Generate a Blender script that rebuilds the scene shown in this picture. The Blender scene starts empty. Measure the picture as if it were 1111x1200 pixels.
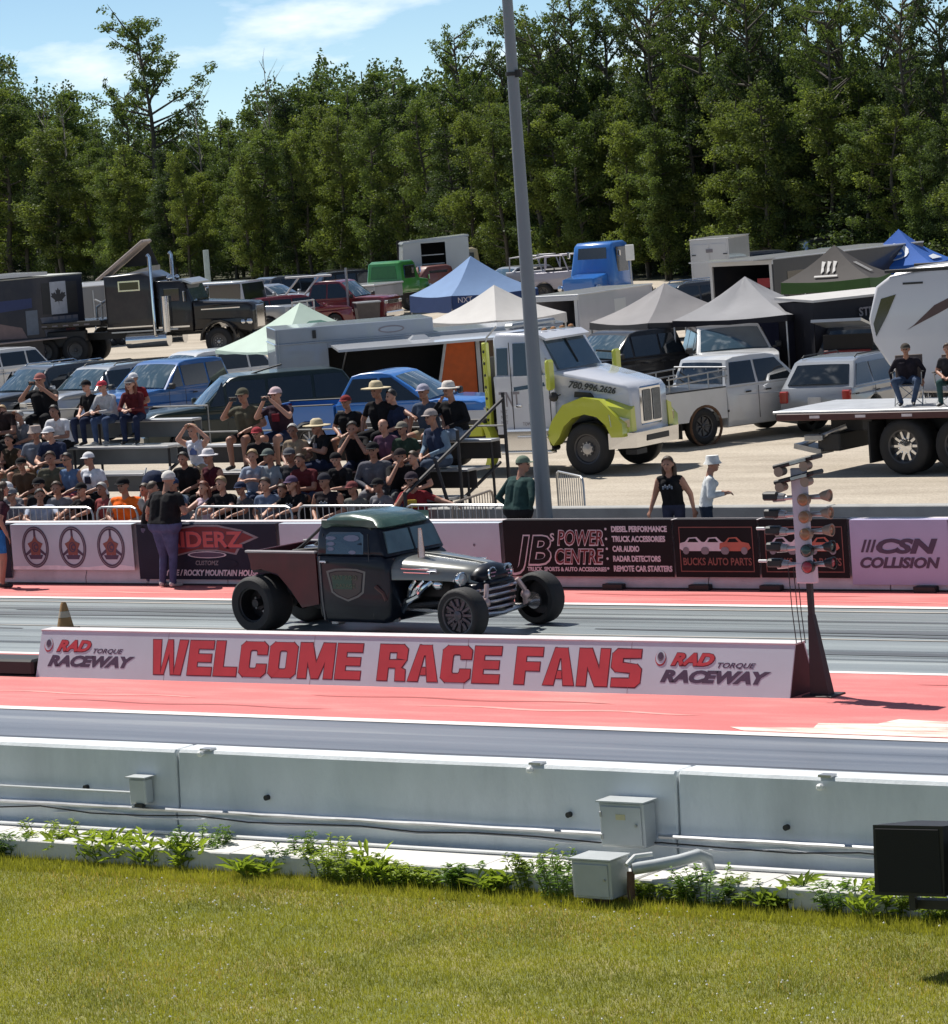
import bpy, bmesh, math, random
import numpy as np
from mathutils import Vector, Matrix
from mathutils.geometry import tessellate_polygon

SC = bpy.context.scene
COL = SC.collection
rad = math.radians

# ------------------------------------------------------------------ camera
# world: +X runs along the drag strip (to the right), +Y across it, away from
# the grandstand the photograph was taken from.
FOCAL, CAM_H = 4290.0, 6.5
YAW, PITCH, ROLL = rad(35.5), rad(5.52), rad(4.25)
def _basis():
    f = Vector((-math.sin(YAW)*math.cos(PITCH), math.cos(YAW)*math.cos(PITCH), -math.sin(PITCH)))
    r = Vector((math.cos(YAW), math.sin(YAW), 0)); u = r.cross(f)
    c, s = math.cos(ROLL), math.sin(ROLL)
    return c*r - s*u, s*r + c*u, f
CR, CU, CF = _basis()
cam_data = bpy.data.cameras.new('camera'); cam = bpy.data.objects.new('camera', cam_data); COL.objects.link(cam)
cam.matrix_world = Matrix(((CR.x, CU.x, -CF.x, 0), (CR.y, CU.y, -CF.y, 0), (CR.z, CU.z, -CF.z, CAM_H), (0, 0, 0, 1)))
cam_data.sensor_fit = 'HORIZONTAL'; cam_data.sensor_width = 36.0
cam_data.lens = 36.0*FOCAL/1111.0
cam_data.clip_start = 1.0; cam_data.clip_end = 3000.0
SC.camera = cam

# ------------------------------------------------------------------ light
SUN_EL = rad(58); SUN_DIR = Vector((-0.955, 0.29, 0)).normalized()
world = bpy.data.worlds.new('World'); SC.world = world; world.use_nodes = True
nt = world.node_tree; nt.nodes.clear()
w_out = nt.nodes.new('ShaderNodeOutputWorld'); w_bg = nt.nodes.new('ShaderNodeBackground')
w_sky = nt.nodes.new('ShaderNodeTexSky'); w_sky.sky_type = 'NISHITA'; w_sky.sun_disc = False
w_sky.sun_elevation = SUN_EL; w_sky.sun_rotation = math.atan2(SUN_DIR.x, SUN_DIR.y)
w_sky.air_density = .45; w_sky.dust_density = 0.0; w_sky.ozone_density = 3.0; w_sky.altitude = 600
w_tc = nt.nodes.new('ShaderNodeTexCoord'); w_map = nt.nodes.new('ShaderNodeMapping')
w_map.inputs['Scale'].default_value = (1, 1, 3.2)
w_n = nt.nodes.new('ShaderNodeTexNoise'); w_n.inputs['Scale'].default_value = 14; w_n.inputs['Detail'].default_value = 7
w_n.inputs['Roughness'].default_value = .55
w_r = nt.nodes.new('ShaderNodeValToRGB')
w_r.color_ramp.elements[0].position = .54; w_r.color_ramp.elements[0].color = (0, 0, 0, 1)
w_r.color_ramp.elements[1].position = .70; w_r.color_ramp.elements[1].color = (.85, .85, .85, 1)
w_mix = nt.nodes.new('ShaderNodeMix'); w_mix.data_type = 'RGBA'
w_mix.inputs['B'].default_value = (11.5, 12.0, 12.6, 1)
nt.links.new(w_tc.outputs['Generated'], w_map.inputs['Vector']); nt.links.new(w_map.outputs['Vector'], w_n.inputs['Vector'])
nt.links.new(w_n.outputs['Fac'], w_r.inputs['Fac']); nt.links.new(w_r.outputs['Color'], w_mix.inputs['Factor'])
w_t = nt.nodes.new('ShaderNodeMix'); w_t.data_type = 'RGBA'; w_t.blend_type = 'MULTIPLY'; w_t.inputs['Factor'].default_value = 1; w_t.inputs['B'].default_value = (1.22, 1.22, 1.08, 1)
nt.links.new(w_sky.outputs['Color'], w_t.inputs['A']); nt.links.new(w_t.outputs['Result'], w_mix.inputs['A']); nt.links.new(w_mix.outputs['Result'], w_bg.inputs['Color'])
w_bg.inputs['Strength'].default_value = 0.082
nt.links.new(w_bg.outputs['Background'], w_out.inputs['Surface'])
sun_d = bpy.data.lights.new('sun', 'SUN'); sun = bpy.data.objects.new('sun', sun_d); COL.objects.link(sun)
sun_d.energy = 5.0; sun_d.angle = rad(.53); sun_d.color = (1.0, .95, .88)
_toward = Vector((SUN_DIR.x*math.cos(SUN_EL), SUN_DIR.y*math.cos(SUN_EL), math.sin(SUN_EL)))
sun.rotation_euler = (-_toward).to_track_quat('-Z', 'Y').to_euler(); sun.location = _toward*60
SC.view_settings.view_transform = 'Standard'; SC.view_settings.look = 'None'
SC.view_settings.exposure = 0.34; SC.view_settings.gamma = 1.0; SC.view_settings.use_curve_mapping = False
SC.cycles.max_bounces = 6; SC.cycles.transparent_max_bounces = 8

# ------------------------------------------------------------------ surveying: photo pixel -> point on the ground / on a plane
def _ray(px, py): return CF + CR*((px-555.5)/FOCAL) - CU*((py-600)/FOCAL)
def G(px, py, z=0.0):
    d = _ray(px, py); t = (z-CAM_H)/d.z; return Vector((t*d.x, t*d.y, z))
def onY(px, py, Y):
    d = _ray(px, py); t = Y/d.y; return Vector((t*d.x, Y, CAM_H+t*d.z))
def pxs(p):      # pixels per metre at a point
    return FOCAL/((Vector(p)-Vector((0, 0, CAM_H))).dot(CF))

# ------------------------------------------------------------------ materials
def lin(r, g, b):
    f = lambda v: ((v/255)/12.92 if v/255 <= .04045 else (((v/255)+.055)/1.055)**2.4)
    return (f(r), f(g), f(b))
MATS = {}
def mat(name, col, rough=.6, metal=0.0, var=.10, scale=6.0, bump=0.0, bscale=60.0, coat=0.0, spec=.5, stretch=None, dirt=0.0, dirtcol=(.12, .10, .08), trans=0.0, alpha=1.0):
    if name in MATS: return MATS[name]
    m = bpy.data.materials.new(name); m.use_nodes = True; n = m.node_tree.nodes; L = m.node_tree.links
    p = n['Principled BSDF']; p.inputs['Roughness'].default_value = rough; p.inputs['Metallic'].default_value = metal
    p.inputs['Coat Weight'].default_value = coat; p.inputs['Coat Roughness'].default_value = .05
    p.inputs['Specular IOR Level'].default_value = spec
    tc = n.new('ShaderNodeTexCoord'); mp = n.new('ShaderNodeMapping'); L.new(tc.outputs['Object'], mp.inputs['Vector'])
    if stretch: mp.inputs['Scale'].default_value = stretch
    nz = n.new('ShaderNodeTexNoise'); nz.inputs['Scale'].default_value = scale; nz.inputs['Detail'].default_value = 5
    L.new(mp.outputs['Vector'], nz.inputs['Vector'])
    r = n.new('ShaderNodeValToRGB'); r.color_ramp.elements[0].position = .3; r.color_ramp.elements[1].position = .7
    c0 = tuple(max(0, c*(1-var)) for c in col); c1 = tuple(min(1, c*(1+var)) for c in col)
    r.color_ramp.elements[0].color = (*c0, 1); r.color_ramp.elements[1].color = (*c1, 1)
    L.new(nz.outputs['Fac'], r.inputs['Fac']); last = r.outputs['Color']
    if dirt > 0:
        n2 = n.new('ShaderNodeTexNoise'); n2.inputs['Scale'].default_value = scale*.37; n2.inputs['Detail'].default_value = 8
        n2.inputs['Roughness'].default_value = .7; L.new(mp.outputs['Vector'], n2.inputs['Vector'])
        r2 = n.new('ShaderNodeValToRGB'); r2.color_ramp.elements[0].position = .48; r2.color_ramp.elements[1].position = .72
        r2.color_ramp.elements[0].color = (0, 0, 0, 1); r2.color_ramp.elements[1].color = (dirt, dirt, dirt, 1)
        L.new(n2.outputs['Fac'], r2.inputs['Fac']); mx = n.new('ShaderNodeMix'); mx.data_type = 'RGBA'
        L.new(r2.outputs['Color'], mx.inputs['Factor']); L.new(last, mx.inputs['A']); mx.inputs['B'].default_value = (*dirtcol, 1); last = mx.outputs['Result']
    L.new(last, p.inputs['Base Color'])
    if bump > 0:
        n3 = n.new('ShaderNodeTexNoise'); n3.inputs['Scale'].default_value = bscale; n3.inputs['Detail'].default_value = 4
        L.new(mp.outputs['Vector'], n3.inputs['Vector']); b = n.new('ShaderNodeBump'); b.inputs['Strength'].default_value = bump; b.inputs['Distance'].default_value = .02
        L.new(n3.outputs['Fac'], b.inputs['Height']); L.new(b.outputs['Normal'], p.inputs['Normal'])
    if trans: p.inputs['Transmission Weight'].default_value = trans
    MATS[name] = m; return m
def leaf_mat(name, col, trans=.45, var=.35, spec=.35, tint=(1.5, 1.5, .7), nscale=1.1):
    if name in MATS: return MATS[name]
    m = bpy.data.materials.new(name); m.use_nodes = True; n = m.node_tree.nodes; L = m.node_tree.links
    n.clear(); out = n.new('ShaderNodeOutputMaterial'); d = n.new('ShaderNodeBsdfPrincipled'); t = n.new('ShaderNodeBsdfTranslucent'); mx = n.new('ShaderNodeMixShader')
    d.inputs['Roughness'].default_value = .5; d.inputs['Specular IOR Level'].default_value = spec
    g = n.new('ShaderNodeNewGeometry'); oi = n.new('ShaderNodeObjectInfo')
    nz = n.new('ShaderNodeTexNoise'); nz.inputs['Scale'].default_value = nscale; nz.inputs['Detail'].default_value = 4; L.new(g.outputs['Position'], nz.inputs['Vector'])
    w = n.new('ShaderNodeTexWhiteNoise'); w.noise_dimensions = '1D'; L.new(g.outputs['Random Per Island'], w.inputs['W'])
    a = n.new('ShaderNodeMath'); a.operation = 'MULTIPLY_ADD'; L.new(w.outputs['Value'], a.inputs[0]); a.inputs[1].default_value = .35; L.new(nz.outputs['Fac'], a.inputs[2])
    b = n.new('ShaderNodeMath'); b.operation = 'MULTIPLY_ADD'; L.new(oi.outputs['Random'], b.inputs[0]); b.inputs[1].default_value = .3; L.new(a.outputs[0], b.inputs[2])
    r = n.new('ShaderNodeValToRGB'); r.color_ramp.elements[0].position = .45; r.color_ramp.elements[1].position = 1.05
    r.color_ramp.elements[0].color = (col[0]*(1-var), col[1]*(1-var), col[2]*(1-var*.6), 1)
    r.color_ramp.elements[1].color = (col[0]*(1+var*1.6), col[1]*(1+var), col[2]*(1+var*.3), 1)
    L.new(b.outputs[0], r.inputs['Fac']); L.new(r.outputs['Color'], d.inputs['Base Color'])
    tm = n.new('ShaderNodeMix'); tm.data_type = 'RGBA'; tm.blend_type = 'MULTIPLY'; tm.inputs['Factor'].default_value = 1
    L.new(r.outputs['Color'], tm.inputs['A']); tm.inputs['B'].default_value = (*tint, 1); L.new(tm.outputs['Result'], t.inputs['Color'])
    mx.inputs['Fac'].default_value = trans; L.new(d.outputs[0], mx.inputs[1]); L.new(t.outputs[0], mx.inputs[2]); L.new(mx.outputs[0], out.inputs['Surface'])
    MATS[name] = m; return m
def glass(name='dark_glass', col=(.012, .016, .02), rough=.06, spec=.8):
    return mat(name, col, rough, 0, .1, 3, coat=.6, spec=spec)

# ------------------------------------------------------------------ mesh builder
class MB:
    def __init__(s): s.v = []; s.f = []; s.m = []; s.sm = []
    def add(s, vs, fs, mi=0, smooth=False, M=None):
        o = len(s.v)
        for p in vs:
            p = Vector(p); s.v.append(M @ p if M is not None else p)
        for f in fs: s.f.append(tuple(o+i for i in f)); s.m.append(mi); s.sm.append(smooth)
        return s
    def box(s, c, d, mi=0, rot=None, M=None, b=0.0):
        """centre, full size; b bevels the twelve edges"""
        hx, hy, hz = d[0]/2, d[1]/2, d[2]/2
        R = Matrix.Translation(Vector(c)) @ (rot.to_4x4() if rot is not None else Matrix.Identity(4))
        if M is not None: R = M @ R
        if b <= 0:
            vs = [(x, y, z) for x in (-hx, hx) for y in (-hy, hy) for z in (-hz, hz)]
            fs = [(0, 1, 3, 2), (4, 6, 7, 5), (0, 4, 5, 1), (2, 3, 7, 6), (0, 2, 6, 4), (1, 5, 7, 3)]
            return s.add(vs, fs, mi, False, R)
        b = min(b, hx*.9, hy*.9, hz*.9); vs = []; ix = {}
        for X in (-1, 1):
            for Y in (-1, 1):
                for Z in (-1, 1):
                    for a in range(3):
                        q = [X*(hx-b), Y*(hy-b), Z*(hz-b)]; q[a] = (X*hx, Y*hy, Z*hz)[a]
                        ix[(X, Y, Z, a)] = len(vs); vs.append(tuple(q))
        fs = []
        g = lambda X, Y, Z, a: ix[(X, Y, Z, a)]
        for a, S in ((0, -1), (0, 1), (1, -1), (1, 1), (2, -1), (2, 1)):
            cs = [(-1, -1), (1, -1), (1, 1), (-1, 1)]
            def key(u, w): return (S, u, w) if a == 0 else ((u, S, w) if a == 1 else (u, w, S))
            fs.append(tuple(g(*key(u, w), a) for u, w in cs))
        for a in range(3):
            o = [k for k in range(3) if k != a]
            for S1 in (-1, 1):
                for S2 in (-1, 1):
                    k0 = [0, 0, 0]; k1 = [0, 0, 0]; k0[a] = -1; k1[a] = 1
                    k0[o[0]] = k1[o[0]] = S1; k0[o[1]] = k1[o[1]] = S2
                    fs.append((g(*k0, o[0]), g(*k1, o[0]), g(*k1, o[1]), g(*k0, o[1])))
        for X in (-1, 1):
            for Y in (-1, 1):
                for Z in (-1, 1): fs.append((g(X, Y, Z, 0), g(X, Y, Z, 1), g(X, Y, Z, 2)))
        return s.add(vs, fs, mi, False, R)
    def hexa(s, p8, mi=0):
        """eight corners: bottom four then top four, same winding"""
        return s.add(p8, [(3, 2, 1, 0), (4, 5, 6, 7), (0, 1, 5, 4), (1, 2, 6, 5), (2, 3, 7, 6), (3, 0, 4, 7)], mi)
    def cyl(s, p0, p1, r0, r1=None, n=12, mi=0, caps=True, smooth=True):
        r1 = r0 if r1 is None else r1; p0 = Vector(p0); p1 = Vector(p1); d = (p1-p0)
        if d.length < 1e-6: return s
        d.normalize(); a = d.orthogonal().normalized(); c = d.cross(a)
        vs = []
        for p, r in ((p0, r0), (p1, r1)):
            for i in range(n):
                t = 2*math.pi*i/n; vs.append(p + a*(r*math.cos(t)) + c*(r*math.sin(t)))
        s.add(vs, [(i, (i+1) % n, n+(i+1) % n, n+i) for i in range(n)], mi, smooth)
        if caps: s.add(vs[:n], [tuple(range(n))[::-1]], mi); s.add(vs[n:], [tuple(range(n))], mi)
        return s
    def tube(s, pts, r, n=8, mi=0):
        pts = [Vector(p) for p in pts]; rings = []; up = None
        for i, p in enumerate(pts):
            d = (pts[min(i+1, len(pts)-1)]-pts[max(i-1, 0)]).normalized()
            a = d.orthogonal().normalized() if up is None else (up - d*up.dot(d)).normalized()
            up = a; c = d.cross(a); rr = r[i] if isinstance(r, (list, tuple)) else r
            rings.append([p + a*(rr*math.cos(2*math.pi*k/n)) + c*(rr*math.sin(2*math.pi*k/n)) for k in range(n)])
        vs = [v for rg in rings for v in rg]; fs = []
        for i in range(len(pts)-1):
            for k in range(n): fs.append((i*n+k, i*n+(k+1) % n, (i+1)*n+(k+1) % n, (i+1)*n+k))
        s.add(vs, fs, mi, True); s.add(rings[0], [tuple(range(n))[::-1]], mi); s.add(rings[-1], [tuple(range(n))], mi)
        return s
    def lathe(s, prof, c, axis='y', n=24, mi=0, M=None, smooth=True, sgn=1):
        """prof: (axial, radius) pairs revolved round an axis through c"""
        vs = []
        for a, r in prof:
            for k in range(n):
                t = 2*math.pi*k/n; u, w = r*math.cos(t), r*math.sin(t)
                q = {'y': (u, a*sgn, w), 'x': (a*sgn, u, w), 'z': (u, w, a*sgn)}[axis]
                vs.append((c[0]+q[0], c[1]+q[1], c[2]+q[2]))
        fs = [(i*n+k, i*n+(k+1) % n, (i+1)*n+(k+1) % n, (i+1)*n+k) for i in range(len(prof)-1) for k in range(n)]
        return s.add(vs, fs, mi, smooth, M)
    def ball(s, c, r, n=10, mi=0, sc=(1, 1, 1), M=None, half=False):
        vs = []; fs = []; rows = n//2; r0 = rows//2 if half else rows
        for i in range(r0+1):
            ph = math.pi*i/rows
            for k in range(n):
                t = 2*math.pi*k/n
                vs.append((c[0]+r*sc[0]*math.sin(ph)*math.cos(t), c[1]+r*sc[1]*math.sin(ph)*math.sin(t), c[2]+r*sc[2]*math.cos(ph)))
        for i in range(r0):
            for k in range(n): fs.append((i*n+k, (i+1)*n+k, (i+1)*n+(k+1) % n, i*n+(k+1) % n))
        return s.add(vs, fs, mi, True, M)
    def prism(s, poly, y0, y1, mi=0, plane='xz', M=None, bev=0.0):
        """polygon in a plane extruded along the third axis"""
        n = len(poly); T = {'xz': lambda a, b, y: (a, y, b), 'xy': lambda a, b, y: (a, b, y), 'yz': lambda a, b, y: (y, a, b)}[plane]
        tri = tessellate_polygon([[Vector((p[0], p[1], 0)) for p in poly]])
        vs = [T(p[0], p[1], y0) for p in poly]+[T(p[0], p[1], y1) for p in poly]
        fs = [tuple(t) for t in tri]+[tuple(n+i for i in t[::-1]) for t in tri]+[(i, (i+1) % n, n+(i+1) % n, n+i) for i in range(n)]
        return s.add(vs, fs, mi, False, M)
    def slab(s, out, W, bev=.05, mi=0, tap=None, smooth=True, seg=.22):
        """a side outline (x,z) swept across the width +-W with rounded shoulders; tap(x,z) scales the width"""
        P = []
        n = len(out)
        for i in range(n):
            a, b = out[i], out[(i+1) % n]; d = math.dist(a, b); k = max(1, int(d/seg))
            for j in range(k): P.append((a[0]+(b[0]-a[0])*j/k, a[1]+(b[1]-a[1])*j/k))
        n = len(P); A = sum(P[i][0]*P[(i+1) % n][1]-P[(i+1) % n][0]*P[i][1] for i in range(n))
        if A < 0: P.reverse()
        N = []
        for i in range(n):
            a, b, c = P[i-1], P[i], P[(i+1) % n]
            e1 = (b[0]-a[0], b[1]-a[1]); e2 = (c[0]-b[0], c[1]-b[1]); l1 = math.hypot(*e1) or 1; l2 = math.hypot(*e2) or 1
            nx = -(e1[1]/l1+e2[1]/l2); nz = (e1[0]/l1+e2[0]/l2); l = math.hypot(nx, nz) or 1; N.append((nx/l, nz/l))
        tap = tap or (lambda x, z: 1.0); vs = []
        prof = [(-1, 0), (-1, .35), (-1, 1)] if False else None
        rings = [(-W, bev), (-W+bev*.3, bev*.35), (-W+bev, 0), (W-bev, 0), (W-bev*.3, bev*.35), (W, bev)]
        for y, ins in rings:
            for (x, z), (nx, nz) in zip(P, N): vs.append((x+nx*ins, y*tap(x, z), z+nz*ins))
        fs = [(r*n+i, (r+1)*n+i, (r+1)*n+(i+1) % n, r*n+(i+1) % n) for r in range(len(rings)-1) for i in range(n)]
        s.add(vs, fs, mi, smooth)
        cap = [Vector((v[0], v[2], 0)) for v in vs[:n]]; tri = tessellate_polygon([cap])
        s.add(vs[:n], [tuple(t) for t in tri], mi, smooth); s.add(vs[-n:], [tuple(t)[::-1] for t in tri], mi, smooth)
        return s
    def build(s, name, mats, parent=None, ang=35, loc=None, fix=True):
        me = bpy.data.meshes.new(name); me.from_pydata([tuple(v) for v in s.v], [], s.f)
        mats = mats if isinstance(mats, (list, tuple)) else [mats]
        for m in mats: me.materials.append(m)
        me.polygons.foreach_set('material_index', s.m); me.polygons.foreach_set('use_smooth', s.sm)
        if fix and s.f:
            bm = bmesh.new(); bm.from_mesh(me); bmesh.ops.remove_doubles(bm, verts=bm.verts, dist=1e-5)
            bmesh.ops.recalc_face_normals(bm, faces=bm.faces); bm.to_mesh(me); bm.free()
        if ang: me.set_sharp_from_angle(angle=rad(ang))
        o = bpy.data.objects.new(name, me); COL.objects.link(o)
        if parent is not None: o.parent = parent
        if loc is not None: o.location = loc
        return o
def tag(o, label=None, cat=None, group=None, kind=None):
    if label: o['label'] = label
    if cat: o['category'] = cat
    if group: o['group'] = group
    if kind: o['kind'] = kind
    return o
def thing(name, label, cat, loc=(0, 0, 0), rz=0.0, group=None):
    o = bpy.data.objects.new(name, None); COL.objects.link(o); o.empty_display_size = .2
    o.location = loc; o.rotation_euler = (0, 0, rz); return tag(o, label, cat, group)
def head(a): return YAW + rad(a)       # heading measured from the picture's right, positive turning away
def put(o, px, py, a, ref=(0, 0), z=0.0):
    """stand a thing so that its local point ref meets the ground where the photo shows it"""
    p = G(px, py, z); h = head(a); c, s = math.cos(h), math.sin(h)
    o.location = (p.x-(c*ref[0]-s*ref[1]), p.y-(s*ref[0]+c*ref[1]), z); o.rotation_euler = (0, 0, h); return o
def copy_tree(o, parent=None, keep=False):
    c = o.copy(); COL.objects.link(c)
    if parent is not None: c.parent = parent
    for ch in list(o.children): copy_tree(ch, c)
    return c
def text(name, body, size, M, mats, parent, bold=0.0, shear=0.0, ext=.002, align='LEFT', sx=1.0, space=1.0, width=None):
    """flat lettering: local x reads rightwards, y is up, extruded ext"""
    cu = bpy.data.curves.new(name, 'FONT'); cu.body = body; cu.size = size; cu.offset = bold; cu.shear = shear; cu.extrude = ext
    cu.align_x = align; cu.space_character = space; cu.resolution_u = 3
    t = bpy.data.objects.new(name, cu); COL.objects.link(t); dg = bpy.context.evaluated_depsgraph_get(); dg.update()
    me = bpy.data.meshes.new_from_object(t.evaluated_get(dg)); bpy.data.objects.remove(t); bpy.data.curves.remove(cu)
    xs = [v.co.x for v in me.vertices]
    if width and xs:
        w = max(xs)-min(xs); k = width/w; x0 = min(xs) if align == 'LEFT' else 0
        for v in me.vertices: v.co.x = (v.co.x-x0)*k
    else:
        for v in me.vertices: v.co.x *= sx
    me.transform(M); me.materials.clear(); me.materials.append(mats)
    o = bpy.data.objects.new(name, me); COL.objects.link(o)
    if parent is not None: o.parent = parent
    return o
def face_frame(origin, xdir, up):
    x = Vector(xdir).normalized(); y = Vector(up).normalized(); z = x.cross(y)
    return Matrix(((x.x, y.x, z.x, origin[0]), (x.y, y.y, z.y, origin[1]), (x.z, y.z, z.z, origin[2]), (0, 0, 0, 1)))
R_ = random.Random(7)
def rnd(a, b): return R_.uniform(a, b)
# ================================================================== THE SETTING
def ground_mat(name, stops, streak=(1, 1, 1), scale=2.0, fine=40.0, bump=.2, rough=.8, fine_amt=.25, detail=8):
    m = bpy.data.materials.new(name); m.use_nodes = True; n = m.node_tree.nodes; L = m.node_tree.links; p = n['Principled BSDF']
    p.inputs['Roughness'].default_value = rough
    tc = n.new('ShaderNodeTexCoord'); mp = n.new('ShaderNodeMapping'); mp.inputs['Scale'].default_value = streak
    L.new(tc.outputs['Object'], mp.inputs['Vector'])
    a = n.new('ShaderNodeTexNoise'); a.inputs['Scale'].default_value = scale; a.inputs['Detail'].default_value = detail; a.inputs['Roughness'].default_value = .6
    L.new(mp.outputs['Vector'], a.inputs['Vector'])
    r = n.new('ShaderNodeValToRGB'); e = r.color_ramp.elements
    while len(e) < len(stops): e.new(.5)
    for k, (pos, c) in enumerate(stops): e[k].position = pos; e[k].color = (*c, 1)
    L.new(a.outputs['Fac'], r.inputs['Fac'])
    f = n.new('ShaderNodeTexNoise'); f.inputs['Scale'].default_value = fine; f.inputs['Detail'].default_value = 4; L.new(tc.outputs['Object'], f.inputs['Vector'])
    mr = n.new('ShaderNodeMapRange'); mr.inputs['From Min'].default_value = .3; mr.inputs['From Max'].default_value = .7
    mr.inputs['To Min'].default_value = 1-fine_amt; mr.inputs['To Max'].default_value = 1+fine_amt; L.new(f.outputs['Fac'], mr.inputs['Value'])
    mx = n.new('ShaderNodeMix'); mx.data_type = 'RGBA'; mx.blend_type = 'MULTIPLY'; mx.inputs['Factor'].default_value = 1
    L.new(r.outputs['Color'], mx.inputs['A']); L.new(mr.outputs['Result'], mx.inputs['B']); L.new(mx.outputs['Result'], p.inputs['Base Color'])
    if bump:
        b = n.new('ShaderNodeBump'); b.inputs['Strength'].default_value = bump; b.inputs['Distance'].default_value = .03
        L.new(f.outputs['Fac'], b.inputs['Height']); L.new(b.outputs['Normal'], p.inputs['Normal'])
    MATS[name] = m; return m
def sheet(name, x0, x1, y0, y1, z, m, nx=1):
    mb = MB(); k = nx
    for i in range(k):
        a = x0+(x1-x0)*i/k; b = x0+(x1-x0)*(i+1)/k
        mb.add([(a, y0, z), (b, y0, z), (b, y1, z), (a, y1, z)], [(0, 1, 2, 3)])
    return tag(mb.build(name, m, ang=0), kind='structure')
M_lot = ground_mat('lot_gravel', [(.30, (.29, .25, .195)), (.5, (.385, .335, .27)), (.7, (.46, .41, .335))], (.25, 1, 1), .8, 25, .3, .95, .22)
M_lawn = ground_mat('lawn_soil', [(.3, (.12, .145, .035)), (.5, (.18, .19, .05)), (.7, (.30, .26, .11))], (1, 1, 1), 1.2, 60, .4, .95, .3)
M_lane = ground_mat('lane_asphalt', [(.30, (.13, .15, .16)), (.45, (.215, .245, .255)), (.58, (.275, .31, .315)), (.72, (.42, .45, .44))], (.05, 2.4, 1), 1.0, 70, .15, .42, .10, 10)
M_lane2 = ground_mat('near_lane_asphalt', [(.28, (.065, .08, .105)), (.45, (.125, .145, .18)), (.6, (.18, .20, .235)), (.75, (.34, .36, .37))], (.05, 2.2, 1), 1.0, 70, .15, .42, .10, 10)
M_asph = ground_mat('service_asphalt', [(.3, (.05, .052, .055)), (.7, (.09, .09, .09))], (1, 1, 1), .7, 30, .2, .9, .15)
M_redp = ground_mat('red_paint', [(.25, (.50, .11, .11)), (.5, (.57, .15, .145)), (.68, (.64, .23, .21)), (.8, (.74, .40, .36))], (.35, 1.6, 1), 1.1, 45, .12, .7, .10, 10)
M_whp = ground_mat('white_paint', [(.3, (.62, .55, .53)), (.6, (.78, .75, .73))], (.6, 2, 1), 2, 60, .1, .7, .08)
M_worn = ground_mat('worn_white_paint', [(.3, (.62, .20, .17)), (.42, (.72, .42, .36)), (.5, (.80, .62, .54)), (.75, (.84, .72, .64))], (.55, 4.2, 1), 1.9, 60, .15, .75, .10, 8)
M_beige = ground_mat('faded_line', [(.35, (.24, .24, .23)), (.6, (.42, .39, .35))], (.2, 3, 1), 2, 60, .1, .8, .1)
sheet('ground', -420, 260, 26.5, 700, -.012, M_lot)
sheet('lawn', -420, 260, -60, 26.6, -.008, M_lawn)
sheet('track_lane', -240, 120, 26.6, 34.05, 0.0, M_lane2)
sheet('track_lane', -240, 120, 34.0, 45.3, -.004, M_lane)
sheet('service_road', -240, 120, 45.3, 48.55, -.002, M_asph)
sheet('red_painted_strip', -240, 120, 34.05, 38.1, .004, M_redp)
sheet('red_painted_strip', -240, 120, 43.5, 45.05, .004, M_redp)
sheet('painted_line', -240, 120, 33.86, 34.06, .008, M_whp)
sheet('painted_line', -240, 120, 38.02, 38.16, .008, M_whp)
sheet('painted_line', -240, 120, 43.33, 43.52, .008, M_whp)
sheet('faded_painted_line', -240, 120, 42.98, 43.06, .004, M_beige)
sheet('track_seam', -240, 120, 40.6, 40.66, .004, M_beige)
# worn white patch where the paint has been scrubbed, ragged outline
mb = MB(); pts = []
x = -20.9
while x < -14: pts.append((x, 34.10)); x += .5
up = [(-14, 35.35), (-15.5, 35.42), (-16.6, 35.3), (-17.4, 35.38), (-18.0, 35.15), (-18.5, 35.3), (-18.9, 35.02), (-19.5, 35.1), (-19.6, 34.78), (-20.3, 34.7), (-20.2, 34.42), (-21.2, 34.3)]
mb.prism(pts+up, .008, .009, plane='xy'); tag(mb.build('worn_paint_patch', M_worn, ang=0), kind='structure')

def rubber(name, y0, y1, x0=-240, x1=120):
    m = MATS.get('rubber_streak')
    if not m:
        m = ground_mat('rubber_streak', [(.3, (.03, .034, .04)), (.7, (.07, .075, .085))], (.05, 2, 1), 1.5, 60, 0, .38, .1); n = m.node_tree.nodes; L = m.node_tree.links; p = n['Principled BSDF']
        tc = n.new('ShaderNodeTexCoord'); mp = n.new('ShaderNodeMapping'); mp.inputs['Scale'].default_value = (.035, 3.5, 1); L.new(tc.outputs['Object'], mp.inputs['Vector'])
        q = n.new('ShaderNodeTexNoise'); q.inputs['Scale'].default_value = 1.3; q.inputs['Detail'].default_value = 9; q.inputs['Roughness'].default_value = .65; L.new(mp.outputs['Vector'], q.inputs['Vector'])
        r = n.new('ShaderNodeMapRange'); r.inputs['From Min'].default_value = .46; r.inputs['From Max'].default_value = .66; r.inputs['To Max'].default_value = .75; L.new(q.outputs['Fac'], r.inputs['Value']); L.new(r.outputs['Result'], p.inputs['Alpha'])
    return sheet(name, x0, x1, y0, y1, .003, m)
for y0, y1 in ((28.2, 29.5), (30.6, 32.2), (39.0, 39.9), (41.2, 42.6)): rubber('rubber_marks', y0, y1)
def tyre_mark(y, x0, x1, w=.22, z=.0036):
    mb = MB(); n = 24; vs = []
    for i in range(n+1):
        x = x0+(x1-x0)*i/n; c = y+.03*math.sin(i*.5+x0); h = w/2*(min(1, 4*min(i, n-i)/n)*.8+.2); vs += [(x, c-h, z), (x, c+h, z)]
    mb.add(vs, [(2*i, 2*i+2, 2*i+3, 2*i+1) for i in range(n)]); return tag(mb.build('tyre_mark', mat('tyre_mark_dark', (.09, .10, .11), .5, 0, .3, 3, stretch=(.1, 3, 1)), ang=0), kind='structure')
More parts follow.
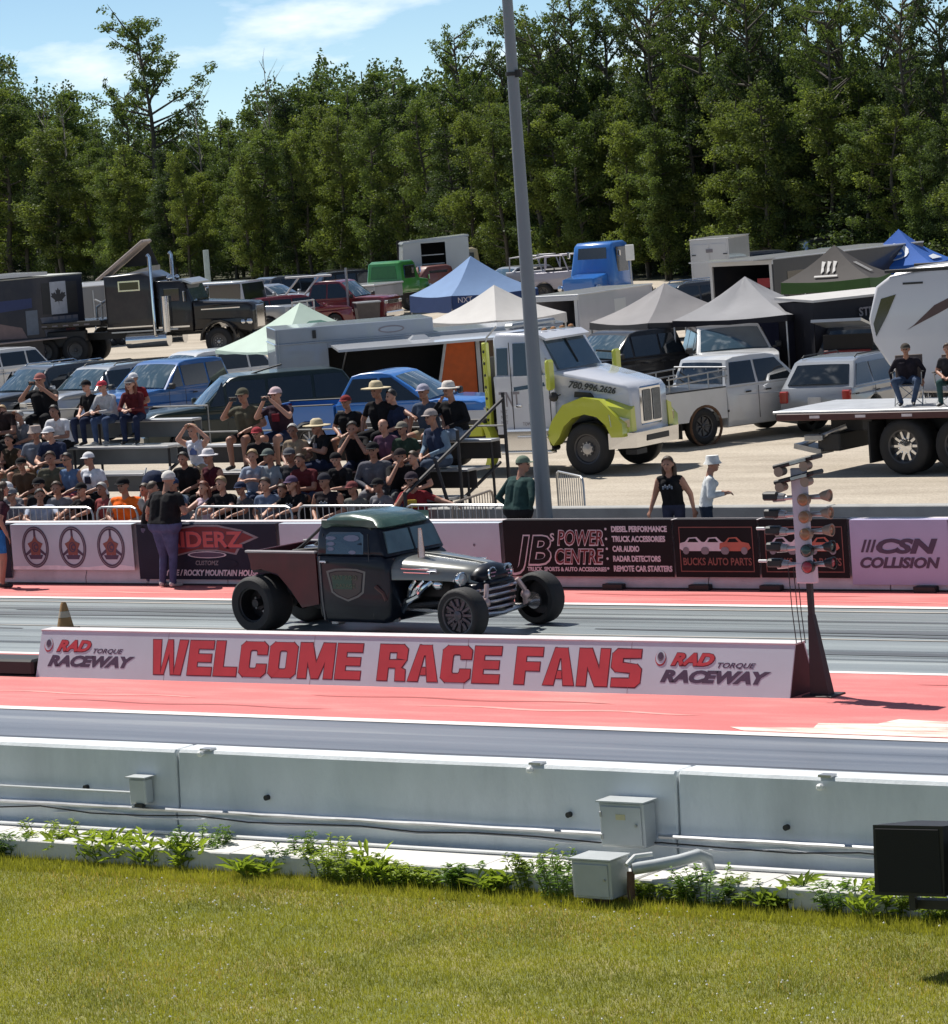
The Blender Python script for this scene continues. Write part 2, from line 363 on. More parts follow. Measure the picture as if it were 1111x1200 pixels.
def scuff(y, x0, x1, w, c, z=.0075):
    mb = MB(); n = 18; vs = []
    for i in range(n+1):
        x = x0+(x1-x0)*i/n; h = w/2*(math.sin(math.pi*i/n)**.5)*rnd(.5, 1)+.002; q = y+.05*math.sin(i*.7+x0); vs += [(x, q-h, z), (x, q+h, z)]
    mb.add(vs, [(2*i, 2*i+2, 2*i+3, 2*i+1) for i in range(n)]); return tag(mb.build('paint_scuff', mat('scuff_'+c[0], c[1], .75, 0, .2, 3, stretch=(.3, 2, 1)), ang=0), kind='structure')
DK = ('dark', (.40, .085, .08)); LT = ('light', (.74, .30, .27))
for y, x0, x1, w, c in ((35.1, -34, -29.5, .10, LT), (34.6, -31.5, -27, .07, DK), (35.5, -28, -23.5, .09, DK), (35.0, -26, -22, .12, LT), (37.4, -20.5, -15, .12, DK), (37.0, -19.5, -13, .08, LT), (36.5, -18.5, -14.5, .10, DK), (44.1, -41, -36, .10, LT), (44.4, -30, -25, .12, DK), (43.9, -28, -20, .09, LT), (34.4, -36, -32.5, .08, LT)): scuff(y, x0, x1, w, c)
for y, x0, x1 in ((40.35, -52, -37.2), (41.75, -48, -35), (39.5, -30, -14), (41.2, -27.5, -16), (42.2, -39, -30.5), (29.6, -30, -18), (31.1, -24, -10), (28.6, -27, -21), (40.9, -24, -12)): tyre_mark(y, x0, x1)
# -------------------------------------------------- near concrete guard wall
M_wall = mat('wall_concrete_paint', (.64, .68, .70), .75, 0, .10, 1.6, .25, 30, dirt=.5, dirtcol=(.36, .39, .40), stretch=(1, 1, .35))
M_foot = mat('footing_concrete', (.62, .61, .58), .8, 0, .10, 2.2, .3, 25, dirt=.35, dirtcol=(.36, .35, .33))
M_conc = mat('grey_concrete', (.33, .33, .32), .85, 0, .12, 2.5, .25, 30, dirt=.3)
M_dark = mat('black_paint', (.012, .012, .013), .5, 0, .1)
M_rub = mat('rubber', (.016, .016, .017), .75, 0, .2, 5, .2, 40)
M_steel = mat('galvanised_steel', (.40, .41, .42), .38, .8, .12, 9)
M_chrome = mat('chrome', (.72, .73, .75), .08, 1.0, .03, 3)
M_white = mat('white_plastic', (.72, .73, .72), .4, 0, .05)
M_cable = mat('cable_white', (.62, .63, .64), .5, 0, .1)
wallthing = thing('guard_wall', 'long light grey concrete guard wall with white top beside the near lane', 'wall', (0, 26.8, 0))
prof = [(.02, .17), (.0, .40), (.055, .44), (.085, .97), (.11, 1.0), (.37, 1.0), (.40, .97), (.44, .02), (-.04, .02), (-.04, .17)]
joints = [-34.9, -28.9, -22.93, -17.2, -11.4, -5.6]
for a, b in zip(joints[:-1], joints[1:]):
    mb = MB(); n = len(prof); xs = [a+.012, a+.03]+[a+.03+(b-a-.06)*i/8 for i in range(1, 8)]+[b-.03, b-.012]
    rings = []
    for k, x in enumerate(xs):
        ins = .012 if k in (0, len(xs)-1) else 0
        for (y, z) in prof: rings.append((x, y+(ins if y < .2 else -ins), z-(ins if z > .9 else 0)+(rnd(-.003, .003) if z > .2 else 0)))
    fs = [(k*n+i, k*n+(i+1) % n, (k+1)*n+(i+1) % n, (k+1)*n+i) for k in range(len(xs)-1) for i in range(n)]
    mb.add(rings, fs); mb.add(rings[:n], [tuple(range(n))]); mb.add(rings[-n:], [tuple(range(n))])
    mb.build('wall_segment', M_wall, wallthing, 20)
    # footing pieces with notches for drainage and lifting
    f = MB(); xx = a+.02; cut = a+1.25
    for (c0, c1) in ((a+1.2, a+1.5), (a+4.0, a+4.3)):
        f.box(((xx+c0)/2, -.36, .095), (c0-xx, .63, .19), b=.012); f.box(((c0+c1)/2, -.36, .145), (c1-c0+.002, .62, .085)); xx = c1
    f.box(((xx+b-.02)/2, -.36, .095), (b-.02-xx, .63, .19), b=.012)
    f.build('footing', M_foot, wallthing)
for (px, py) in ((100, 923), (312, 935), (666, 955), (921, 970)):
    p = onY(px, py, 26.83); mb = MB(); mb.cyl((p.x, p.y-26.8-.012, p.z), (p.x, p.y-26.8+.1, p.z), .026, n=14, mi=0)
    mb.build('lifting_hole', M_dark, wallthing)
for (px, py) in ((236, 883), (622, 902), (962, 922)):
    p = onY(px, py, 26.85); mb = MB(); mb.box((p.x, .035, p.z), (.06, .06, .055), b=.015); mb.box((p.x+.03, .12, 1.012), (.13, .1, .02), mi=1)
    mb.build('cable_clip', [M_white, M_steel], wallthing)
# conduit lying on the ledge, sagging cables, junction boxes
t = thing('conduit', 'thin grey conduit running along the ledge of the near guard wall', 'conduit', (0, 26.8, 0))
def cond(x0, x1, y, z, r, wob, name, m, par, step=.7, sag=0.0):
    pts = []; n = max(2, int((x1-x0)/step)*3)
    for i in range(n+1):
        x = x0+(x1-x0)*i/n; u = (x/step) % 1.0
        pts.append((x, y+rnd(-wob, wob), z-sag*4*u*(1-u)+rnd(-wob, wob)*.6))
    MB().tube(pts, r, 6).build(name, m, par)
cond(-34, -17.95, -.035, .425, .02, .004, 'conduit_pipe', M_steel, t)
cond(-17.35, -5.8, -.035, .43, .02, .004, 'conduit_pipe', M_steel, t)
t2 = thing('cable', 'loose dark and white cables sagging under the ledge of the near guard wall', 'cable', (0, 26.8, 0))
cond(-34, -6, -.03, .395, .008, .003, 'cable_strand', M_dark, t2, 1.9, .05)
cond(-24.5, -6, -.02, .385, .008, .003, 'cable_strand', M_cable, t2, 1.6, .06)
t3 = thing('water_pipe', 'white plastic pipe lying on the footing at the base of the near guard wall', 'pipe', (0, 26.8, 0))
cond(-34, -17.9, -.10, .215, .018, .004, 'pipe_run', M_white, t3, 3, 0)
cond(-17.0, -6, -.13, .215, .022, .004, 'pipe_run', M_white, t3, 3, 0)
M_jbox = mat('box_grey_paint', (.43, .46, .47), .5, .2, .08, 4, dirt=.15)
M_rust = mat('rusty_steel', (.16, .09, .055), .85, .3, .3, 9, .3)
t = thing('electrical_box', 'grey steel electrical box standing against the near guard wall above the pipe', 'electrical box', (-17.64, 26.72, 0))
mb = MB(); mb.box((0, 0, .545), (.47, .20, .40), b=.012); mb.build('case', M_jbox, t)
mb = MB(); mb.box((0, -.108, .54), (.42, .012, .345), b=.004); mb.build('door', M_jbox, t)
for z in (.44, .64): mb = MB(); mb.box((-.205, -.118, z), (.02, .02, .05), b=.004); mb.build('hinge', M_steel, t)
mb = MB(); mb.cyl((.16, -.112, .55), (.16, -.13, .55), .014, n=8); mb.build('latch', M_steel, t); mb = MB(); mb.box((0, -.116, .62), (.10, .003, .05)); mb.build('warning_label', mat('label_faded', (.45, .42, .25), .6), t)
mb = MB(); mb.box((0, 0, .753), (.50, .24, .014)); mb.build('lid', M_jbox, t)
t = thing('junction_box', 'low grey steel box on a stub post in the grass beside the footing', 'electrical box', (-17.45, 25.95, 0))
mb = MB(); mb.box((0, 0, .235), (.40, .30, .34), b=.01); mb.build('case', M_jbox, t)
mb = MB(); mb.box((0, -.156, .23), (.35, .01, .28), b=.003); mb.build('door', M_jbox, t); mb = MB(); mb.cyl((.14, -.158, .24), (.14, -.175, .24), .012, n=8); mb.build('latch', M_steel, t)
mb = MB(); mb.box((0.02, 0, .03), (.16, .12, .08)); mb.build('post', M_rust, t)
mb = MB(); mb.box((0, 0, .412), (.43, .33, .014)); mb.build('lid', M_jbox, t)
t = thing('wall_outlet_box', 'small grey outlet box mounted on the guard wall at the end of a straight conduit', 'outlet box', (-23.33, 26.78, 0))
mb = MB(); mb.box((0, 0, .60), (.21, .13, .25), b=.015); mb.build('case', M_jbox, t)
mb = MB(); mb.box((0, -.002, .74), (.25, .17, .012)); mb.build('lid', M_jbox, t)
mb = MB(); mb.box((.02, -.06, .465), (.10, .05, .03)); mb.build('socket', M_dark, t)
mb = MB(); mb.tube([(-9, .035, .57), (-5, .035, .57), (-.12, .03, .57)], .014, 6); mb.tube([(-.12, 0, .56), (-.13, -.02, .48), (-.09, -.03, .44)], .01, 6); mb.build('conduit_pipe', M_jbox, t)
t = thing('drain_pipe', 'fat grey elbow pipe with white fittings beside the low steel box', 'pipe', (-17.05, 26.2, 0))
mb = MB(); mb.tube([(-.12, -.18, .30), (.02, -.05, .31), (.18, .1, .33), (.30, .24, .36), (.33, .33, .31), (.33, .36, .2)], .055, 12); mb.build('elbow', M_jbox, t)
mb = MB(); mb.tube([(-.15, -.22, .34), (-.12, -.12, .40), (-.02, 0, .40)], .022, 8); mb.build('fitting', M_white, t)
mb = MB(); mb.tube([(-.12, -.2, .28), (-.12, -.22, .14), (-.10, -.24, .0)], .035, 8); mb.build('riser', M_rust, t)

# -------------------------------------------------- far service wall and light pole
t = thing('low_concrete_wall', 'low plain concrete wall between the spectator walkway and the gravel lot', 'wall', (0, 48.75, 0))
x = -64.0
while x < 10:
    mb = MB(); mb.box((x+1.49, 0, .395), (2.97, .28, .79), b=.015); mb.build('wall_segment', M_conc, t); x += 3.0
pole = thing('light_pole', 'tall tapered grey steel light pole rising out of the picture beside the white tow truck', 'light pole', (-32.52, 47.5, 0))
M_pole = mat('pole_grey', (.20, .225, .25), .5, .3, .06, 2, stretch=(1, 1, .2))
mb = MB(); mb.cyl((0, 0, .04), (0, 0, 13), .135, .062, 12, smooth=False); mb.build('shaft', M_pole, pole)
mb = MB(); mb.box((0, 0, .03), (.55, .55, .05), b=.01)
mb.build('base_plate', M_steel, pole)
mb = MB(); mb.cyl((0, 0, 7.72), (0, 0, 7.78), .115, n=12); mb.box((.13, -.02, 7.75), (.10, .06, .12)); mb.build('collar', M_dark, pole)
mb = MB(); mb.box((0, 0, 12.9), (1.8, .12, .12)); mb.build('crossarm', M_pole, pole)
for dx in (-.8, -.3, .3, .8):
    mb = MB(); mb.box((dx, -.15, 12.75), (.4, .35, .3), b=.05); mb.build('floodlight', M_steel, pole)

# -------------------------------------------------- foreground lawn
M_blade = leaf_mat('grass_blade', (.225, .26, .052), .35, .5, .15, (1.25, 1.3, .7), .75)
M_straw = leaf_mat('dry_grass', (.42, .34, .15), .3, .3)
M_clov = mat('clover_flower', (.75, .74, .66), .8)
def scatter_tris(name, n, xr, yr, hfun, wfun, m, tilt=.5, seed=1, mask=None):
    r = np.random.default_rng(seed); x = r.uniform(*xr, n); y = r.uniform(*yr, n)
    if mask is not None: k = mask(x, y, r); x = x[k]; y = y[k]
    n = len(x); h = hfun(x, y, r); w = wfun(x, y, r); a = r.uniform(0, 2*np.pi, n); t = r.normal(0, tilt, n); b = r.uniform(0, 2*np.pi, n)
    ex, ey = np.cos(a)*w/2, np.sin(a)*w/2
    V = np.empty((n, 3, 3)); z0 = -.006
    V[:, 0] = np.c_[x-ex, y-ey, np.full(n, z0)]; V[:, 1] = np.c_[x+ex, y+ey, np.full(n, z0)]
    V[:, 2] = np.c_[x+np.cos(b)*np.sin(t)*h, y+np.sin(b)*np.sin(t)*h, z0+np.abs(np.cos(t))*h]
    me = bpy.data.meshes.new(name); me.vertices.add(3*n); me.vertices.foreach_set('co', V.reshape(-1)); me.loops.add(3*n); me.polygons.add(n)
    me.loops.foreach_set('vertex_index', np.arange(3*n)); me.polygons.foreach_set('loop_start', np.arange(0, 3*n, 3)); me.update(calc_edges=True)
    me.materials.append(m); o = bpy.data.objects.new(name, me); COL.objects.link(o); return tag(o, kind='stuff')
GX = (-26.8, -10.5); GY = (18.8, 26.15)
inview = lambda x, y, r: (y > 20.3+.33*(x+20)) 
tag(scatter_tris('grass', 520000, GX, GY, lambda x, y, r: r.gamma(6, .0058, len(x)), lambda x, y, r: r.uniform(.005, .010, len(x)), M_blade, .75, 3, inview), 'short mown yellow green grass in front of the guard wall', 'grass')
def drymask(x, y, r):
    v = np.sin(x*1.3+1.7*np.sin(y*.9))+np.sin(y*2.1+x*.4)*.8+np.exp(-((y-25.3)/.5)**2)*1.2
    return (r.uniform(0, 1, len(x)) < np.clip(.06+.34*v, .02, .85)) & inview(x, y, r)
tag(scatter_tris('dry_grass', 95000, GX, GY, lambda x, y, r: r.gamma(6, .008, len(x)), lambda x, y, r: r.uniform(.005, .010, len(x)), M_straw, .9, 5, drymask), 'straw coloured dry blades mixed through the lawn', 'grass')
r = np.random.default_rng(9); mb = MB()
for i in range(1500):
    x = r.uniform(*GX); y = r.uniform(19.5, 25.8)
    if not (y > 20.3+.33*(x+20)) or (math.sin(x*1.1+y)+math.sin(y*1.7-x*.5)+r.uniform(-1.3, 1.3)) < .35: continue
    z = r.uniform(.035, .06); s = r.uniform(.007, .013)
    mb.add([(x-s, y, z), (x, y-s, z), (x+s, y, z), (x, y+s, z), (x, y, z+s), (x, y, z-s*.6)], [(0, 1, 4), (1, 2, 4), (2, 3, 4), (3, 0, 4), (1, 0, 5), (2, 1, 5), (3, 2, 5), (0, 3, 5)])
tag(mb.build('clover_flowers', M_clov, ang=0, fix=False), 'scattered small white clover flower heads in the lawn', 'flowers', kind='stuff')
# -------------------------------------------------- weeds along the footing
M_weed = leaf_mat('weed_leaf', (.17, .26, .045), .45, .4, .15, (1.3, 1.3, .7)); M_stem = mat('weed_stem', (.12, .16, .04), .7)
M_weed2 = leaf_mat('weed_leaf_dark', (.09, .18, .03), .4, .35)
def weed(kind, seed, h, sp):
    r = random.Random(seed); L = MB(); S = MB()
    h *= .88; sp *= 1.1
    n = 26 if kind == 'bush' else 14
    for i in range(n):
        a = r.uniform(0, 6.28); rr = sp*math.sqrt(r.uniform(0, 1)); bx, by = rr*.5*math.cos(a), rr*.4*math.sin(a)
        tx, ty, tz = rr*math.cos(a)*1.1, rr*.7*math.sin(a), h*r.uniform(.5, 1.05)
        pts = [Vector((bx, by, 0)), Vector(((bx+tx)/2, (by+ty)/2, tz*.6)), Vector((tx, ty, tz))]; S.tube(pts, [.006, .004, .002], 4)
        m = 26 if kind == 'bush' else 7
        for k in range(m):
            u = (k+1)/m; p = pts[0].lerp(pts[1], u*2) if u < .5 else pts[1].lerp(pts[2], u*2-1)
            b = r.uniform(0, 6.28); ln = r.uniform(.04, .09) if kind == 'bush' else r.uniform(.13, .26)
            wd = ln*(.42 if kind == 'bush' else .2); d = Vector((math.cos(b), math.sin(b)*.8, r.uniform(.0, .7) if kind == 'bush' else r.uniform(.3, 1.3))).normalized()
            s = d.cross(Vector((0, 0, 1))).normalized(); up = Vector((0, 0, -.25*ln)); q = p+d*ln*.5; e = p+d*ln+up
            L.add([p, q+s*wd/2, e, q-s*wd/2], [(0, 1, 2), (0, 2, 3)], 0)
    return L, S
WM = {}
weeds = [(20, 1003, 'bush', .25, .22), (60, 1000, 'bush', .38, .32), (85, 1003, 'leaf', .22, .2), (118, 1010, 'leaf', .26, .25), (150, 1010, 'leaf', .28, .25), (180, 1015, 'leaf', .24, .22), (235, 1015, 'bush', .42, .3), (215, 1018, 'leaf', .25, .2),
         (300, 1028, 'leaf', .14, .2), (348, 1022, 'bush', .42, .3), (385, 1028, 'bush', .40, .32), (415, 1034, 'bush', .3, .22), (440, 1036, 'leaf', .3, .2), (470, 1038, 'bush', .26, .25), (500, 1040, 'bush', .2, .22), (540, 1043, 'bush', .26, .22), (578, 1046, 'leaf', .16, .2),
         (625, 1046, 'bush', .40, .28), (655, 1050, 'bush', .42, .3), (765, 1055, 'bush', .2, .2), (800, 1058, 'bush', .22, .2), (830, 1060, 'bush', .36, .3), (868, 1062, 'bush', .26, .22), (940, 1062, 'leaf', .22, .12), (985, 1068, 'bush', .30, .26), (1020, 1072, 'leaf', .3, .3), (1050, 1072, 'bush', .28, .28), (1075, 1074, 'leaf', .28, .26), (905, 1064, 'leaf', .15, .2), (1100, 1078, 'bush', .3, .3)]
for i, (px, py, kind, h, sp) in enumerate(weeds):
    t = thing('weed_plant', ('bushy feathery green weed' if kind == 'bush' else 'broad leaved green weed')+' growing against the footing of the near guard wall', 'weed', G(px, py), rnd(0, 6), 'weeds along the foot of the near guard wall' if True else None)
    where = [(75, 'at the left edge'), (130, 'left of the small outlet box'), (195, 'below the small outlet box'), (260, 'below the wall joint'), (310, 'just right of the wall joint'), (425, 'in the long green clump'), (520, 'right of the long green clump'), (600, 'between the clump and the steel box'), (675, 'left of the low steel box'), (780, 'just right of the elbow pipe'), (850, 'a metre right of the elbow pipe'), (960, 'between the elbow pipe and the loudspeaker'), (1040, 'just left of the loudspeaker'), (9999, 'below the loudspeaker')]
    t['label'] = {'bush': 'bushy small leaved weed at the guard wall footing ', 'leaf': 'broad strap leaved weed at the footing '}[kind]+next(w for a, w in where if px < a)
    t['group'] = {'bush': 'bushy weeds along the near guard wall', 'leaf': 'broad leaved weeds along the near guard wall'}[kind]
    L, S = weed(kind, i, h, sp)
    L.build('leaves', M_weed if i % 3 else M_weed2 if kind == 'bush' else M_weed, t, 0, fix=False); S.build('stems', M_stem, t, 0, fix=False)
# grass tuft fringe at the footing
tag(scatter_tris('tall_grass_fringe', 26000, (-26.5, -11), (25.65, 26.14), lambda x, y, r: r.gamma(5, .012, len(x)), lambda x, y, r: r.uniform(.006, .012, len(x)), M_blade, .5, 12), 'taller uncut grass along the foot of the guard wall', 'grass')
# ================================================================== TRACK SIDE BARRIERS, SIGN, TREE
M_banw = mat('banner_lilac_white', (.47, .53, .60), .55, 0, .05, 2, dirt=.12, dirtcol=(.35, .3, .33))
M_bank = mat('banner_black', (.010, .0075, .009), .6, 0, .15, 3, spec=.2)
M_bann = mat('banner_navy', (.016, .018, .034), .6, 0, .15, 3, spec=.2)
M_banblue = mat('banner_blue', (.02, .04, .16), .5)
M_bar = mat('barrier_white_concrete', (.62, .57, .58), .7, 0, .08, 3, .2, 30, dirt=.3, dirtcol=(.32, .2, .2))
M_ink = mat('ink_purple_black', (.075, .045, .085), .6); M_inkr = mat('ink_red', (.36, .035, .045), .6); M_inkw = mat('ink_white', (.62, .56, .60), .6)
M_inkdr = mat('ink_dark_red', (.16, .018, .022), .6); M_inkbr = mat('ink_brown', (.22, .075, .06), .6); M_inkg = mat('ink_grey', (.22, .20, .22), .6); M_inko = mat('ink_orange', (.45, .12, .08), .6)
BY = 45.0
bar = thing('track_barrier', 'long white topped concrete barrier hung with advertising banners beyond the far lane', 'barrier', (0, BY, 0))
j = -58.0
while j < -10:
    mb = MB(); n = 3.0
    o = [(-.02, 0), (-.02, .12), (.05, .3), (.10, .985), (.11, 1.0), (.30, 1.0), (.31, .985), (.40, .3), (.46, .12), (.46, 0)]
    v = [(j+.01, y, z) for y, z in o]+[(j+n-.01, y, z) for y, z in o]; k = len(o)
    mb.add(v, [(i, (i+1) % k, k+(i+1) % k, k+i) for i in range(k)]+[tuple(range(k)), tuple(range(k, 2*k))[::-1]])
    mb.build('barrier_block', M_bar, bar); j += n
mb = MB(); mb.box((-33, .2, 1.008), (50, .24, .014)); mb.build('cap_strip', M_bar, bar)
def banner(x0, x1, z0, z1, m, label):
    """vinyl banner hung a little in front of the barrier; returns its object and a frame for lettering"""
    mb = MB(); n = max(2, int((x1-x0)/.4)); vs = []; y = -.052
    for i in range(n+1):
        x = x0+(x1-x0)*i/n
        vs += [(x, y-.012*math.sin(i*2.3)*0, z0), (x, y, (z0+z1)/2), (x, y+.0, z1)]
    fs = []
    for i in range(n):
        for k in range(2): a = i*3+k; fs.append((a, a+3, a+4, a+1))
    mb.add(vs, fs); 
    mb.add([(x0, y, z1), (x1, y, z1), (x1, y+.14, z1+.006), (x0, y+.14, z1+.006)], [(0, 1, 2, 3)])
    mb.add([(x0, y, z0), (x1, y, z0), (x1, y+.02, z0), (x0, y+.02, z0)], [(0, 1, 2, 3)])
    o = mb.build('banner', m, bar, 0, fix=False); o['label'] = label; return o
def T(par, s, x, z, size, m, y=-.0565, **k):
    return text('lettering', s, size, face_frame((x, y, z), (1, 0, 0), (0, 0, 1)), m, par, **k)
def flat(par, name, poly, m, y=-.056, th=.002):
    mb = MB(); mb.prism(poly, y-th, y); return mb.build(name, m, par, 0)
def ellipse(cx, cz, rx, rz, n=28, a0=0, a1=6.2832): return [(cx+rx*math.cos(a0+(a1-a0)*i/n), cz+rz*math.sin(a0+(a1-a0)*i/n)) for i in range(n)]
def ring(par, name, cx, cz, rx, rz, w, m, y=-.056, n=32):
    mb = MB(); vs = []; fs = []
    for i in range(n):
        a = 2*math.pi*i/n; c, s = math.cos(a), math.sin(a)
        vs += [(cx+rx*c, y-.002, cz+rz*s), (cx+(rx-w)*c, y-.002, cz+(rz-w)*s)]
    for i in range(n): a = 2*i; b = 2*((i+1) % n); fs.append((a, b, b+1, a+1))
    mb.add(vs, fs); return mb.build(name, m, par, 0, fix=False)
def frame(par, x0, x1, z0, z1, w, m, y=-.056):
    mb = MB()
    for (a, b, c, d) in ((x0, x1, z0, z0+w), (x0, x1, z1-w, z1), (x0, x0+w, z0+w, z1-w), (x1-w, x1, z0+w, z1-w)):
        mb.add([(a, y-.001, c), (b, y-.001, c), (b, y-.001, d), (a, y-.001, d)], [(0, 1, 2, 3)])
    return mb.build('border', m, par, 0, fix=False)
# blue banner at the left edge
b = banner(-44.6, -41.60, .10, 1.0, M_bann, 'navy banner at the left end of the barrier')
T(b, 'RACING', -43.6, .62, .26, M_inkw, shear=.2, bold=.006); T(b, 'SUPPLY', -43.6, .36, .2, M_inkw, shear=.2, bold=.004)
# three steering wheels
b = banner(-41.55, -38.9, .24, .995, M_banw, 'pale banner printed with three steering wheels')
for cx in (-41.05, -40.23, -39.40):
    cx += .03; cz = .62
    ring(b, 'wheel_rim', cx, cz, .295, .345, .06, M_ink)
    ring(b, 'wheel_grip', cx, cz, .275, .325, .014, M_inkg, y=-.0595)
    for a in (90, 205, 335):
        c, s = math.cos(rad(a)), math.sin(rad(a)); px_, pz = -s*.026, c*.03
        flat(b, 'spoke', [(cx+.09*c+px_, cz+.10*s+pz), (cx+.235*c+px_*.7, cz+.30*s+pz*.7), (cx+.235*c-px_*.7, cz+.30*s-pz*.7), (cx+.09*c-px_, cz+.10*s-pz)], M_ink)
    star = [(cx+(.175 if i % 2 == 0 else .11)*math.cos(rad(90+36*i)), cz+.0+(.19 if i % 2 == 0 else .125)*math.sin(rad(90+36*i))) for i in range(10)]
    flat(b, 'hub_star', star, M_inkbr, y=-.0575)
    flat(b, 'hub_lower', [(cx-.16, cz-.13), (cx+.16, cz-.13), (cx+.12, cz-.20), (cx-.12, cz-.20)], M_ink, y=-.058)
    ring(b, 'hub_ring', cx, cz, .075, .085, .02, M_ink, y=-.0605)
    T(b, 'C', cx-.036, cz-.045, .13, M_ink, y=-.0607, bold=.006)
flat(b, 'white_band', [(-41.55, .245), (-38.9, .245), (-38.9, .30), (-39.3, .345), (-39.9, .29), (-40.6, .32), (-41.55, .30)], mat('print_bright_white', (.72, .70, .74), .5), y=-.054)
# RIDERZ banner
b = banner(-38.8, -35.92, .10, .995, M_bann, 'dark navy banner with red riderz lettering')
cx = -37.35
flat(b, 'badge_backing', [(cx-1.0, .62), (cx-.62, .93), (cx-.2, .985), (cx+.25, .98), (cx+.75, .9), (cx+1.08, .78), (cx+.72, .66), (cx+.6, .5), (cx+.2, .56), (cx-.2, .56), (cx-.62, .48), (cx-.95, .56)], M_inkg)
flat(b, 'badge_field', [(cx-.94, .62), (cx-.59, .905), (cx-.2, .955), (cx+.25, .95), (cx+.73, .87), (cx+.98, .78), (cx+.68, .68), (cx+.57, .53), (cx+.2, .585), (cx-.2, .585), (cx-.59, .51), (cx-.88, .58)], M_inkdr, y=-.0585)
T(b, 'RIDERZ', cx-.82, .62, .36, M_ink, y=-.0612, bold=.018, width=1.6); T(b, 'RIDERZ', cx-.80, .63, .345, mat('ink_light_red', (.50, .09, .09), .6), y=-.0635, bold=.010, width=1.55)
flat(b, 'badge_ellipse', ellipse(cx+.0, .50, .40, .055), M_inkw, y=-.0605); flat(b, 'badge_ellipse', ellipse(cx+.0, .50, .36, .042), M_ink, y=-.0625)
flat(b, 'badge_lower', ellipse(cx, .36, .62, .10), M_bann, y=-.0582)
T(b, 'CUSTOMZ', cx-.26, .335, .10, M_inkg, y=-.0602, shear=.2, bold=.002); T(b, 'CYCLE / ROCKY MOUNTAIN HOUSE', cx-.98, .165, .13, M_inkw, shear=.25, bold=.005, width=2.0)
# plain pale stretch behind the hot rod
b = banner(-35.85, -31.62, .14, .995, M_banw, 'plain pale lilac panel behind the hot rod')
ring(b, 'grommet', -32.1, .66, .02, .02, .01, M_ink)
# JB's
b = banner(-31.55, -28.55, .19, 1.035, M_bank, 'black banner for a power centre')
T(b, 'JB', -31.43, .37, .62, M_inkw, bold=.024, shear=.22, width=.74); T(b, 'JB', -31.41, .385, .59, M_bank, y=-.060, bold=.008, shear=.22, width=.70)
T(b, 'S', -30.71, .72, .17, M_inkw, bold=.004, shear=.1)
for s, z, x0, w in (('POWER', .66, -30.58, .84), ('CENTRE', .38, -30.64, .88)):
    T(b, s, x0, z, .32, M_inkw, bold=.012, shear=.2, width=w); T(b, s, x0+.02, z+.01, .30, M_inkdr, y=-.060, bold=.001, shear=.2, width=w-.04)
T(b, 'TRUCK, SPORTS & AUTO ACCESSORIES', -31.15, .27, .085, M_inkw, bold=.003, width=1.42)
for k, s in enumerate(('DIESEL PERFORMANCE', 'TRUCK ACCESSORIES', 'CAR AUDIO', 'RADAR DETECTORS', 'REMOTE CAR STARTERS')):
    w = (.97, .93, .47, .83, 1.02)[k]; z = .86-.147*k
    T(b, s, -29.60, z, .115, M_inkw, bold=.005, width=w); flat(b, 'bullet', ellipse(-29.70, z+.04, .02, .02, 8), M_inkw)
# two BUCKS AUTO PARTS
for x0, x1 in ((-28.52, -27.10), (-27.07, -25.62)):
    b = banner(x0, x1, .19, 1.035, M_bank, 'black banner for an auto parts shop with hot rods drawn on it'); frame(b, x0+.09, x1-.08, .27, .93, .014, M_inkbr)
    c = (x0+x1)/2
    for k, (dx, m) in enumerate(((-.36, M_inkw), (-.02, M_inkw), (.32, M_inko))):
        X = c+dx-.0; z = .62
        flat(b, 'printed_car', [(X-.26, z-.01), (X-.25, z+.07), (X-.16, z+.09), (X-.10, z+.15), (X+.04, z+.16), (X+.12, z+.09), (X+.24, z+.07), (X+.27, z), (X+.2, z-.045), (X-.2, z-.045)], m, y=-.056-.0012*k)
        flat(b, 'printed_window', [(X-.12, z+.085), (X-.08, z+.135), (X+.02, z+.14), (X+.07, z+.085)], M_bank, y=-.0605-.0003*k)
        for wx in (-.15, .16): flat(b, 'printed_wheel', ellipse(X+wx, z-.04, .055, .055, 12), M_inkg, y=-.0612-.0012*k)
    T(b, 'BUCKS AUTO PARTS', x0+.14, .37, .15, M_inkbr, bold=.003, width=x1-x0-.26)
# CSN
b = banner(-25.58, -24.02, .10, 1.02, mat('banner_pink_lilac', (.42, .38, .54), .5, 0, .04, 2), 'lilac banner for a collision repair shop')
for k in range(3):
    x = -25.42+.075*k; flat(b, 'slash_mark', [(x, .56), (x+.04, .56), (x+.11, .74), (x+.07, .74)], M_ink)
T(b, 'CSN', -25.17, .555, .27, M_ink, bold=.014, shear=.25, width=.98); T(b, 'COLLISION', -25.44, .345, .20, M_ink, bold=.009, shear=.25, width=1.27)
b = banner(-24.0, -21.5, .10, 1.02, M_banblue, 'deep blue banner at the right edge')
T(b, 'AUTO', -23.5, .5, .4, M_inkw, bold=.01)
# small dark wedges and gaps under the banners
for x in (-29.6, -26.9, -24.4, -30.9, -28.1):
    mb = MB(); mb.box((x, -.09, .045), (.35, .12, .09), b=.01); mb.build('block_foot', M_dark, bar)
mb = MB(); mb.box((-33, -.035, .012), (50, .05, .03)); mb.build('base_strip', mat('base_dark', (.05, .03, .03), .9), bar)  # dark strip filling the base gap of the barrier

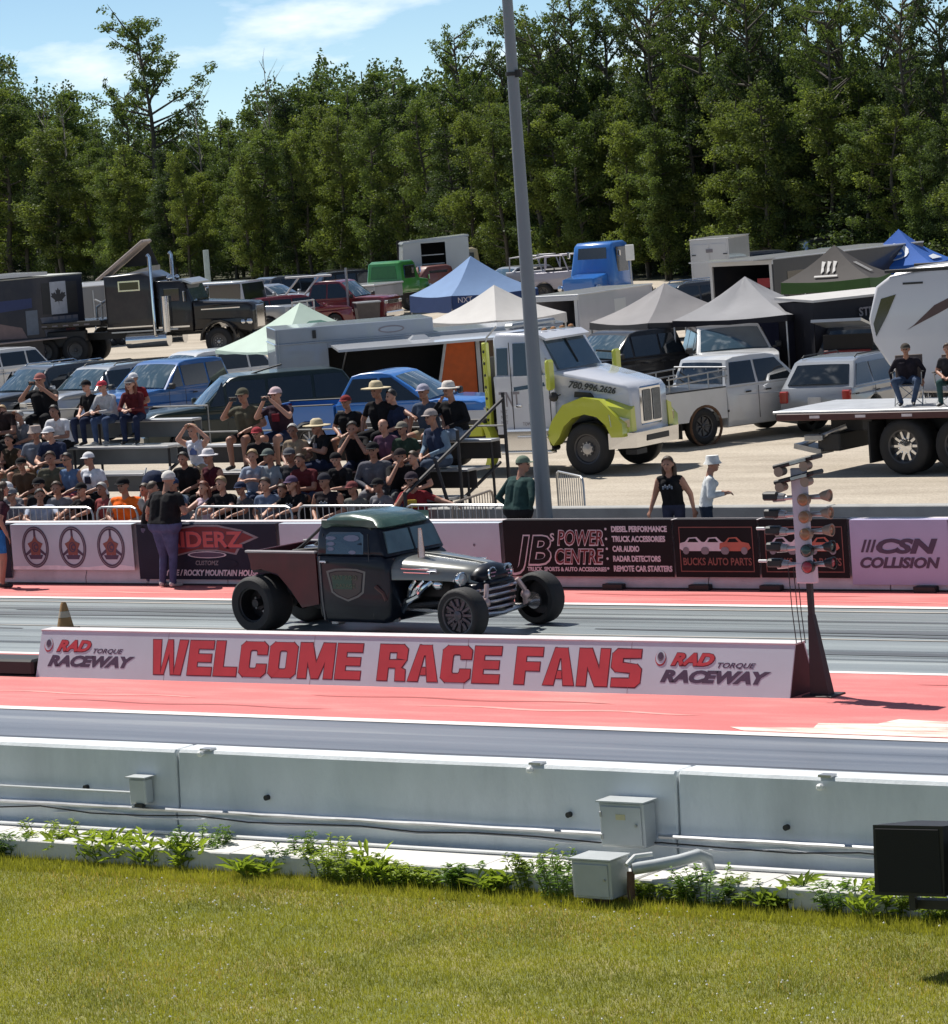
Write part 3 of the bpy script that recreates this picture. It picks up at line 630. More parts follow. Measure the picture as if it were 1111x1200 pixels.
# -------------------------------------------------- WELCOME RACE FANS sign
sg = thing('welcome_sign', 'low white A-frame sign reading welcome race fans between the lanes', 'sign', (0, 36.22, 0))
M_sign = mat('sign_lilac_white', (.53, .59, .65), .6, 0, .05, 1.5, dirt=.12, dirtcol=(.4, .35, .36))
XL, XR = -33.25, -21.55; H = .60; SL = .20
mb = MB(); th = .02
mb.hexa([(XL, 0, 0), (XR, 0, 0), (XR, th, 0), (XL, th, 0), (XL, SL, H), (XR, SL, H), (XR, SL+th, H), (XL, SL+th, H)]); mb.build('front_board', M_sign, sg)
mb = MB(); mb.hexa([(XL, .62, 0), (XR, .62, 0), (XR, .64, 0), (XL, .64, 0), (XL, SL+.20, H), (XR, SL+.20, H), (XR, SL+.22, H), (XL, SL+.22, H)]); mb.build('back_board', M_sign, sg)
mb = MB(); mb.box(((XL+XR)/2, SL+.115, H+.008), (XR-XL+.02, .24, .02), b=.004); mb.build('top_cap', M_bar, sg)
for X in (XL+.01, XR-.01):
    mb = MB(); mb.hexa([(X-.008, .022, 0), (X+.008, .022, 0), (X+.008, .618, 0), (X-.008, .618, 0), (X-.008, SL+.021, H-.004), (X+.008, SL+.021, H-.004), (X+.008, SL+.198, H-.004), (X-.008, SL+.198, H-.004)])
    mb.build('end_panel', mat('sign_end_dark_red', (.06, .02, .025), .7), sg)
# seams between the boards of the front
sdir = Vector((0, SL, H)).normalized(); snorm = Vector((0, -H, SL)).normalized()
for x in (-31.02, -28.6, -26.2, -23.8):
    mb = MB(); a = Vector((x, 0, 0))+snorm*.0015; b_ = a+Vector((.006, 0, 0)); up = Vector((0, SL, H)); mb.add([a, b_, b_+up, a+up], [(0, 1, 2, 3)]); mb.build('board_seam', mat('seam', (.25, .2, .21), .8), sg, 0)
def S(s, x, h, size, m, lift=.003, **k):
    lift *= .6; k.setdefault('ext', .0006)
    o = Vector((x, 0, 0))+sdir*h+snorm*lift; return text('lettering', s, size, face_frame(o, (1, 0, 0), sdir), m, sg, **k)
M_sred = mat('sign_red', (.50, .045, .055), .55, 0, .08, 4); M_sredd = mat('sign_red_edge', (.16, .02, .03), .55)
def chamf(x0, y0, x1, y1, c=.16, d=.12):
    return [(x0+c, y0), (x1-c, y0), (x1, y0+d), (x1, y1-d), (x1-c, y1), (x0+c, y1), (x0, y1-d), (x0, y0+d)]
def ringpoly(o, i, keep=range(8)): return [[o[k], o[(k+1) % 8], i[(k+1) % 8], i[k]] for k in keep]
def rc(x0, y0, x1, y1): return [(x0, y0), (x1, y0), (x1, y1), (x0, y1)]
_O = chamf(0, 0, 1, 1); _I = chamf(.36, .23, .64, .77, .05, .05)
GLY = {
 'W': (1.5, [[(0, 1), (.235, 1), (.31, 0), (.12, 0)], [(.31, 0), (.43, 1), (.50, 1), (.50, .62), (.40, 0)], [(.50, .62), (.50, 1), (.57, 1), (.69, 0), (.60, 0)], [(.765, 1), (1, 1), (.88, 0), (.69, 0)]]),
 'E': (1.0, [rc(0, 0, .38, 1), rc(.38, 0, 1, .23), rc(.38, .39, .95, .61), rc(.38, .77, 1, 1)]),
 'L': (.95, [rc(0, 0, .40, 1), rc(.40, 0, 1, .25)]),
 'C': (1.1, ringpoly(_O, _I, (0, 4, 5, 6, 7))+[[_O[1], _O[2], (1, .36), (.64, .36), _I[2], _I[1]], [_O[3], _O[4], _I[4], _I[3], (.64, .64), (1, .64)]]),
 'O': (1.12, ringpoly(_O, _I)),
 'M': (1.4, [rc(0, 0, .25, 1), rc(.75, 0, 1, 1), [(.25, 1), (.25, .48), (.40, 0), (.50, 0), (.50, .42), (.34, 1)], [(.75, 1), (.66, 1), (.50, .42), (.50, 0), (.60, 0), (.75, .48)]]),
 'R': (1.08, [rc(0, 0, .36, 1), rc(.36, .79, .85, 1), [(.85, 1), (1, .88), (1, .58), (.64, .62), (.64, .79)], [(.36, .36), (.36, .57), (.64, .57), (1, .58), (.9, .46), (.82, .36)], [(.62, .36), (.82, .36), (.97, .3), (1, 0), (.65, 0)]]),
 'A': (1.15, [[(0, 0), (.34, 0), (.47, .72), (.34, 1), (.30, 1)], [(.34, 1), (.70, 1), (.53, .72), (.47, .72)], [(.70, 1), (1, 0), (.66, 0), (.53, .72)], [(.405, .18), (.595, .18), (.565, .38), (.435, .38)]]),
 'F': (.98, [rc(0, 0, .38, 1), rc(.38, .77, 1, 1), rc(.38, .37, .92, .60)]),
 'N': (1.12, [rc(0, 0, .30, 1), rc(.70, 0, 1, 1), [(.30, 1), (.40, 1), (.70, .45), (.70, 0), (.60, 0), (.30, .52)]]),
 'S': (1.08, [[(.04, 0), (.84, 0), (1, .12), (.64, .22), (.04, .22)], [(1, .12), (1, .48), (.86, .60), (.64, .38), (.64, .22)], [(.64, .38), (.86, .60), (.36, .64), (.14, .40)], [(.14, .40), (.36, .64), (.36, .77), (0, .88), (0, .52)], [(0, .88), (.36, .77), (.96, .78), (.96, 1), (.16, 1)]]),
}
def blockword(s, x, h0, width, hh, gap=.10):
    tot = sum(GLY[c][0] for c in s)+gap*(len(s)-1); k = width/tot
    for c in s:
        w, polys = GLY[c]; fr = []
        for layer, (mm, ex, lf) in enumerate(((M_sredd, .013, .0012), (M_sred, 0.0, .0034))):
            mb = MB()
            for j, pl in enumerate(polys):
                P = [Vector((x+a*w*k, h0+b*hh)) for a, b in pl]; cen = sum(P, Vector((0, 0)))/len(P)
                ar = sum(P[i].x*P[(i+1) % len(P)].y-P[(i+1) % len(P)].x*P[i].y for i in range(len(P)))
                if ar < 0: P.reverse()
                Q = []
                for i in range(len(P)):
                    e1 = (P[i]-P[i-1]).normalized(); e2 = (P[(i+1) % len(P)]-P[i]).normalized(); nn = Vector((e1.y+e2.y, -e1.x-e2.x)); nn = nn.normalized() if nn.length > .1 else nn
                    Q.append(P[i]+nn*ex*1.3)
                tr = tessellate_polygon([[Vector((q.x, q.y, 0)) for q in Q]])
                vs = [Vector((q.x, 0, 0))+sdir*q.y+snorm*(lf+.00012*j) for q in Q]; mb.add(vs, [tuple(t) for t in tr])
            o = mb.build('letter_edge' if layer == 0 else 'letter', mm, sg if layer == 0 else fr[0], 0, fix=False); fr.append(o)
        x += (w+gap)*k
for s, x, w in (('WELCOME', -31.27, 3.46), ('RACE', -27.54, 1.86), ('FANS', -25.45, 1.82)): blockword(s, x, .085, w, .455)
for x0 in (-33.09, -23.37):
    S('RAD', x0+.14, .365, .20, M_sredd, lift=.003, bold=.016, shear=.35, width=.62); S('RAD', x0+.15, .37, .19, M_sred, lift=.0085, bold=.010, shear=.35, width=.6)
    S('TORQUE', x0+.80, .345, .085, M_ink, bold=.002, shear=.35, width=.52); S('RACEWAY', x0+.02, .165, .19, M_ink, bold=.012, shear=.3, width=1.52)
    for k, (rr, m) in enumerate(((.085, M_sred), (.075, M_sign), (.05, M_inkg), (.038, M_ink))):
        vs = [Vector((x0-.0+.0*k+(rr*.9)*math.cos(i*math.pi/10), 0, 0))+sdir*(.44+rr*math.sin(i*math.pi/10)*1.1+.01*k)+snorm*(.003+.0035*k) for i in range(20)]
        mb = MB(); mb.add(vs, [tuple(range(20))]); mb.build('emblem', m, sg, 0, fix=False)
# dark block at the left end of the sign
t = thing('black_block', 'low black foam block lying beside the left end of the welcome sign', 'block', (-34.35, 36.45, 0))
mb = MB(); mb.box((0, 0, .12), (2.1, .45, .22), b=.03); mb.build('body', M_dark, t)
mb = MB(); mb.box((0, 0, .01), (2.14, .5, .02)); mb.build('base', M_rub, t)
# traffic cone
t = thing('traffic_cone', 'weathered orange brown traffic cone standing behind the welcome sign', 'cone', (-36.23, 40.2, 0))
mb = MB(); mb.lathe([(.03, .13), (.05, .125), (.40, .045), (.42, .03)], (0, 0, 0), 'z', 16); mb.build('cone', mat('cone_brown', (.28, .16, .06), .7, 0, .2), t)
mb = MB(); mb.box((0, 0, .018), (.32, .32, .034), b=.01); mb.build('foot', M_rub, t)
mb = MB(); mb.lathe([(.20, .0935), (.29, .073)], (0, 0, 0), 'z', 16); mb.build('band', mat('cone_band', (.45, .38, .28), .6), t)

# -------------------------------------------------- starting light tree
ct = thing('starting_light_tree', 'drag strip starting light tree of amber, green and red lamps on a black post', 'starting lights', (-21.33, 36.42, 0))
M_post = mat('post_dark', (.02, .014, .016), .55); M_twh = mat('tree_white_board', (.55, .50, .58), .5, 0, .06); M_amb = mat('lens_amber', (.26, .12, .05), .25, 0, .1, coat=.5)
M_grn = mat('lens_green', (.02, .05, .04), .2, coat=.5); M_redl = mat('lens_red', (.28, .015, .03), .25, coat=.5); M_tan = mat('lamp_tan', (.26, .20, .15), .5)
mb = MB(); mb.hexa([(-.05, -.02, 0), (.20, -.02, 0), (.20, .12, 0), (-.05, .12, 0), (-.033, .015, .95), (.035, .015, .95), (.035, .085, .95), (-.033, .085, .95)]); mb.build('base_fin', M_post, ct)
mb = MB(); mb.box((0, .05, 1.3), (.06, .06, 2.5)); mb.build('post', M_post, ct)
mb = MB(); mb.box((.09, .05, .012), (.40, .34, .024), b=.006); mb.build('base_plate', M_post, ct)
mb = MB(); mb.box((0, -.03, 2.02), (.21, .05, 1.30), b=.012); mb.build('board', M_twh, ct)
mb = MB(); mb.box((0.01, -.01, 1.45), (.25, .10, .24), b=.012); mb.build('sensor_box', M_twh, ct)
for z in (2.57, 2.75):       # twin hooded pre stage bars
    R = Matrix.Rotation(rad(-12), 3, 'Y'); 
    mb = MB(); mb.box((.01, -.06, z), (.55, .26, .055), rot=R, b=.015); mb.build('hood', M_dark, ct)
    for dx in (-.18, .16):
        mb = MB(); mb.cyl((dx, -.06, z-.075+dx*.18), (dx, -.19, z-.075+dx*.18), .05, .06, 14); mb.build('lamp_housing', M_tan, ct)
    mb = MB(); mb.box((.10, -.215, z+.015), (.22, .01, .035), rot=R); mb.build('reflector', M_steel, ct)
rows = [(2.33, M_amb), (2.13, M_amb), (1.93, M_amb), (1.74, M_grn), (1.55, M_redl)]
for k, (z, m) in enumerate(rows):
    for sgn in (-1, 1):
        # lamp on the far side carries its coloured lens, the near lane side shows the black housing
        hm = M_dark if sgn < 0 else M_tan if k < 3 else M_dark
        mb = MB(); mb.cyl((sgn*.10, -.03, z), (sgn*.30, -.06, z+.01*sgn), .025, .035, 10); mb.build('lamp_arm', M_steel, ct)
        if sgn > 0:
            mb = MB(); mb.lathe([(.27, .03), (.31, .05), (.40, .075), (.405, .062), (.37, .05)], (0, -.05, z+.02), 'x', 16); la = mb.build('lamp_housing', hm, ct)
            mb = MB(); mb.ball((.375, -.05, z+.02), .06, 12, sc=(.35, 1, 1)); mb.build('lens', m if k != 0 else M_tan, la)
            mb = MB(); mb.cyl((.09, -.06, z-.02), (.09, -.14, z-.02), .07, .075, 14); la = mb.build('lamp_housing', hm, ct)
            mb = MB(); mb.ball((.09, -.14, z-.02), .068, 12, sc=(1, .4, 1)); mb.build('lens', m, la)
        else:
            mb = MB(); mb.box((-.37, -.06, z+.02), (.20, .11, .10), b=.02); la = mb.build('lamp_housing', hm, ct)
            mb = MB(); mb.cyl((-.20, -.04, z), (-.34, -.05, z+.005), .045, .06, 12); mb.build('lens', mat('lens_clear', (.3, .3, .31), .15, .3, coat=.5), la)
            if k in (2, 4):
                mb = MB(); mb.box((-.50, -.13, z+.05), (.12, .02, .035), b=.008); mb.build('glint_plate', M_white, la)
for k, dx in enumerate((-.26, -.19, -.14)):
    mb = MB(); mb.tube([(dx, .03, 1.52), (dx+.015, .03, 1.0), (dx+.05, .02, .62)], .006, 5); mb.build('hanging_cord', M_post, ct)

# black loudspeaker in the foreground
sp = thing('loudspeaker', 'large black outdoor loudspeaker on a low frame at the right edge of the lawn', 'loudspeaker', (-13.55, 24.55, 0), rad(8))
M_spk = mat('speaker_black', (.006, .006, .008), .55, 0, .3, 12)
mb = MB(); mb.hexa([(-.30, -.20, .62), (.27, -.20, .62), (.42, .35, .70), (-.15, .35, .70), (-.28, -.20, 1.17), (.29, -.20, 1.17), (.44, .35, 1.10), (-.13, .35, 1.10)]); c_ = mb.build('cabinet', M_spk, sp)
mb = MB(); mb.box((-.005, -.205, .895), (.52, .012, .50), b=.005); mb.build('grille', mat('speaker_grille', (.004, .004, .006), .8, 0, .5, 90), sp)
mb = MB(); mb.box((-.02, -.12, .56), (.05, .05, .13)); mb.box((.6, .0, .52), (1.3, .09, .07)); mb.build('bracket', M_dark, sp)
for x in (.35, 1.15):
    mb = MB(); mb.cyl((x, 0, 0), (x, 0, .5), .03, n=8); mb.build('leg', M_dark, sp)
mb = MB(); mb.box((.85, .1, .8), (.8, .5, .5), b=.03); mb.build('horn_box', M_spk, sp)
# ================================================================== VEHICLES
M_glass = glass(); M_glassb = mat('windscreen_reflection_blue', (.05, .085, .11), .05, 0, .15, 2, coat=1.0, spec=1.0)  # windscreen base made lighter and bluer in place of a reflection
M_trim = mat('black_trim', (.02, .02, .021), .55, 0, .1); M_rim = mat('alloy_rim', (.42, .42, .43), .3, .8, .08); M_rimd = mat('dark_rim', (.07, .07, .075), .35, .6)
M_tail = mat('tail_lamp_red', (.30, .012, .012), .15, 0, .1, coat=.7); M_lamp = mat('head_lamp', (.55, .55, .52), .08, .3, .1, coat=.9)
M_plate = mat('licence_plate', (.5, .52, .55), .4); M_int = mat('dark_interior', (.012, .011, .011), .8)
def paint(n, c, rough=.28, metal=.0, dirt=.12): return mat('paint_'+n, c, rough, metal, .04, 1.5, coat=.35 if max(c) < .05 else .8, spec=.3 if max(c) < .05 else .5, dirt=dirt, dirtcol=(.22, .19, .15))
P_white = paint('white', (.66, .67, .68)); P_grey = paint('grey', (.20, .225, .25), metal=.3); P_blue = paint('blue', (.02, .115, .36)); P_dkgreen = paint('dark_green', (.016, .030, .030))
P_black = paint('black', (.012, .012, .014)); P_silver = paint('silver', (.34, .36, .39), metal=.35); P_red = paint('dark_red', (.17, .012, .02)); P_cream = paint('cream', (.50, .42, .26)); P_green = paint('green', (.035, .22, .035))
P_bright = paint('royal_blue', (.03, .16, .50)); P_dgrey = paint('dark_grey', (.07, .075, .085), metal=.3)
def wheel(par, x, y, r, w, side, rim=None, spokes=8, rimfrac=.62, name='wheel', dish=.04, hub=.16, lug=0):
    """tyre ring with its rim inside; side -1/+1 is the outer face direction"""
    rm = rim or M_rim; rr = r*rimfrac; t = MB(); s = side
    t.lathe([(-w/2, rr*.97), (-w/2, r*.90), (-w/2+.02, r*.965), (-w/2+.05, r), (w/2-.05, r), (w/2-.02, r*.965), (w/2+.004, r*.90), (w/2+.008, rr*1.15), (w/2-.012, rr*.98), (w/2-.03, rr*.97)], (0, 0, 0), 'y', 28, 0, sgn=s)
    for k in range(44):
        a = 2*math.pi*k/44; t.box((r*.972*math.cos(a), 0, r*.972*math.sin(a)), (.012, w*.72, r*.09), rot=Matrix.Rotation(-a, 3, 'Y'))
    o = t.build(name, M_rub, par, 40, loc=(x, y, r))
    m = MB()
    m.lathe([(w/2-.03, rr*1.0), (w/2-.012, rr*.99), (w/2-.02, rr*.90), (w/2-dish-.03, rr*.84), (w/2-dish-.045, rr*.2)], (0, 0, 0), 'y', 26, 1, sgn=s)
    m.lathe([(w/2-dish-.10, 0.0), (w/2-dish-.10, rr*.84)], (0, 0, 0), 'y', 26, 1, sgn=s)
    y0 = (w/2-dish-.025)*s
    for k in range(spokes):
        a = 2*math.pi*k/spokes; R = Matrix.Rotation(-a, 3, 'Y'); m.box((rr*.52*math.cos(a), y0, rr*.52*math.sin(a)), (rr*.72, .035, rr*.20), rot=R, b=.01)
    m.lathe([(w/2-dish-.05, rr*hub*1.4), (w/2-dish+.01, rr*hub*1.2), (w/2-dish+.02, 0.001)], (0, 0, 0), 'y', 14, 0, sgn=s)
    for k in range(lug):
        a = 2*math.pi*k/lug+.3; c = (rr*.42*math.cos(a), y0+.02*s, rr*.42*math.sin(a)); m.cyl(c, (c[0], c[1]+.03*s, c[2]), rr*.05, n=6)
    m.build('rim', [rm, M_rimd], o, 40); return o
def arch(x, r, zb, n=9, up=0.0):
    a0 = math.asin(max(-1, min(1, (zb-(r*.95))/(r*1.0)))) if False else 0
    out = []; R = r; zc = R*.83
    s = max(-.95, min(.95, (zb-zc)/R)); t0 = math.asin(s)
    for i in range(n+1):
        t = math.pi-t0 - (math.pi-2*t0)*i/n; out.append((x+R*math.cos(t), zc+R*math.sin(t)))
    return out
def car(name, label, kind, col, px, py, a, ref=(0, 0), group=None, cat=None, L=4.7, W=.92, H=1.7, belt=1.0, hood=.98, wb=2.8, fo=.9, wr=.36, ww=.23, wbase=None, wtop=None, rtop=None, rbase=None,
        pillars=(), rimm=None, tail=True, rails=False, grille_m=None, sill=.30, glassm=None, wind=None, sc=1.0, extra=None, hatch=True, detail=True, spokes=8):
    t = thing(name, label, cat or kind, group=group); xf = wb/2+fo; xr = xf-L
    truck = kind == 'pickup truck'; wind = wind or M_glassb; glassm = glassm or M_glass
    wbase = wbase if wbase is not None else wb/2-.35; wtop = wtop if wtop is not None else wbase-.75
    ar = wr*1.16
    if truck:
        cabr = rbase if rbase is not None else -wb/2+.75; bedz = belt+.02
        low = [(cabr, sill)]+[(wb/2-ar-.05, sill)]+arch(wb/2, ar, sill)+[(xf-.12, sill+.02), (xf, sill+.12), (xf, hood-.22), (xf-.06, hood-.06), (xf-.22, hood), (wbase+.1, belt+.05), (wbase, belt+.03), (cabr, belt)]
    else:
        low = [(xr+.06, sill+.05)]+arch(-wb/2, ar, sill)+arch(wb/2, ar, sill)+[(xf-.12, sill+.02), (xf, sill+.10), (xf, hood-.22), (xf-.05, hood-.08), (xf-.25, hood), (wbase+.1, belt+.05), (wbase, belt+.03), ((rbase if rbase is not None else xr+.1), belt+.02), (xr+.02, belt-.12), (xr, sill+.3)]
    endt = lambda x, z: (1-.10*max(0, (x-(xf-.7))/.7)**2)*(1-.06*max(0, ((xr+.5)-x)/.5)**2)*(1-.05*max(0, (.62-z)/.35)**1.5)*(1-.03*max(0, z-.8)/.3)
    mb = MB(); mb.slab(low, W, .05, 0, endt, seg=.16); mb.build('body', col, t, 38)
    # cabin
    rt = rtop if rtop is not None else (cabr+.18 if truck else xr+.55); rb = rbase if rbase is not None else (cabr if truck else xr+.12)
    cw = W-.035; k = .19; tap = lambda x, z: 1-k*max(0, (z-belt))/(H-belt)
    cab = [(rb, belt-.02), (wbase, belt-.02), (wbase-(wbase-wtop)*.5, belt+(H-.06-belt)*.52), (wtop, H-.06), (wtop-.22, H-.012), ((wtop+rt)/2, H), (rt+.22, H-.015), (rt, H-.07)]
    mb = MB(); mb.slab(cab, cw, .045, 0, tap, seg=.25); mb.build('cabin', col, t, 30)
    fx = lambda z: wbase+(wtop-wbase)*(z-belt)/(H-.06-belt); rx = lambda z: rb+(rt-rb)*(z-belt)/(H-.07-belt)
    z0, z1 = belt+.05, H-.13
    ps = [None]+list(pillars)+[None]; g = .035
    for sgn in (-1, 1):
        for i in range(len(ps)-1):
            l0 = rx(z0)+.10 if ps[i] is None else ps[i]+g; l1 = rx(z1)+.08 if ps[i] is None else ps[i]+g
            r0 = fx(z0)-.16 if ps[i+1] is None else ps[i+1]-g; r1 = fx(z1)-.09 if ps[i+1] is None else ps[i+1]-g
            if r0-l0 < .08: continue
            vs = []
            for off in (.0, .008):
                for (x, z) in ((l0, z0), (r0, z0), (max(r1, l1+.03), z1), (l1, z1)): vs.append((x, sgn*(cw*tap(x, z)+off-.001), z))
            mb = MB(); mb.hexa(vs); mb.build('side_window', glassm, t, 0)
    def screen(f, za, zb, sg, nm, gm, ins=.09):
        mb = MB(); nu, nv = 10, 6; vs = []; bul = .075 if sg > 0 else .03
        for i in range(nv+1):
            z = za+(zb-za)*i/nv; x = f(z)
            for j in range(nu+1):
                u = -1+2*j/nu; yy = u*(cw*tap(x, z)-ins); b = (1-u*u)*bul*(.55+.45*math.sin(math.pi*(.15+.7*i/nv)))+.012
                vs.append((x+sg*b*.8, yy, z+b*.6))
        n0 = len(vs); edge = [j for j in range(nu+1)]+[i*(nu+1)+nu for i in range(1, nv+1)]+[nv*(nu+1)+j for j in range(nu-1, -1, -1)]+[i*(nu+1) for i in range(nv-1, 0, -1)]
        back = [(vs[e][0]-sg*.06, vs[e][1], vs[e][2]-.05) for e in edge]; vs += back; ne = len(edge)
        fs = [(i*(nu+1)+j, i*(nu+1)+j+1, (i+1)*(nu+1)+j+1, (i+1)*(nu+1)+j) for i in range(nv) for j in range(nu)]
        mb.add(vs, fs, 0, True); mb.add([vs[e] for e in edge]+back, [(k, (k+1) % ne, ne+(k+1) % ne, ne+k) for k in range(ne)])
        return mb.build(nm, gm, t, 30)
    def fcurve(z):
        zm = belt+(H-.06-belt)*.52; xm = wbase-(wbase-wtop)*.5
        return wbase+(xm-wbase)*(z-belt)/(zm-belt) if z < zm else xm+(wtop-xm)*(z-zm)/(H-.06-zm)
    screen(fcurve, belt+.05, H-.11, 1, 'windscreen', wind)
    screen(rx, belt+.08, H-.14, -1, 'rear_window', glassm, .13)
    # lamps, grille, bumpers, mirrors, handles
    we = W*endt(xf, .7)
    for s in (-1, 1):
        mb = MB(); mb.box((xf-.055, s*(we-.17), hood-.23), (.16, .30, .14), b=.03); mb.build('headlight', M_lamp, t)
        mb = MB(); mb.box((wbase-.12, s*(W+.13), belt+.10), (.12, .18, .15), b=.03); mb.box((wbase-.1, s*(W+.03), belt+.05), (.05, .12, .04)); mb.build('side_mirror', col if not truck else M_trim, t)
        if tail:
            zt = belt-.16 if not truck else belt-.20; hh = .26 if not truck else .38
            mb = MB(); mb.box((xr+.035, s*(W*endt(xr, .9)-.10), zt), (.12, .20, hh), b=.025); mb.build('tail_light', M_tail, t)
    mb = MB(); mb.box((xf-.02, 0, hood-.24), (.09, we*1.15, .17), b=.02)
    for q in range(3): mb.box((xf+.028, 0, hood-.30+q*.06), (.02, we*1.1, .02), mi=1)
    mb.build('grille', [grille_m or M_trim, M_chrome], t)
    mb = MB(); mb.box((xf+.015, 0, sill+.17), (.16, we*2*.98, .22), b=.05); mb.build('front_bumper', M_chrome if truck else col, t)
    mb = MB(); mb.box((xr-.01, 0, sill+.17 if not truck else .58), (.16, W*1.9, .2), b=.05); mb.build('rear_bumper', M_chrome if truck else col, t)
    mb = MB(); mb.box((xr-.10 if truck else xr-.035, 0, .62 if truck else belt-.25), (.012, .31, .16)); mb.build('number_plate', M_plate, t)
    if detail:
        dx = [p for p in pillars if p > rx(belt)+.3][:3]; edges = sorted(set([wbase-.12]+list(dx)))
        for s in (-1, 1):
            for xx in edges:
                mb = MB(); mb.box((xx, s*(W*endt(xx, .8)+.0005), (sill+.12+belt)/2), (.012, .006, belt-sill-.16)); mb.build('door_seam', M_trim, t, 0)
            for xx in edges:
                if xx-.22 > rx(belt): mb = MB(); mb.box((xx-1.02+.28 if False else xx-.9 if xx-.9 > rx(belt) else xx-.3, s*(W+.012), belt-.13), (.16, .03, .035), b=.01); mb.build('door_handle', M_trim if col != P_white else M_chrome, t)
    mb = MB(); mb.box(((xf+xr)/2, 0, sill+.1), (L-.5, W*1.5, .12)); mb.build('underbody', M_trim, t)
    if rails:
        for s in (-1, 1): mb = MB(); mb.tube([(rt+.2, s*cw*.72, H+.0), (rt+.3, s*cw*.72, H+.05), (wtop-.3, s*cw*.72, H+.045), (wtop-.2, s*cw*.72, H-.01)], .016, 6); mb.build('roof_rail', M_chrome if rails == 2 else M_trim, t)
    for x in (wb/2, -wb/2):
        for s in (-1, 1): wheel(t, x, s*(W-ww/2-.01), wr, ww, s, rimm, spokes)
    if truck:
        bx0, bx1 = xr+.02, cabr-.03; z0b = sill+.22
        side = [(bx0, z0b)]+arch(-wb/2, ar, z0b)+[(bx1, z0b), (bx1, bedz), (bx0, bedz)]
        for s in (-1, 1):
            mb = MB(); mb.prism(side, s*W, s*(W-.09)); ob = mb.build('bed_side', col, t, 30)
            mb = MB(); mb.box(((bx0+bx1)/2, s*(W-.045), bedz+.012), (bx1-bx0, .11, .03), b=.01); mb.build('bed_rail', M_trim if rails != 3 else M_chrome, t)
        mb = MB(); mb.box((bx0+.03, 0, (z0b+bedz)/2+.02), (.06, 2*W-.19, bedz-z0b-.04), b=.015); mb.build('tailgate', col, t)
        mb = MB(); mb.box((bx1-.02, 0, (z0b+bedz)/2), (.05, 2*W-.19, bedz-z0b)); mb.build('bed_front', col, t)
        mb = MB(); mb.box(((bx0+bx1)/2, 0, z0b+.15), (bx1-bx0-.12, 2*W-.19, .04)); mb.build('bed_floor', M_trim, t)
    if extra: extra(t, dict(xf=xf, xr=xr, cw=cw, tap=tap, rt=rt, rb=rb, fx=fx))
    p = put(t, px, py, a, ref); return t

# ---- hero white pickup (older extended cab)
def ex_rack(t, d):
    for s in (-1, 1):
        mb = MB(); 
        for z in (1.42, 1.56): mb.tube([(-2.55, s*.86, z-.08), (-.85, s*.86, z)], .018, 6)
        for x in (-2.5, -1.95, -1.4, -.9): mb.tube([(x, s*.86, 1.12), (x, s*.86, 1.54)], .016, 6)
        mb.build('bed_rack', M_steel, t)
    mb = MB(); mb.tube([(-.86, -.86, 1.60), (-.86, .86, 1.60)], .02, 6); mb.tube([(-.86, -.86, 1.35), (-.86, .86, 1.35)], .018, 6)
    for y in (-.6, -.2, .2, .6): mb.tube([(-.86, y, 1.12), (-.86, y, 1.60)], .015, 6)
    mb.build('headache_rack', M_steel, t)
    mb = MB(); mb.box((-1.9, -.84, 1.17), (1.3, .16, .05), b=.01); mb.build('tool_rail', M_chrome, t)
    mb = MB(); mb.box((.1, -.937, .66), (2.3, .012, .05)); mb.build('side_moulding', M_trim, t)
    for s in (-1, 1):
        mb = MB(); mb.lathe([(0, .40), (.03, .42), (.03, .455), (0, .465)], (-1.6, s*.93, .40), 'y', 28, sgn=s); mb.build('arch_flare', M_rust, t)
    mb = MB(); mb.box((-2.2, -.70, .35), (.02, .25, .35)); mb.build('mudflap', M_rub, t)
car('pickup_truck', 'old white extended cab pickup with a steel bed rack, right of the white tow truck', 'pickup truck', paint('old_white', (.60, .61, .62), .35, dirt=.25), 828, 521, 37, ref=(-1.6, -.9),
    L=5.4, W=.95, H=1.82, belt=1.16, hood=1.12, wb=3.3, fo=.85, wr=.40, ww=.25, rbase=-.95, pillars=(-.05,), wbase=1.25, wtop=.62, rails=0, extra=ex_rack, rimm=M_rimd)
# ---- grey wagon seen from behind
car('station_wagon', 'silver grey wagon seen from behind between the old white pickup and the camper trailer', 'car', P_silver, 964, 509, 57, ref=(-2.2, 0), H=1.62, L=4.75, belt=1.0, wb=2.7, fo=.95, pillars=(-1.35, -.35, .6), rails=1, cat='car')
# ---- white pickup facing the camera, black SUV, hatch up SUV
car('pickup_truck', 'white crew cab pickup facing the track behind the old white pickup', 'pickup truck', P_white, 868, 470, -84, ref=(1.7, 0), H=1.88, L=5.6, W=1.0, belt=1.22, hood=1.2, wb=3.5, wr=.4, pillars=(-.15, .7), rbase=-.95)
car('pickup_truck', 'dark charcoal crew cab pickup with windscreen in reflection blue right behind the white tow truck', 'pickup truck', P_black, 745, 474, 218, ref=(0, 0), H=1.9, L=5.7, W=1.0, belt=1.22, hood=1.2, wb=3.6, wr=.4, pillars=(-.15, .75), rbase=-1.0)
def ex_hatch(t, d):
    mb = MB(); mb.hexa([(-2.15, -.62, 1.66), (-2.15, .62, 1.66), (-3.05, .66, 1.86), (-3.05, -.66, 1.86), (-2.15, -.62, 1.72), (-2.15, .62, 1.72), (-3.02, .66, 1.93), (-3.02, -.66, 1.93)]); mb.build('raised_hatch', P_silver, t)
    mb = MB(); mb.box((-2.33, 0, 1.1), (.04, 1.3, .8)); mb.build('open_boot', M_int, t)
    mb = MB(); mb.box((-2.40, 0, .98), (.06, 1.25, .28), b=.02); mb.build('red_cargo', mat('red_cargo', (.14, .01, .012), .6), t)
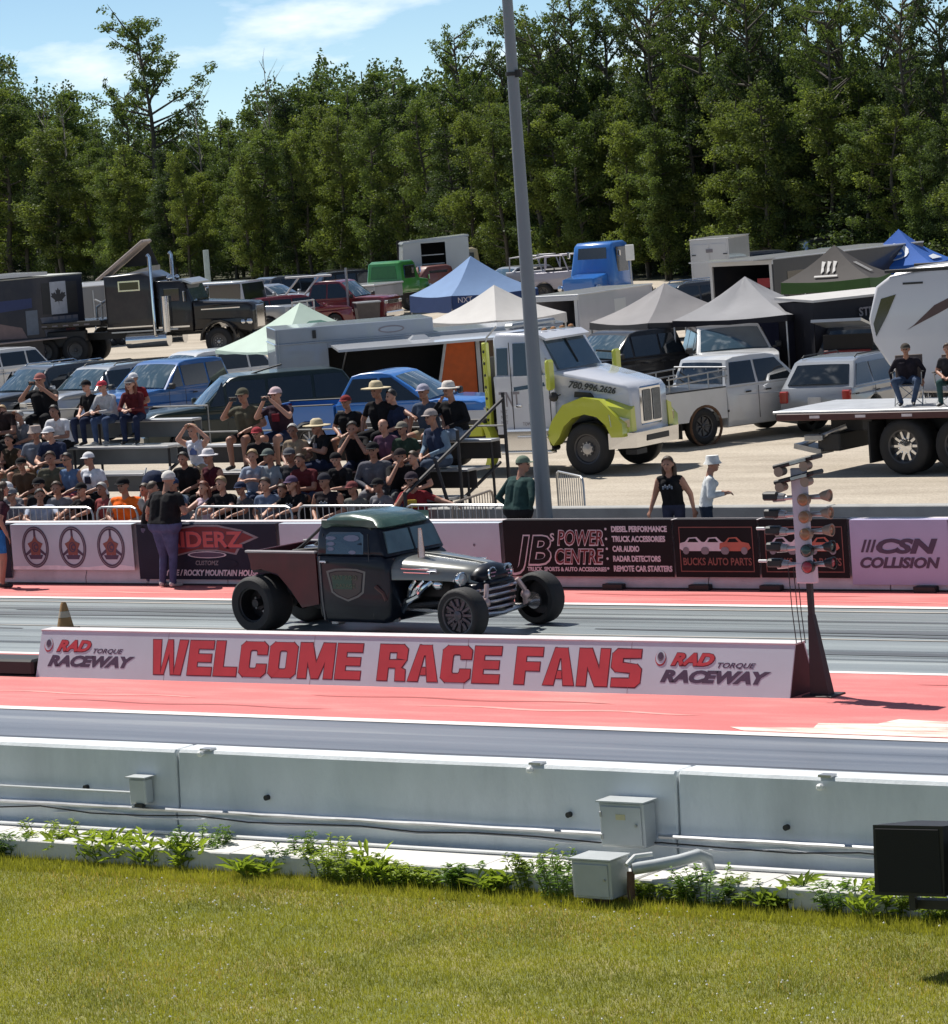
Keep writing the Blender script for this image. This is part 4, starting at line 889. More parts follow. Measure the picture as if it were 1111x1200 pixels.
car('hatchback', 'black car with its tailgate raised and red cargo showing inside beside the camper trailer', 'car', P_black, 1000, 462, 62, ref=(-2.2, 0), H=1.7, L=4.7, pillars=(-1.3, -.3, .6), extra=ex_hatch, tail=False)
# ---- left group
G1 = 'cars parked nose to the grandstand on the left'
car('parked_car', 'grey sport utility parked leftmost but one, its windscreen glaring in the sun', 'car', P_dgrey, 55, 499, 222, H=1.68, L=4.7, pillars=(-1.5, -.5, .45), rails=2, group=G1)
car('parked_car', 'silver grey wagon with a pale bonnet between the dark wagon and the blue pickup', 'car', P_silver, 125, 497, 225, H=1.62, L=4.7, pillars=(-1.35, -.4, .5), rails=1, group=G1, belt=.98)
car('parked_car', 'white car cut off by the left edge of the photo', 'car', P_white, -22, 470, 222, H=1.6, L=4.6, pillars=(-1.3, -.3, .6), group=G1)
car('parked_car', 'white car showing only its roof behind the blue pickup', 'car', P_white, 232, 478, 215, H=1.62, L=4.6, pillars=(-1.3, -.3, .6), group=G1)
car('pickup_truck', 'bright blue crew cab pickup with sun glare on its windscreen behind the left bleacher', 'pickup truck', P_blue, 215, 507, 228, H=1.92, L=5.7, W=1.0, belt=1.22, hood=1.2, wb=3.6, wr=.4, pillars=(-.15, .75), rbase=-1.0)
def ex_antlers(t, d):
    mb = MB(); mb.tube([(-.2, .2, 1.80), (-.5, .3, 1.88), (-.9, .5, 1.98)], .02, 6); mb.build('roof_ornament', M_trim, t)
car('sport_utility', 'very dark green long sport utility facing left behind the middle of the bleacher', 'car', P_dkgreen, 290, 527, 192, H=1.82, L=5.3, W=.98, belt=1.10, hood=1.08, wb=3.0, fo=.95, pillars=(-1.55, -.45, .55), wr=.38, extra=ex_antlers, rimm=M_rimd)
car('pickup_truck', 'glossy blue pickup with a rounded cab facing right behind the bleacher', 'pickup truck', P_bright, 478, 528, -22, ref=(.3, 0), H=1.86, L=5.6, W=.98, belt=1.16, hood=1.14, wb=3.4, wr=.4, pillars=(.05,), rbase=-1.0, wbase=1.35, wtop=.35, rtop=-.62)

# ---- tow truck (white and lime flatbed)
tt = thing('tow_truck', 'white and lime yellow flatbed tow truck facing right behind the light pole', 'tow truck')
P_tw = paint('tow_white', (.58, .60, .66), .25, dirt=.06); P_lime = paint('lime_yellow', (.50, .54, .05), .3, dirt=.05)
W = 1.10
nose = [(-2.55, .95), (-.72, .95)]+[(-.62, 1.02), (-.60, 1.12), (-.45, 1.30), (-.15, 1.40), (.15, 1.38), (.45, 1.2), (.60, .95), (.62, .78), (.95, .72), (.98, .85), (.97, 1.62), (.85, 1.74), (-.66, 2.06), (-2.55, 2.0)]
tap = lambda x, z: (1-.30*max(0, min(1, (x+.6)/1.6)))*(1-.06*max(0, z-1.5))
mb = MB(); mb.slab(nose, .92*1.12, .07, 0, lambda x, z: 1 if x < -.65 else tap(x, z), seg=.2); mb.build('hood', P_tw, tt, 40)
cabp = [(-2.52, 1.9), (-.72, 2.0), (-1.20, 2.66), (-1.35, 2.76), (-2.45, 2.80), (-2.54, 2.70)]
mb = MB(); mb.slab(cabp, 1.0, .06, 0, lambda x, z: 1-.07*max(0, z-1.95), seg=.3); mb.build('cab_roof', P_tw, tt, 40)
for s in (-1, 1): mb = MB(); mb.prism([(-2.48, .85), (-.72, .85), (-.72, 2.0), (-2.48, 2.0)], s*1.005, s*1.045); mb.build('cab_side', P_tw, tt)
for s in (-1, 1):
    fen = [(-.98, .80), (-.80, 1.10), (-.50, 1.42), (-.05, 1.56), (.38, 1.50), (.72, 1.22), (.95, 1.0), (.95, .74), (.60, .74)]+[(.66*math.cos(rad(q)), .56+.66*math.sin(rad(q))) for q in (16, 40, 65, 90, 115, 140, 162)]+[(-.80, .60)]
    mb = MB(); mb.prism(fen, s*.78, s*1.13, bev=.02); mb.build('fender', P_lime, tt, 50)
    mb = MB(); mb.hexa([(.60, s*1.125, .82), (1.02, s*.84, .82), (1.02, s*.66, .82), (.5, s*.78, .82), (.42, s*1.125, 1.40), (1.0, s*.82, 1.26), (1.0, s*.66, 1.32), (.42, s*.78, 1.52)]); mb.build('fender_nose', P_lime, tt)
    a_, b_ = Vector((.63, s*1.11, 0)), Vector((.985, s*.868, 0)); nn = Vector((.56, s*.83, 0)); zs = ((.93, .95), (1.17, 1.12)); vs = [a_+Vector((0, 0, .95)), b_+Vector((0, 0, .92)), b_+Vector((0, 0, 1.08)), a_+Vector((-.04, 0, 1.20))]
    mb = MB(); mb.hexa(vs+[v+nn*.035 for v in vs]); hl_ = mb.build('headlight', mat('amber_clear_lamp', (.48, .42, .28), .08, .3, .2, 8, coat=1), tt)
    mb = MB(); mb.prism([(-2.28, 2.02), (-2.02, 2.02), (-2.02, 2.5), (-2.28, 2.5)], s*1.02, s*1.008) if False else mb.hexa([(-2.42, s*.995, 2.02), (-2.10, s*.995, 2.02), (-2.10, s*.93, 2.52), (-2.42, s*.93, 2.52), (-2.42, s*1.012, 2.02), (-2.10, s*1.012, 2.02), (-2.10, s*.972, 2.52), (-2.42, s*.972, 2.52)]); mb.build('rear_side_window', M_glass, tt, 0)
    mb = MB(); mb.hexa([(-1.92, s*.99, 1.72), (-.98, s*.99, 1.80), (-1.28, s*.93, 2.60), (-1.92, s*.93, 2.60), (-1.92, s*1.052, 1.72), (-.98, s*1.052, 1.80), (-1.28, s*.975, 2.60), (-1.92, s*.975, 2.60)]); mb.build('door_window', M_glass, tt, 0)
    mb = MB(); mb.box((-1.98, s*1.048, 1.75), (.018, .01, 1.75)); mb.build('door_seam', M_trim, tt, 0); mb = MB(); mb.box((-.86, s*1.048, 1.45), (.018, .01, 1.1)); mb.build('door_seam', M_trim, tt, 0)
    mb = MB(); mb.box((-1.80, s*1.06, 1.42), (.18, .03, .05), b=.01); mb.build('door_handle', M_chrome, tt)
    mb = MB(); mb.box((-.62, s*1.33, 2.02), (.10, .26, .56), b=.04); mb.tube([(-.85, s*1.0, 1.75), (-.66, s*1.3, 1.78)], .02, 6, 1); mb.tube([(-.95, s*1.0, 2.3), (-.66, s*1.3, 2.25)], .02, 6, 1); mb.build('side_mirror', [P_lime, M_trim], tt)
    mb = MB(); mb.tube([(-.62, s*.98, 1.62), (-.62, s*1.2, 1.60)], .014, 6); mb.ball((-.62, s*1.24, 1.60), .10, 10); mb.build('hood_mirror', M_trim, tt)
    mb = MB(); mb.hexa([(-.3, s*.93, 1.56), (.10, s*.86, 1.54), (.03, s*.86, 1.63), (-.28, s*.93, 1.67), (-.3, s*.985, 1.56), (.10, s*.925, 1.54), (.03, s*.925, 1.63), (-.28, s*.985, 1.67)]); mb.build('hood_vent', M_trim, tt, 0)
    wheel(tt, 0, s*.98, .52, .28, s, M_rim, 0, .60, lug=10, dish=.02, hub=.3)
    wheel(tt, -5.6, s*.98, .52, .50, s, M_rim, 0, .60, lug=10, dish=.10, hub=.3)
    mb = MB(); mb.box((-1.55, s*.92, .72), (1.35, .42, .46), b=.04); mb.build('fuel_tank', M_chrome, tt)
    mb = MB(); mb.box((-1.55, s*1.10, .48), (1.5, .22, .05), b=.01); mb.box((-1.35, s*1.10, .80), (.9, .20, .04), b=.01); mb.build('step', M_chrome, tt)
    mb = MB(); mb.prism([(-2.95+.33*math.cos(rad(q)), .62+.50*math.sin(rad(q))) for q in range(-70, 81, 15)]+[(-3.0+.22*math.cos(rad(q)), .62+.46*math.sin(rad(q))) for q in range(80, -71, -15)], s*.85, s*1.12); mb.build('quarter_guard', P_lime, tt, 50)
    mb = MB(); mb.box((-2.78, s*.93, 1.83), (.13, .15, 1.62), b=.02); mb.build('headboard_post', P_lime, tt)
    for q in range(7):
        mb = MB(); mb.cyl((-2.78, s*1.0, 1.15+q*.22), (-2.78, s*1.012, 1.15+q*.22), .03, n=8); mb.build('post_hole', M_trim, tt, 0)
mb = MB(); mb.hexa([(-.69, -.80, 2.08), (-.69, .80, 2.08), (-.80, .80, 2.08), (-.80, -.80, 2.08), (-1.14, -.76, 2.63), (-1.14, .76, 2.63), (-1.3, .76, 2.63), (-1.3, -.76, 2.63)]); mb.build('windscreen', M_glassb, tt, 0)
mb = MB(); mb.box((-.93, 0, 2.40), (.03, .03, .6), rot=Matrix.Rotation(rad(-38), 3, 'Y')); mb.build('windscreen_bar', M_trim, tt, 0)
mb = MB(); mb.hexa([(-1.02, -.86, 2.62), (-1.02, .86, 2.62), (-1.24, .88, 2.70), (-1.24, -.88, 2.70), (-1.00, -.86, 2.66), (-1.00, .86, 2.66), (-1.26, .88, 2.76), (-1.26, -.88, 2.76)]); mb.build('sun_visor', P_tw, tt)
for y in (-.7, -.35, 0, .35, .7):
    mb = MB(); mb.ball((-1.42, y, 2.79), .06, 8, sc=(1.5, 1, .8), half=True); mb.build('marker_light', mat('amber_marker', (.4, .2, .08), .3), tt)
mb = MB(); mb.box((-2.1, 0, 2.9), (.28, 1.7, .12), b=.04); mb.tube([(-2.5, -.8, 2.92), (-2.75, -.9, 2.72), (-2.78, -.9, 2.6)], .02, 6); mb.build('beacon_bar', M_steel, tt)
mb = MB(); mb.box((.985, 0, 1.30), (.07, .82, .78), b=.05, mi=0); mb.build('grille_surround', M_chrome, tt)
for s in (-1, 1):
    mb = MB(); mb.box((1.005, s*.19, 1.30), (.06, .32, .66), b=.03, mi=0)
    for q in range(8): mb.box((1.038, s*.19-.14+q*.04, 1.30), (.012, .012, .62), mi=1)
    mb.build('grille', [M_trim, M_steel], tt)
mb = MB(); mb.hexa([(.55, -1.12, .50), (1.12, -.85, .50), (1.12, .85, .50), (.55, 1.12, .50), (.55, -1.12, .82), (1.14, -.85, .80), (1.14, .85, .80), (.55, 1.12, .82)]); mb.build('bumper', M_chrome, tt)
mb = MB(); mb.box((1.13, 0, .66), (.03, .9, .12), b=.01); mb.box((1.0, -.7, .42), (.3, .4, .1)); mb.build('bumper_slot', M_trim, tt)
mb = MB(); mb.box((-3.7, 0, .85), (6.4, .8, .28)); mb.build('chassis', M_trim, tt)
mb = MB(); mb.box((-5.2, 0, 1.13), (4.7, 2.2, .12), b=.02); mb.build('deck', mat('deck_dark', (.05, .05, .055), .6, .2, .15, 3), tt)
mb = MB(); mb.box((-2.86, 0, 1.75), (.06, 1.8, 1.2)); mb.build('headboard', mat('headboard_dark', (.05, .05, .04), .7), tt)
mb = MB(); mb.box((-3.3, -.9, 1.0), (.7, .3, .35), b=.02); mb.build('toolbox', P_lime, tt)
# lettering on the cab and hood
def SL_(name, s, x, z, size, y, m, **k): return text(name, s, size, face_frame((x, y, z), (1, 0, 0), (0, 0, 1)), m, tt, **k)
SL_('lettering', 'TNT', -2.38, 1.42, .42, -1.0475, M_inkg, width=.62, bold=.008); SL_('lettering', 'TOWING', -1.72, 1.02, .10, -1.0475, M_inkg)
mb = MB(); mb.prism([(-1.50, 1.02), (-1.05, 1.02), (-1.05, 1.46), (-1.50, 1.46)], -1.0475, -1.046); mb.build('door_emblem', mat('emblem_dark', (.03, .035, .035), .4), tt, 0)
mb = MB(); mb.tube([(-1.44, -1.05, 1.40), (-1.34, -1.05, 1.30), (-1.22, -1.05, 1.22), (-1.14, -1.05, 1.28), (-1.13, -1.05, 1.38), (-1.2, -1.05, 1.41)], .018, 5); mb.build('hook_emblem', M_white, tt)
o = Vector((-.42, -.985, 1.76)); text('lettering', '780.996.2626', .17, face_frame(o, (1, .193, -.17), (.17, .06, 1)), mat('ink_dark', (.04, .045, .05), .5), tt, bold=.006, shear=.2, width=1.05)
for q in range(3): SL_('lettering', 'NCT', -2.36, 1.28-q*.11, .10, -1.0475, M_inkg)
def warp(t, f):
    for o in t.children:
        if o.location.length > 1e-6:
            p = f(o.location.copy()); o.location = p; continue
        for v in o.data.vertices: v.co = f(v.co.copy())
        for c in o.children:
            if c.type == 'MESH':
                for v in c.data.vertices: v.co = f(v.co.copy())
def f_tt(v):
    if v.x < -.7: v.x = -.7+(v.x+.7)*.80
    if v.x > .3: v.x = .3+(v.x-.3)*.86
    if v.z > 1.7: v.z = 1.7+(v.z-1.7)*1.10
    return v
warp(tt, f_tt)
put(tt, 690, 556.5, -33, ref=(0, -1.12))

# ---- flatbed truck on the right edge (rear half in frame), plus its seated people later
fb = thing('flatbed_truck', 'flatbed tow truck deck entering from the right edge with bright polished wheels', 'tow truck')
M_deck = mat('deck_aluminium', (.55, .56, .57), .4, .5, .1, 3, dirt=.2)
mb = MB(); mb.box((3.9, 1.15, 1.22), (7.9, 2.4, .05), b=.01); mb.build('deck', M_deck, fb)
mb = MB(); mb.box((3.95, -.05, 1.13), (7.8, .07, .13), b=.01); mb.box((3.95, 2.35, 1.13), (7.8, .07, .13)); mb.build('side_rail', mat('rail_dark_red', (.07, .02, .02), .5), fb)
for x in (.9, 1.9, 2.9, 4.1): mb = MB(); mb.box((x, -.09, 1.13), (.22, .012, .05)); mb.build('reflector', M_inkw, fb)
mb = MB(); mb.box((4.3, .75, .92), (7.0, .16, .26)); mb.box((4.3, 1.6, .92), (7.0, .16, .26)); mb.box((1.9, 1.15, .95), (.2, 2.0, .2)); mb.box((1.0, 1.15, .62), (.5, 1.9, .35), b=.03); mb.build('chassis', M_trim, fb)
mb = MB(); mb.hexa([(.02, -.05, 1.06), (.02, 2.35, 1.06), (.5, 2.35, 1.0), (.5, -.05, 1.0), (0, -.05, 1.19), (0, 2.35, 1.19), (.5, 2.35, 1.19), (.5, -.05, 1.19)]); mb.build('tail_plate', M_trim, fb)
mb = MB(); mb.box((.75, .1, .72), (.4, .1, .12), b=.02); mb.tube([(.3, .3, .55), (.9, .2, .75), (1.3, .4, .9)], .05, 8); mb.box((.55, .4, .5), (.6, .5, .1), rot=Matrix.Rotation(rad(12), 3, 'Y')); mb.build('tow_bar', M_steel, fb)
mb = MB(); mb.box((2.02, .25, .62), (.04, .55, .78)); mb.build('mudflap', M_rub, fb)
for x in (2.72, 3.92):
    for y, s in ((.28, -1), (2.02, 1)): wheel(fb, x, y, .53, .55, s, M_chrome, 10, .62, dish=.10, hub=.35, lug=10)
mb = MB(); mb.box((9.2, 1.15, 1.75), (2.0, 2.2, 2.0), b=.15); mb.build('cab', P_black, fb)
for y, s in ((.2, -1), (2.1, 1)): wheel(fb, 10.2, y, .53, .3, s, M_chrome, 10, .62)
put(fb, 1060, 556.5, -36.5, ref=(2.72, .0))

# ---- fifth wheel camper
rv = thing('camper_trailer', 'large white fifth wheel camper trailer with brown swooshes at the right edge', 'camper')
P_rv = mat('rv_white', (.60, .59, .61), .3, 0, .03, 1, coat=.5, dirt=.08); M_sw = mat('swoosh_brown', (.09, .05, .045), .4)
# local +x is towards the nose
prof = [(-8, .55), (.2, .55), (.3, 1.25), (1.7, 1.32), (2.15, 1.9), (2.42, 2.35), (2.48, 2.8), (2.30, 3.42), (2.0, 3.62), (1.2, 3.72), (-8, 3.72)]
mb = MB(); mb.slab(prof, 1.22, .07, 0, None, seg=.5); mb.build('body', P_rv, rv, 40)
for s in (-1, 1):
    mb = MB(); mb.prism([(1.9, 3.25), (2.2, 3.18), (2.38, 2.7), (2.34, 2.45), (2.1, 2.85)], s*1.222, s*1.230); mb.build('nose_panel', M_glass, rv, 0)
    for k, pl in enumerate(([(1.72, 2.55), (1.60, 2.62), (1.15, 3.0), (.5, 3.28), (-.4, 3.42), (-.4, 3.30), (.45, 3.14), (1.05, 2.85)], [(1.05, 2.90), (.8, 3.02), (.2, 3.12), (-.3, 3.12), (.2, 3.05)], [(1.25, 1.62), (1.0, 1.95), (.2, 2.42), (-.6, 2.62), (-.6, 2.5), (.2, 2.28), (.9, 1.85)], [(1.1, 1.62), (.8, 1.85), (.3, 2.08), (.5, 1.9)])):
        mb = MB(); mb.prism(pl, s*(1.2215), s*(1.227+.001*k)); mb.build('swoosh', M_sw, rv, 0)
    mb = MB(); mb.box((-.15, s*1.224, 2.72), (1.0, .02, .55), b=.008); mb.build('window', M_glass, rv)
    mb = MB(); mb.box((-3, s*1.225, 2.5), (1.3, .02, .7), b=.008); mb.build('window', M_glass, rv)
    mb = MB(); mb.prism(ellipse(.05, 1.95, .26, .26, 20), s*1.2225, s*1.229); mb.build('logo_disc', M_inkr, rv, 0)
    mb = MB(); mb.box((-3, s*1.2, 3.70), (10.2, .06, .07), b=.01); mb.build('gutter', M_trim, rv)
    mb = MB(); mb.box((1.55, s*1.226, 3.45), (.4, .01, .04)); mb.build('marker_bar', M_trim, rv)
for x in (-5.2, -6.1):
    for s in (-1, 1): wheel(rv, x, s*1.1, .38, .25, s)
mb = MB(); mb.cyl((1.3, 0, 1.3), (1.3, 0, .95), .09); mb.build('king_pin', M_trim, rv)
for s in (-1, 1):
    mb = MB(); mb.box((.1, s*.9, .45), (.1, .1, .9)); mb.build('landing_leg', M_trim, rv)
mb = MB(); mb.hexa([(.3, -1.15, 3.70), (2.0, -1.0, 3.60), (2.0, 1.0, 3.60), (.3, 1.15, 3.70), (.3, -1.1, 3.82), (1.9, -.9, 3.70), (1.9, .9, 3.70), (.3, 1.1, 3.82)]); mb.build('roof_cap', P_rv, rv)
put(rv, 1030, 541, 180-21, ref=(2.45, 1.22))
# ================================================================== THE HOT ROD
hr = thing('hot_rod_truck', 'chopped black vintage hot rod pickup with a red bed and fat slick tyres', 'hot rod', (-32.66, 41.03, 0))
P_hr = mat('hot_rod_dark_patina', (.004, .006, .013), .34, 0, .2, 3, coat=.18, spec=.25, dirt=.15, dirtcol=(.03, .045, .04)); P_hood = mat('hot_rod_hood_sunlit', (.17, .175, .165), .34, .35, .15, 2, coat=.6)  # hood greyer than the cab: the sunlight on it is put into the colour
P_roof = mat('hot_rod_roof_green', (.035, .075, .06), .26, .1, .25, 2.5, coat=.5, dirt=.5, dirtcol=(.10, .12, .05)); P_bed = mat('hot_rod_bed_red', (.06, .005, .008), .4, 0, .25, 4, coat=.15, dirt=.5, dirtcol=(.04, .01, .012))
M_bare = mat('polished_metal', (.60, .57, .56), .18, .9, .1, 6)
# x forward from the rear axle, y=0 the centre line; near side is -y.  cab -31.7..-30.5 => .95..2.15
CW = .67
def cabtap(x, z): 
    t = max(0, (z-1.08)/.62); return (1-.17*t*t-.03*t)*(1-.05*max(0, (.45-z)/.3))
low = [(.93, .26), (1.0, .17), (2.10, .17), (2.24, .26), (2.28, .6), (2.26, 1.04), (2.16, 1.12), (.94, 1.12)]
mb = MB(); mb.slab(low, CW, .06, 0, cabtap, seg=.12); mb.build('cab', P_hr, hr, 50)
up = [(.94, 1.10), (2.22, 1.10), (2.10, 1.42), (2.02, 1.53), (.99, 1.53), (.95, 1.38)]
mb = MB(); mb.slab(up, CW-.02, .05, 0, cabtap, seg=.1); mb.build('cabin', P_hr, hr, 50)
rf = [(.97, 1.46), (2.06, 1.46), (2.105, 1.50), (2.03, 1.585), (1.85, 1.65), (1.5, 1.69), (1.2, 1.675), (1.02, 1.61), (.95, 1.52)]
mb = MB(); mb.slab(rf, CW-.065, .15, 0, lambda x, z: 1-.10*max(0, (z-1.5)/.2), seg=.08); mb.build('roof', P_roof, hr, 60)
for s in (-1, 1):
    f = lambda x, z, o=0: (x, s*((CW-.02)*cabtap(x, z)+o), z)
    mb = MB(); q = [(1.13, 1.14), (1.82, 1.14), (1.82, 1.40), (1.75, 1.445), (1.20, 1.445), (1.13, 1.40)]
    mb.add([f(x, z, .004) for x, z in q]+[f(x, z, -.02) for x, z in q], [tuple(range(6)), tuple(range(6, 12))[::-1]]+[(i, (i+1) % 6, 6+(i+1) % 6, 6+i) for i in range(6)]); w_ = mb.build('side_window', glass('hot_rod_glass', (.02, .035, .055)), hr, 0)
    for (x, z, ww_) in ((1.22, 1.36, .20), (1.22, 1.28, .16), (1.22, 1.21, .13), (1.60, 1.36, .30), (1.62, 1.165, .14)):
        mb = MB(); n = 10; vs = [f(x+ww_/2*math.cos(6.283*i/n), z+.028*(1.6 if ww_ > .25 else 1)*math.sin(6.283*i/n), .006) for i in range(n)]; mb.add(vs, [tuple(range(n))]); mb.build('sticker', mat('faded_sticker', (.16, .18, .26), .5), w_, 0, fix=False)
    # door outline
    dl = [(1.06, .24), (1.06, 1.42)], [(1.93, .24), (1.93, 1.12), (1.90, 1.42)]
    for L_ in dl: mb = MB(); mb.tube([f(x, z, .018) if z < 1.13 else f(x, z, .003) for x, z in L_], .006, 5); mb.build('door_gap', mat('patina_edge', (.05, .055, .055), .5), hr)
    mb = MB(); mb.tube([f(1.02, z, .022) for z in (.2, .5, .8, 1.1)], .012, 6); mb.build('cab_corner_trim', mat('grey_edge', (.12, .12, .12), .4), hr)
    mb = MB(); mb.box((1.10, s*(CW+.03), 1.03), (.12, .03, .035), b=.012); mb.build('door_handle', M_chrome, hr)
    sh = [(1.13, .90), (1.30, .935), (1.50, .94), (1.70, .935), (1.86, .90), (1.80, .60), (1.70, .54), (1.50, .475), (1.30, .54), (1.20, .60)]
    cx_, cz_ = 1.5, .72
    for k, (m_, sc_) in enumerate(((mat('shield_grey', (.14, .14, .13), .4), 1.0), (P_hr, .88), (mat('shield_brown', (.055, .045, .04), .45), .82))):
        mb = MB(); vs = [(cx_+(x-cx_)*sc_, s*((CW)*cabtap(x, z)+.004+.0025*k), cz_+(z-cz_)*sc_) for x, z in sh]; mb.add(vs, [tuple(range(10))]); mb.build('door_shield', m_, hr, 0, fix=False)
    mb = MB(); mb.box((1.42, s*(CW+.0115), .745), (.36, .003, .19)); mb.build('shield_green', mat('shield_green', (.02, .07, .045), .4), hr, 0)
    if s < 0:
        text('lettering', 'RAT ROD', .10, face_frame((1.26, -(CW+.015), .78), (1, 0, 0), (0, 0, 1)), mat('shield_tan', (.10, .11, .07), .5), hr, width=.44); text('lettering', 'GARAGE', .08, face_frame((1.30, -(CW+.015), .67), (1, 0, 0), (0, 0, 1)), MATS['shield_tan'], hr, width=.36)
    mb = MB(); mb.tube([(2.04, s*(CW+.02), .70), (2.16, s*(CW+.0), .60), (2.2, s*(CW-.0), .5)], .03, 6); mb.build('hinge', mat('hinge_rust', (.08, .03, .025), .6), hr)
mb = MB(); mb.hexa([(2.225, -.57, 1.145), (2.225, .57, 1.145), (2.17, .57, 1.145), (2.17, -.57, 1.145), (2.125, -.51, 1.44), (2.125, .51, 1.44), (2.06, .51, 1.44), (2.06, -.51, 1.44)]); mb.build('windscreen', mat('hot_rod_windscreen', (.09, .14, .15), .05, 0, .2, 4, coat=1), hr, 0)
mb = MB(); mb.box((2.17, 0, 1.29), (.03, .03, .32), rot=Matrix.Rotation(rad(-18), 3, 'Y')); mb.build('windscreen_bar', P_hr, hr)
mb = MB(); mb.hexa([(1.0, -.42, 1.2), (.93, -.42, 1.2), (.93, .42, 1.2), (1.0, .42, 1.2), (1.02, -.4, 1.42), (.955, -.4, 1.42), (.955, .4, 1.42), (1.02, .4, 1.42)]); mb.build('rear_window', M_glass, hr, 0)
# hood: tapering to a round nose
mb = MB(); st = [(2.14, .62, 1.10, .78), (2.6, .56, 1.06, .78), (3.1, .47, 1.01, .76), (3.45, .41, .97, .74), (3.66, .34, .93, .72), (3.78, .24, .86, .72), (3.82, .12, .80, .74)]
rings = []
for (x, w, zt, zb) in st:
    for i in range(15):
        t = math.pi*i/14; c, s = math.cos(t), math.sin(t); rings.append((x, w*(abs(c)**.55)*(1 if c > 0 else -1), zb+(zt-zb)*(s**.55)))
n = 15; mb.add(rings, [(k*n+i, k*n+i+1, (k+1)*n+i+1, (k+1)*n+i) for k in range(len(st)-1) for i in range(n-1)], 0, True); mb.add(rings[:n], [tuple(range(n))]); mb.add(rings[-n:], [tuple(range(n))]); mb.add([rings[k*n] for k in range(len(st))]+[rings[k*n+n-1] for k in range(len(st))], [(k, k+1, len(st)+k+1, len(st)+k) for k in range(len(st)-1)])
mb.build('hood', P_hood, hr, 50)
mb = MB(); mb.tube([(2.2, 0, 1.105), (2.7, 0, 1.065), (3.2, 0, 1.01), (3.6, 0, .955)], .012, 6); mb.build('hood_ridge', P_hood, hr)
for s in (-1, 1):
    for k, z in enumerate((.935, .885)):
        mb = MB(); mb.box((2.62, s*(.575-.0), z), (.86, .022, .024), rot=Matrix.Rotation(s*rad(7.5)*-1*-1*-1, 3, 'Z') if False else Matrix.Rotation(-s*rad(-7.0), 3, 'Z'), b=.006); mb.build('hood_trim', M_chrome, hr)
    mb = MB(); mb.box((3.0, s*.53, .905), (.18, .03, .055), b=.01); mb.build('hood_badge', M_chrome, hr)
# nose with twin nostrils and grille bars
mb = MB(); mb.ball((3.62, 0, .80), .30, 18, sc=(.85, 1.25, .55)); mb.build('nose', P_hr, hr)
for s in (-1, 1):
    mb = MB(); mb.lathe([(0, .085), (.03, .10), (.045, .085), (.02, .07)], (3.80, s*.165, .83), 'x', 16); mb.build('nostril_ring', M_chrome, hr)
    mb = MB(); mb.ball((3.80, s*.165, .83), .075, 10, sc=(.5, 1, 1)); mb.build('nostril', M_int, hr)
    for q in (-.03, .02): mb = MB(); mb.box((3.845, s*.165, .83+q), (.012, .11, .014)); mb.build('nostril_bar', M_chrome, hr)
mb = MB(); mb.slab([(3.32, .20), (3.62, .20), (3.74, .30), (3.78, .62), (3.72, .72), (3.3, .72)], .45, .07, 0, lambda x, z: .82+.18*(z-.2)/.5, seg=.1); mb.build('grille_shell', P_hr, hr, 50)
for k in range(4):
    z = .36+.088*k; w = .36+.03*k; mb = MB(); mb.tube([(3.62, -w-.06, z), (3.765, -w+.04, z), (3.80, 0, z), (3.765, w-.04, z), (3.62, w+.06, z)], .024, 8); mb.build('grille_bar', mat('pink_chrome', (.62, .52, .52), .2, .8), hr)
mb = MB(); mb.tube([(3.55, -.36, .70), (3.82, -.22, .72), (3.86, 0, .72), (3.82, .22, .72), (3.55, .36, .70)], .035, 8)
for y in (-.28, -.14, 0, .14, .28): mb.ball((3.86-abs(y)*.35, y, .74), .018, 6, mi=1)
mb.build('nose_band', [P_hr, M_chrome], hr)
# headlights
for s in (-1, 1):
    mb = MB(); mb.lathe([(-.14, .02), (-.10, .07), (0, .10), (.03, .105), (.035, .09)], (3.52, s*.50, .79), 'x', 16); h_ = mb.build('headlight', M_chrome, hr)
    mb = MB(); mb.ball((3.545, s*.50, .79), .088, 12, sc=(.35, 1, 1)); mb.build('lens', M_lamp, h_)
    mb = MB(); mb.tube([(3.42, s*.34, .70), (3.48, s*.46, .70), (3.5, s*.50, .72)], .018, 6); mb.build('headlight_bracket', M_trim, hr)
# frame, axle, engine, headers, stacks
mb = MB(); 
for s in (-1, 1): mb.tube([(-.6, s*.35, .55), (.3, s*.35, .60), (.9, s*.36, .36), (2.3, s*.33, .36), (3.1, s*.30, .42), (3.6, s*.28, .45)], .05, 8)
for x in (-.5, .6, 1.3, 2.4, 3.4): mb.box((x, 0, .45), (.08, .66, .08))
mb.build('frame', M_trim, hr)
mb = MB(); mb.tube([(3.42, -.80, .35), (3.42, -.4, .30), (3.42, 0, .27), (3.42, .4, .30), (3.42, .80, .35)], .032, 8); mb.build('front_axle', M_bare, hr)
mb = MB(); mb.cyl((0, -.7, .42), (0, .7, .42), .06); mb.ball((0, 0, .42), .18, 12); mb.build('rear_axle', M_trim, hr)
for s in (-1, 1):
    mb = MB(); mb.tube([(3.4, s*.55, .30), (2.8, s*.42, .34), (2.2, s*.34, .34)], .022, 6); mb.build('radius_rod', M_bare, hr)
    mb = MB(); mb.tube([(3.44, s*.50, .34), (3.50, s*.42, .55), (3.45, s*.33, .70)], .035, 8); mb.ball((3.50, s*.44, .47), .07, 10); mb.build('shock', mat('shock_pink', (.55, .40, .38), .3, .4), hr)
mb = MB(); mb.box((2.75, 0, .62), (.75, .5, .34), b=.06); mb.box((2.45, 0, .45), (.5, .4, .3), b=.05); mb.build('engine', mat('engine_dark', (.02, .02, .02), .5, .5), hr)
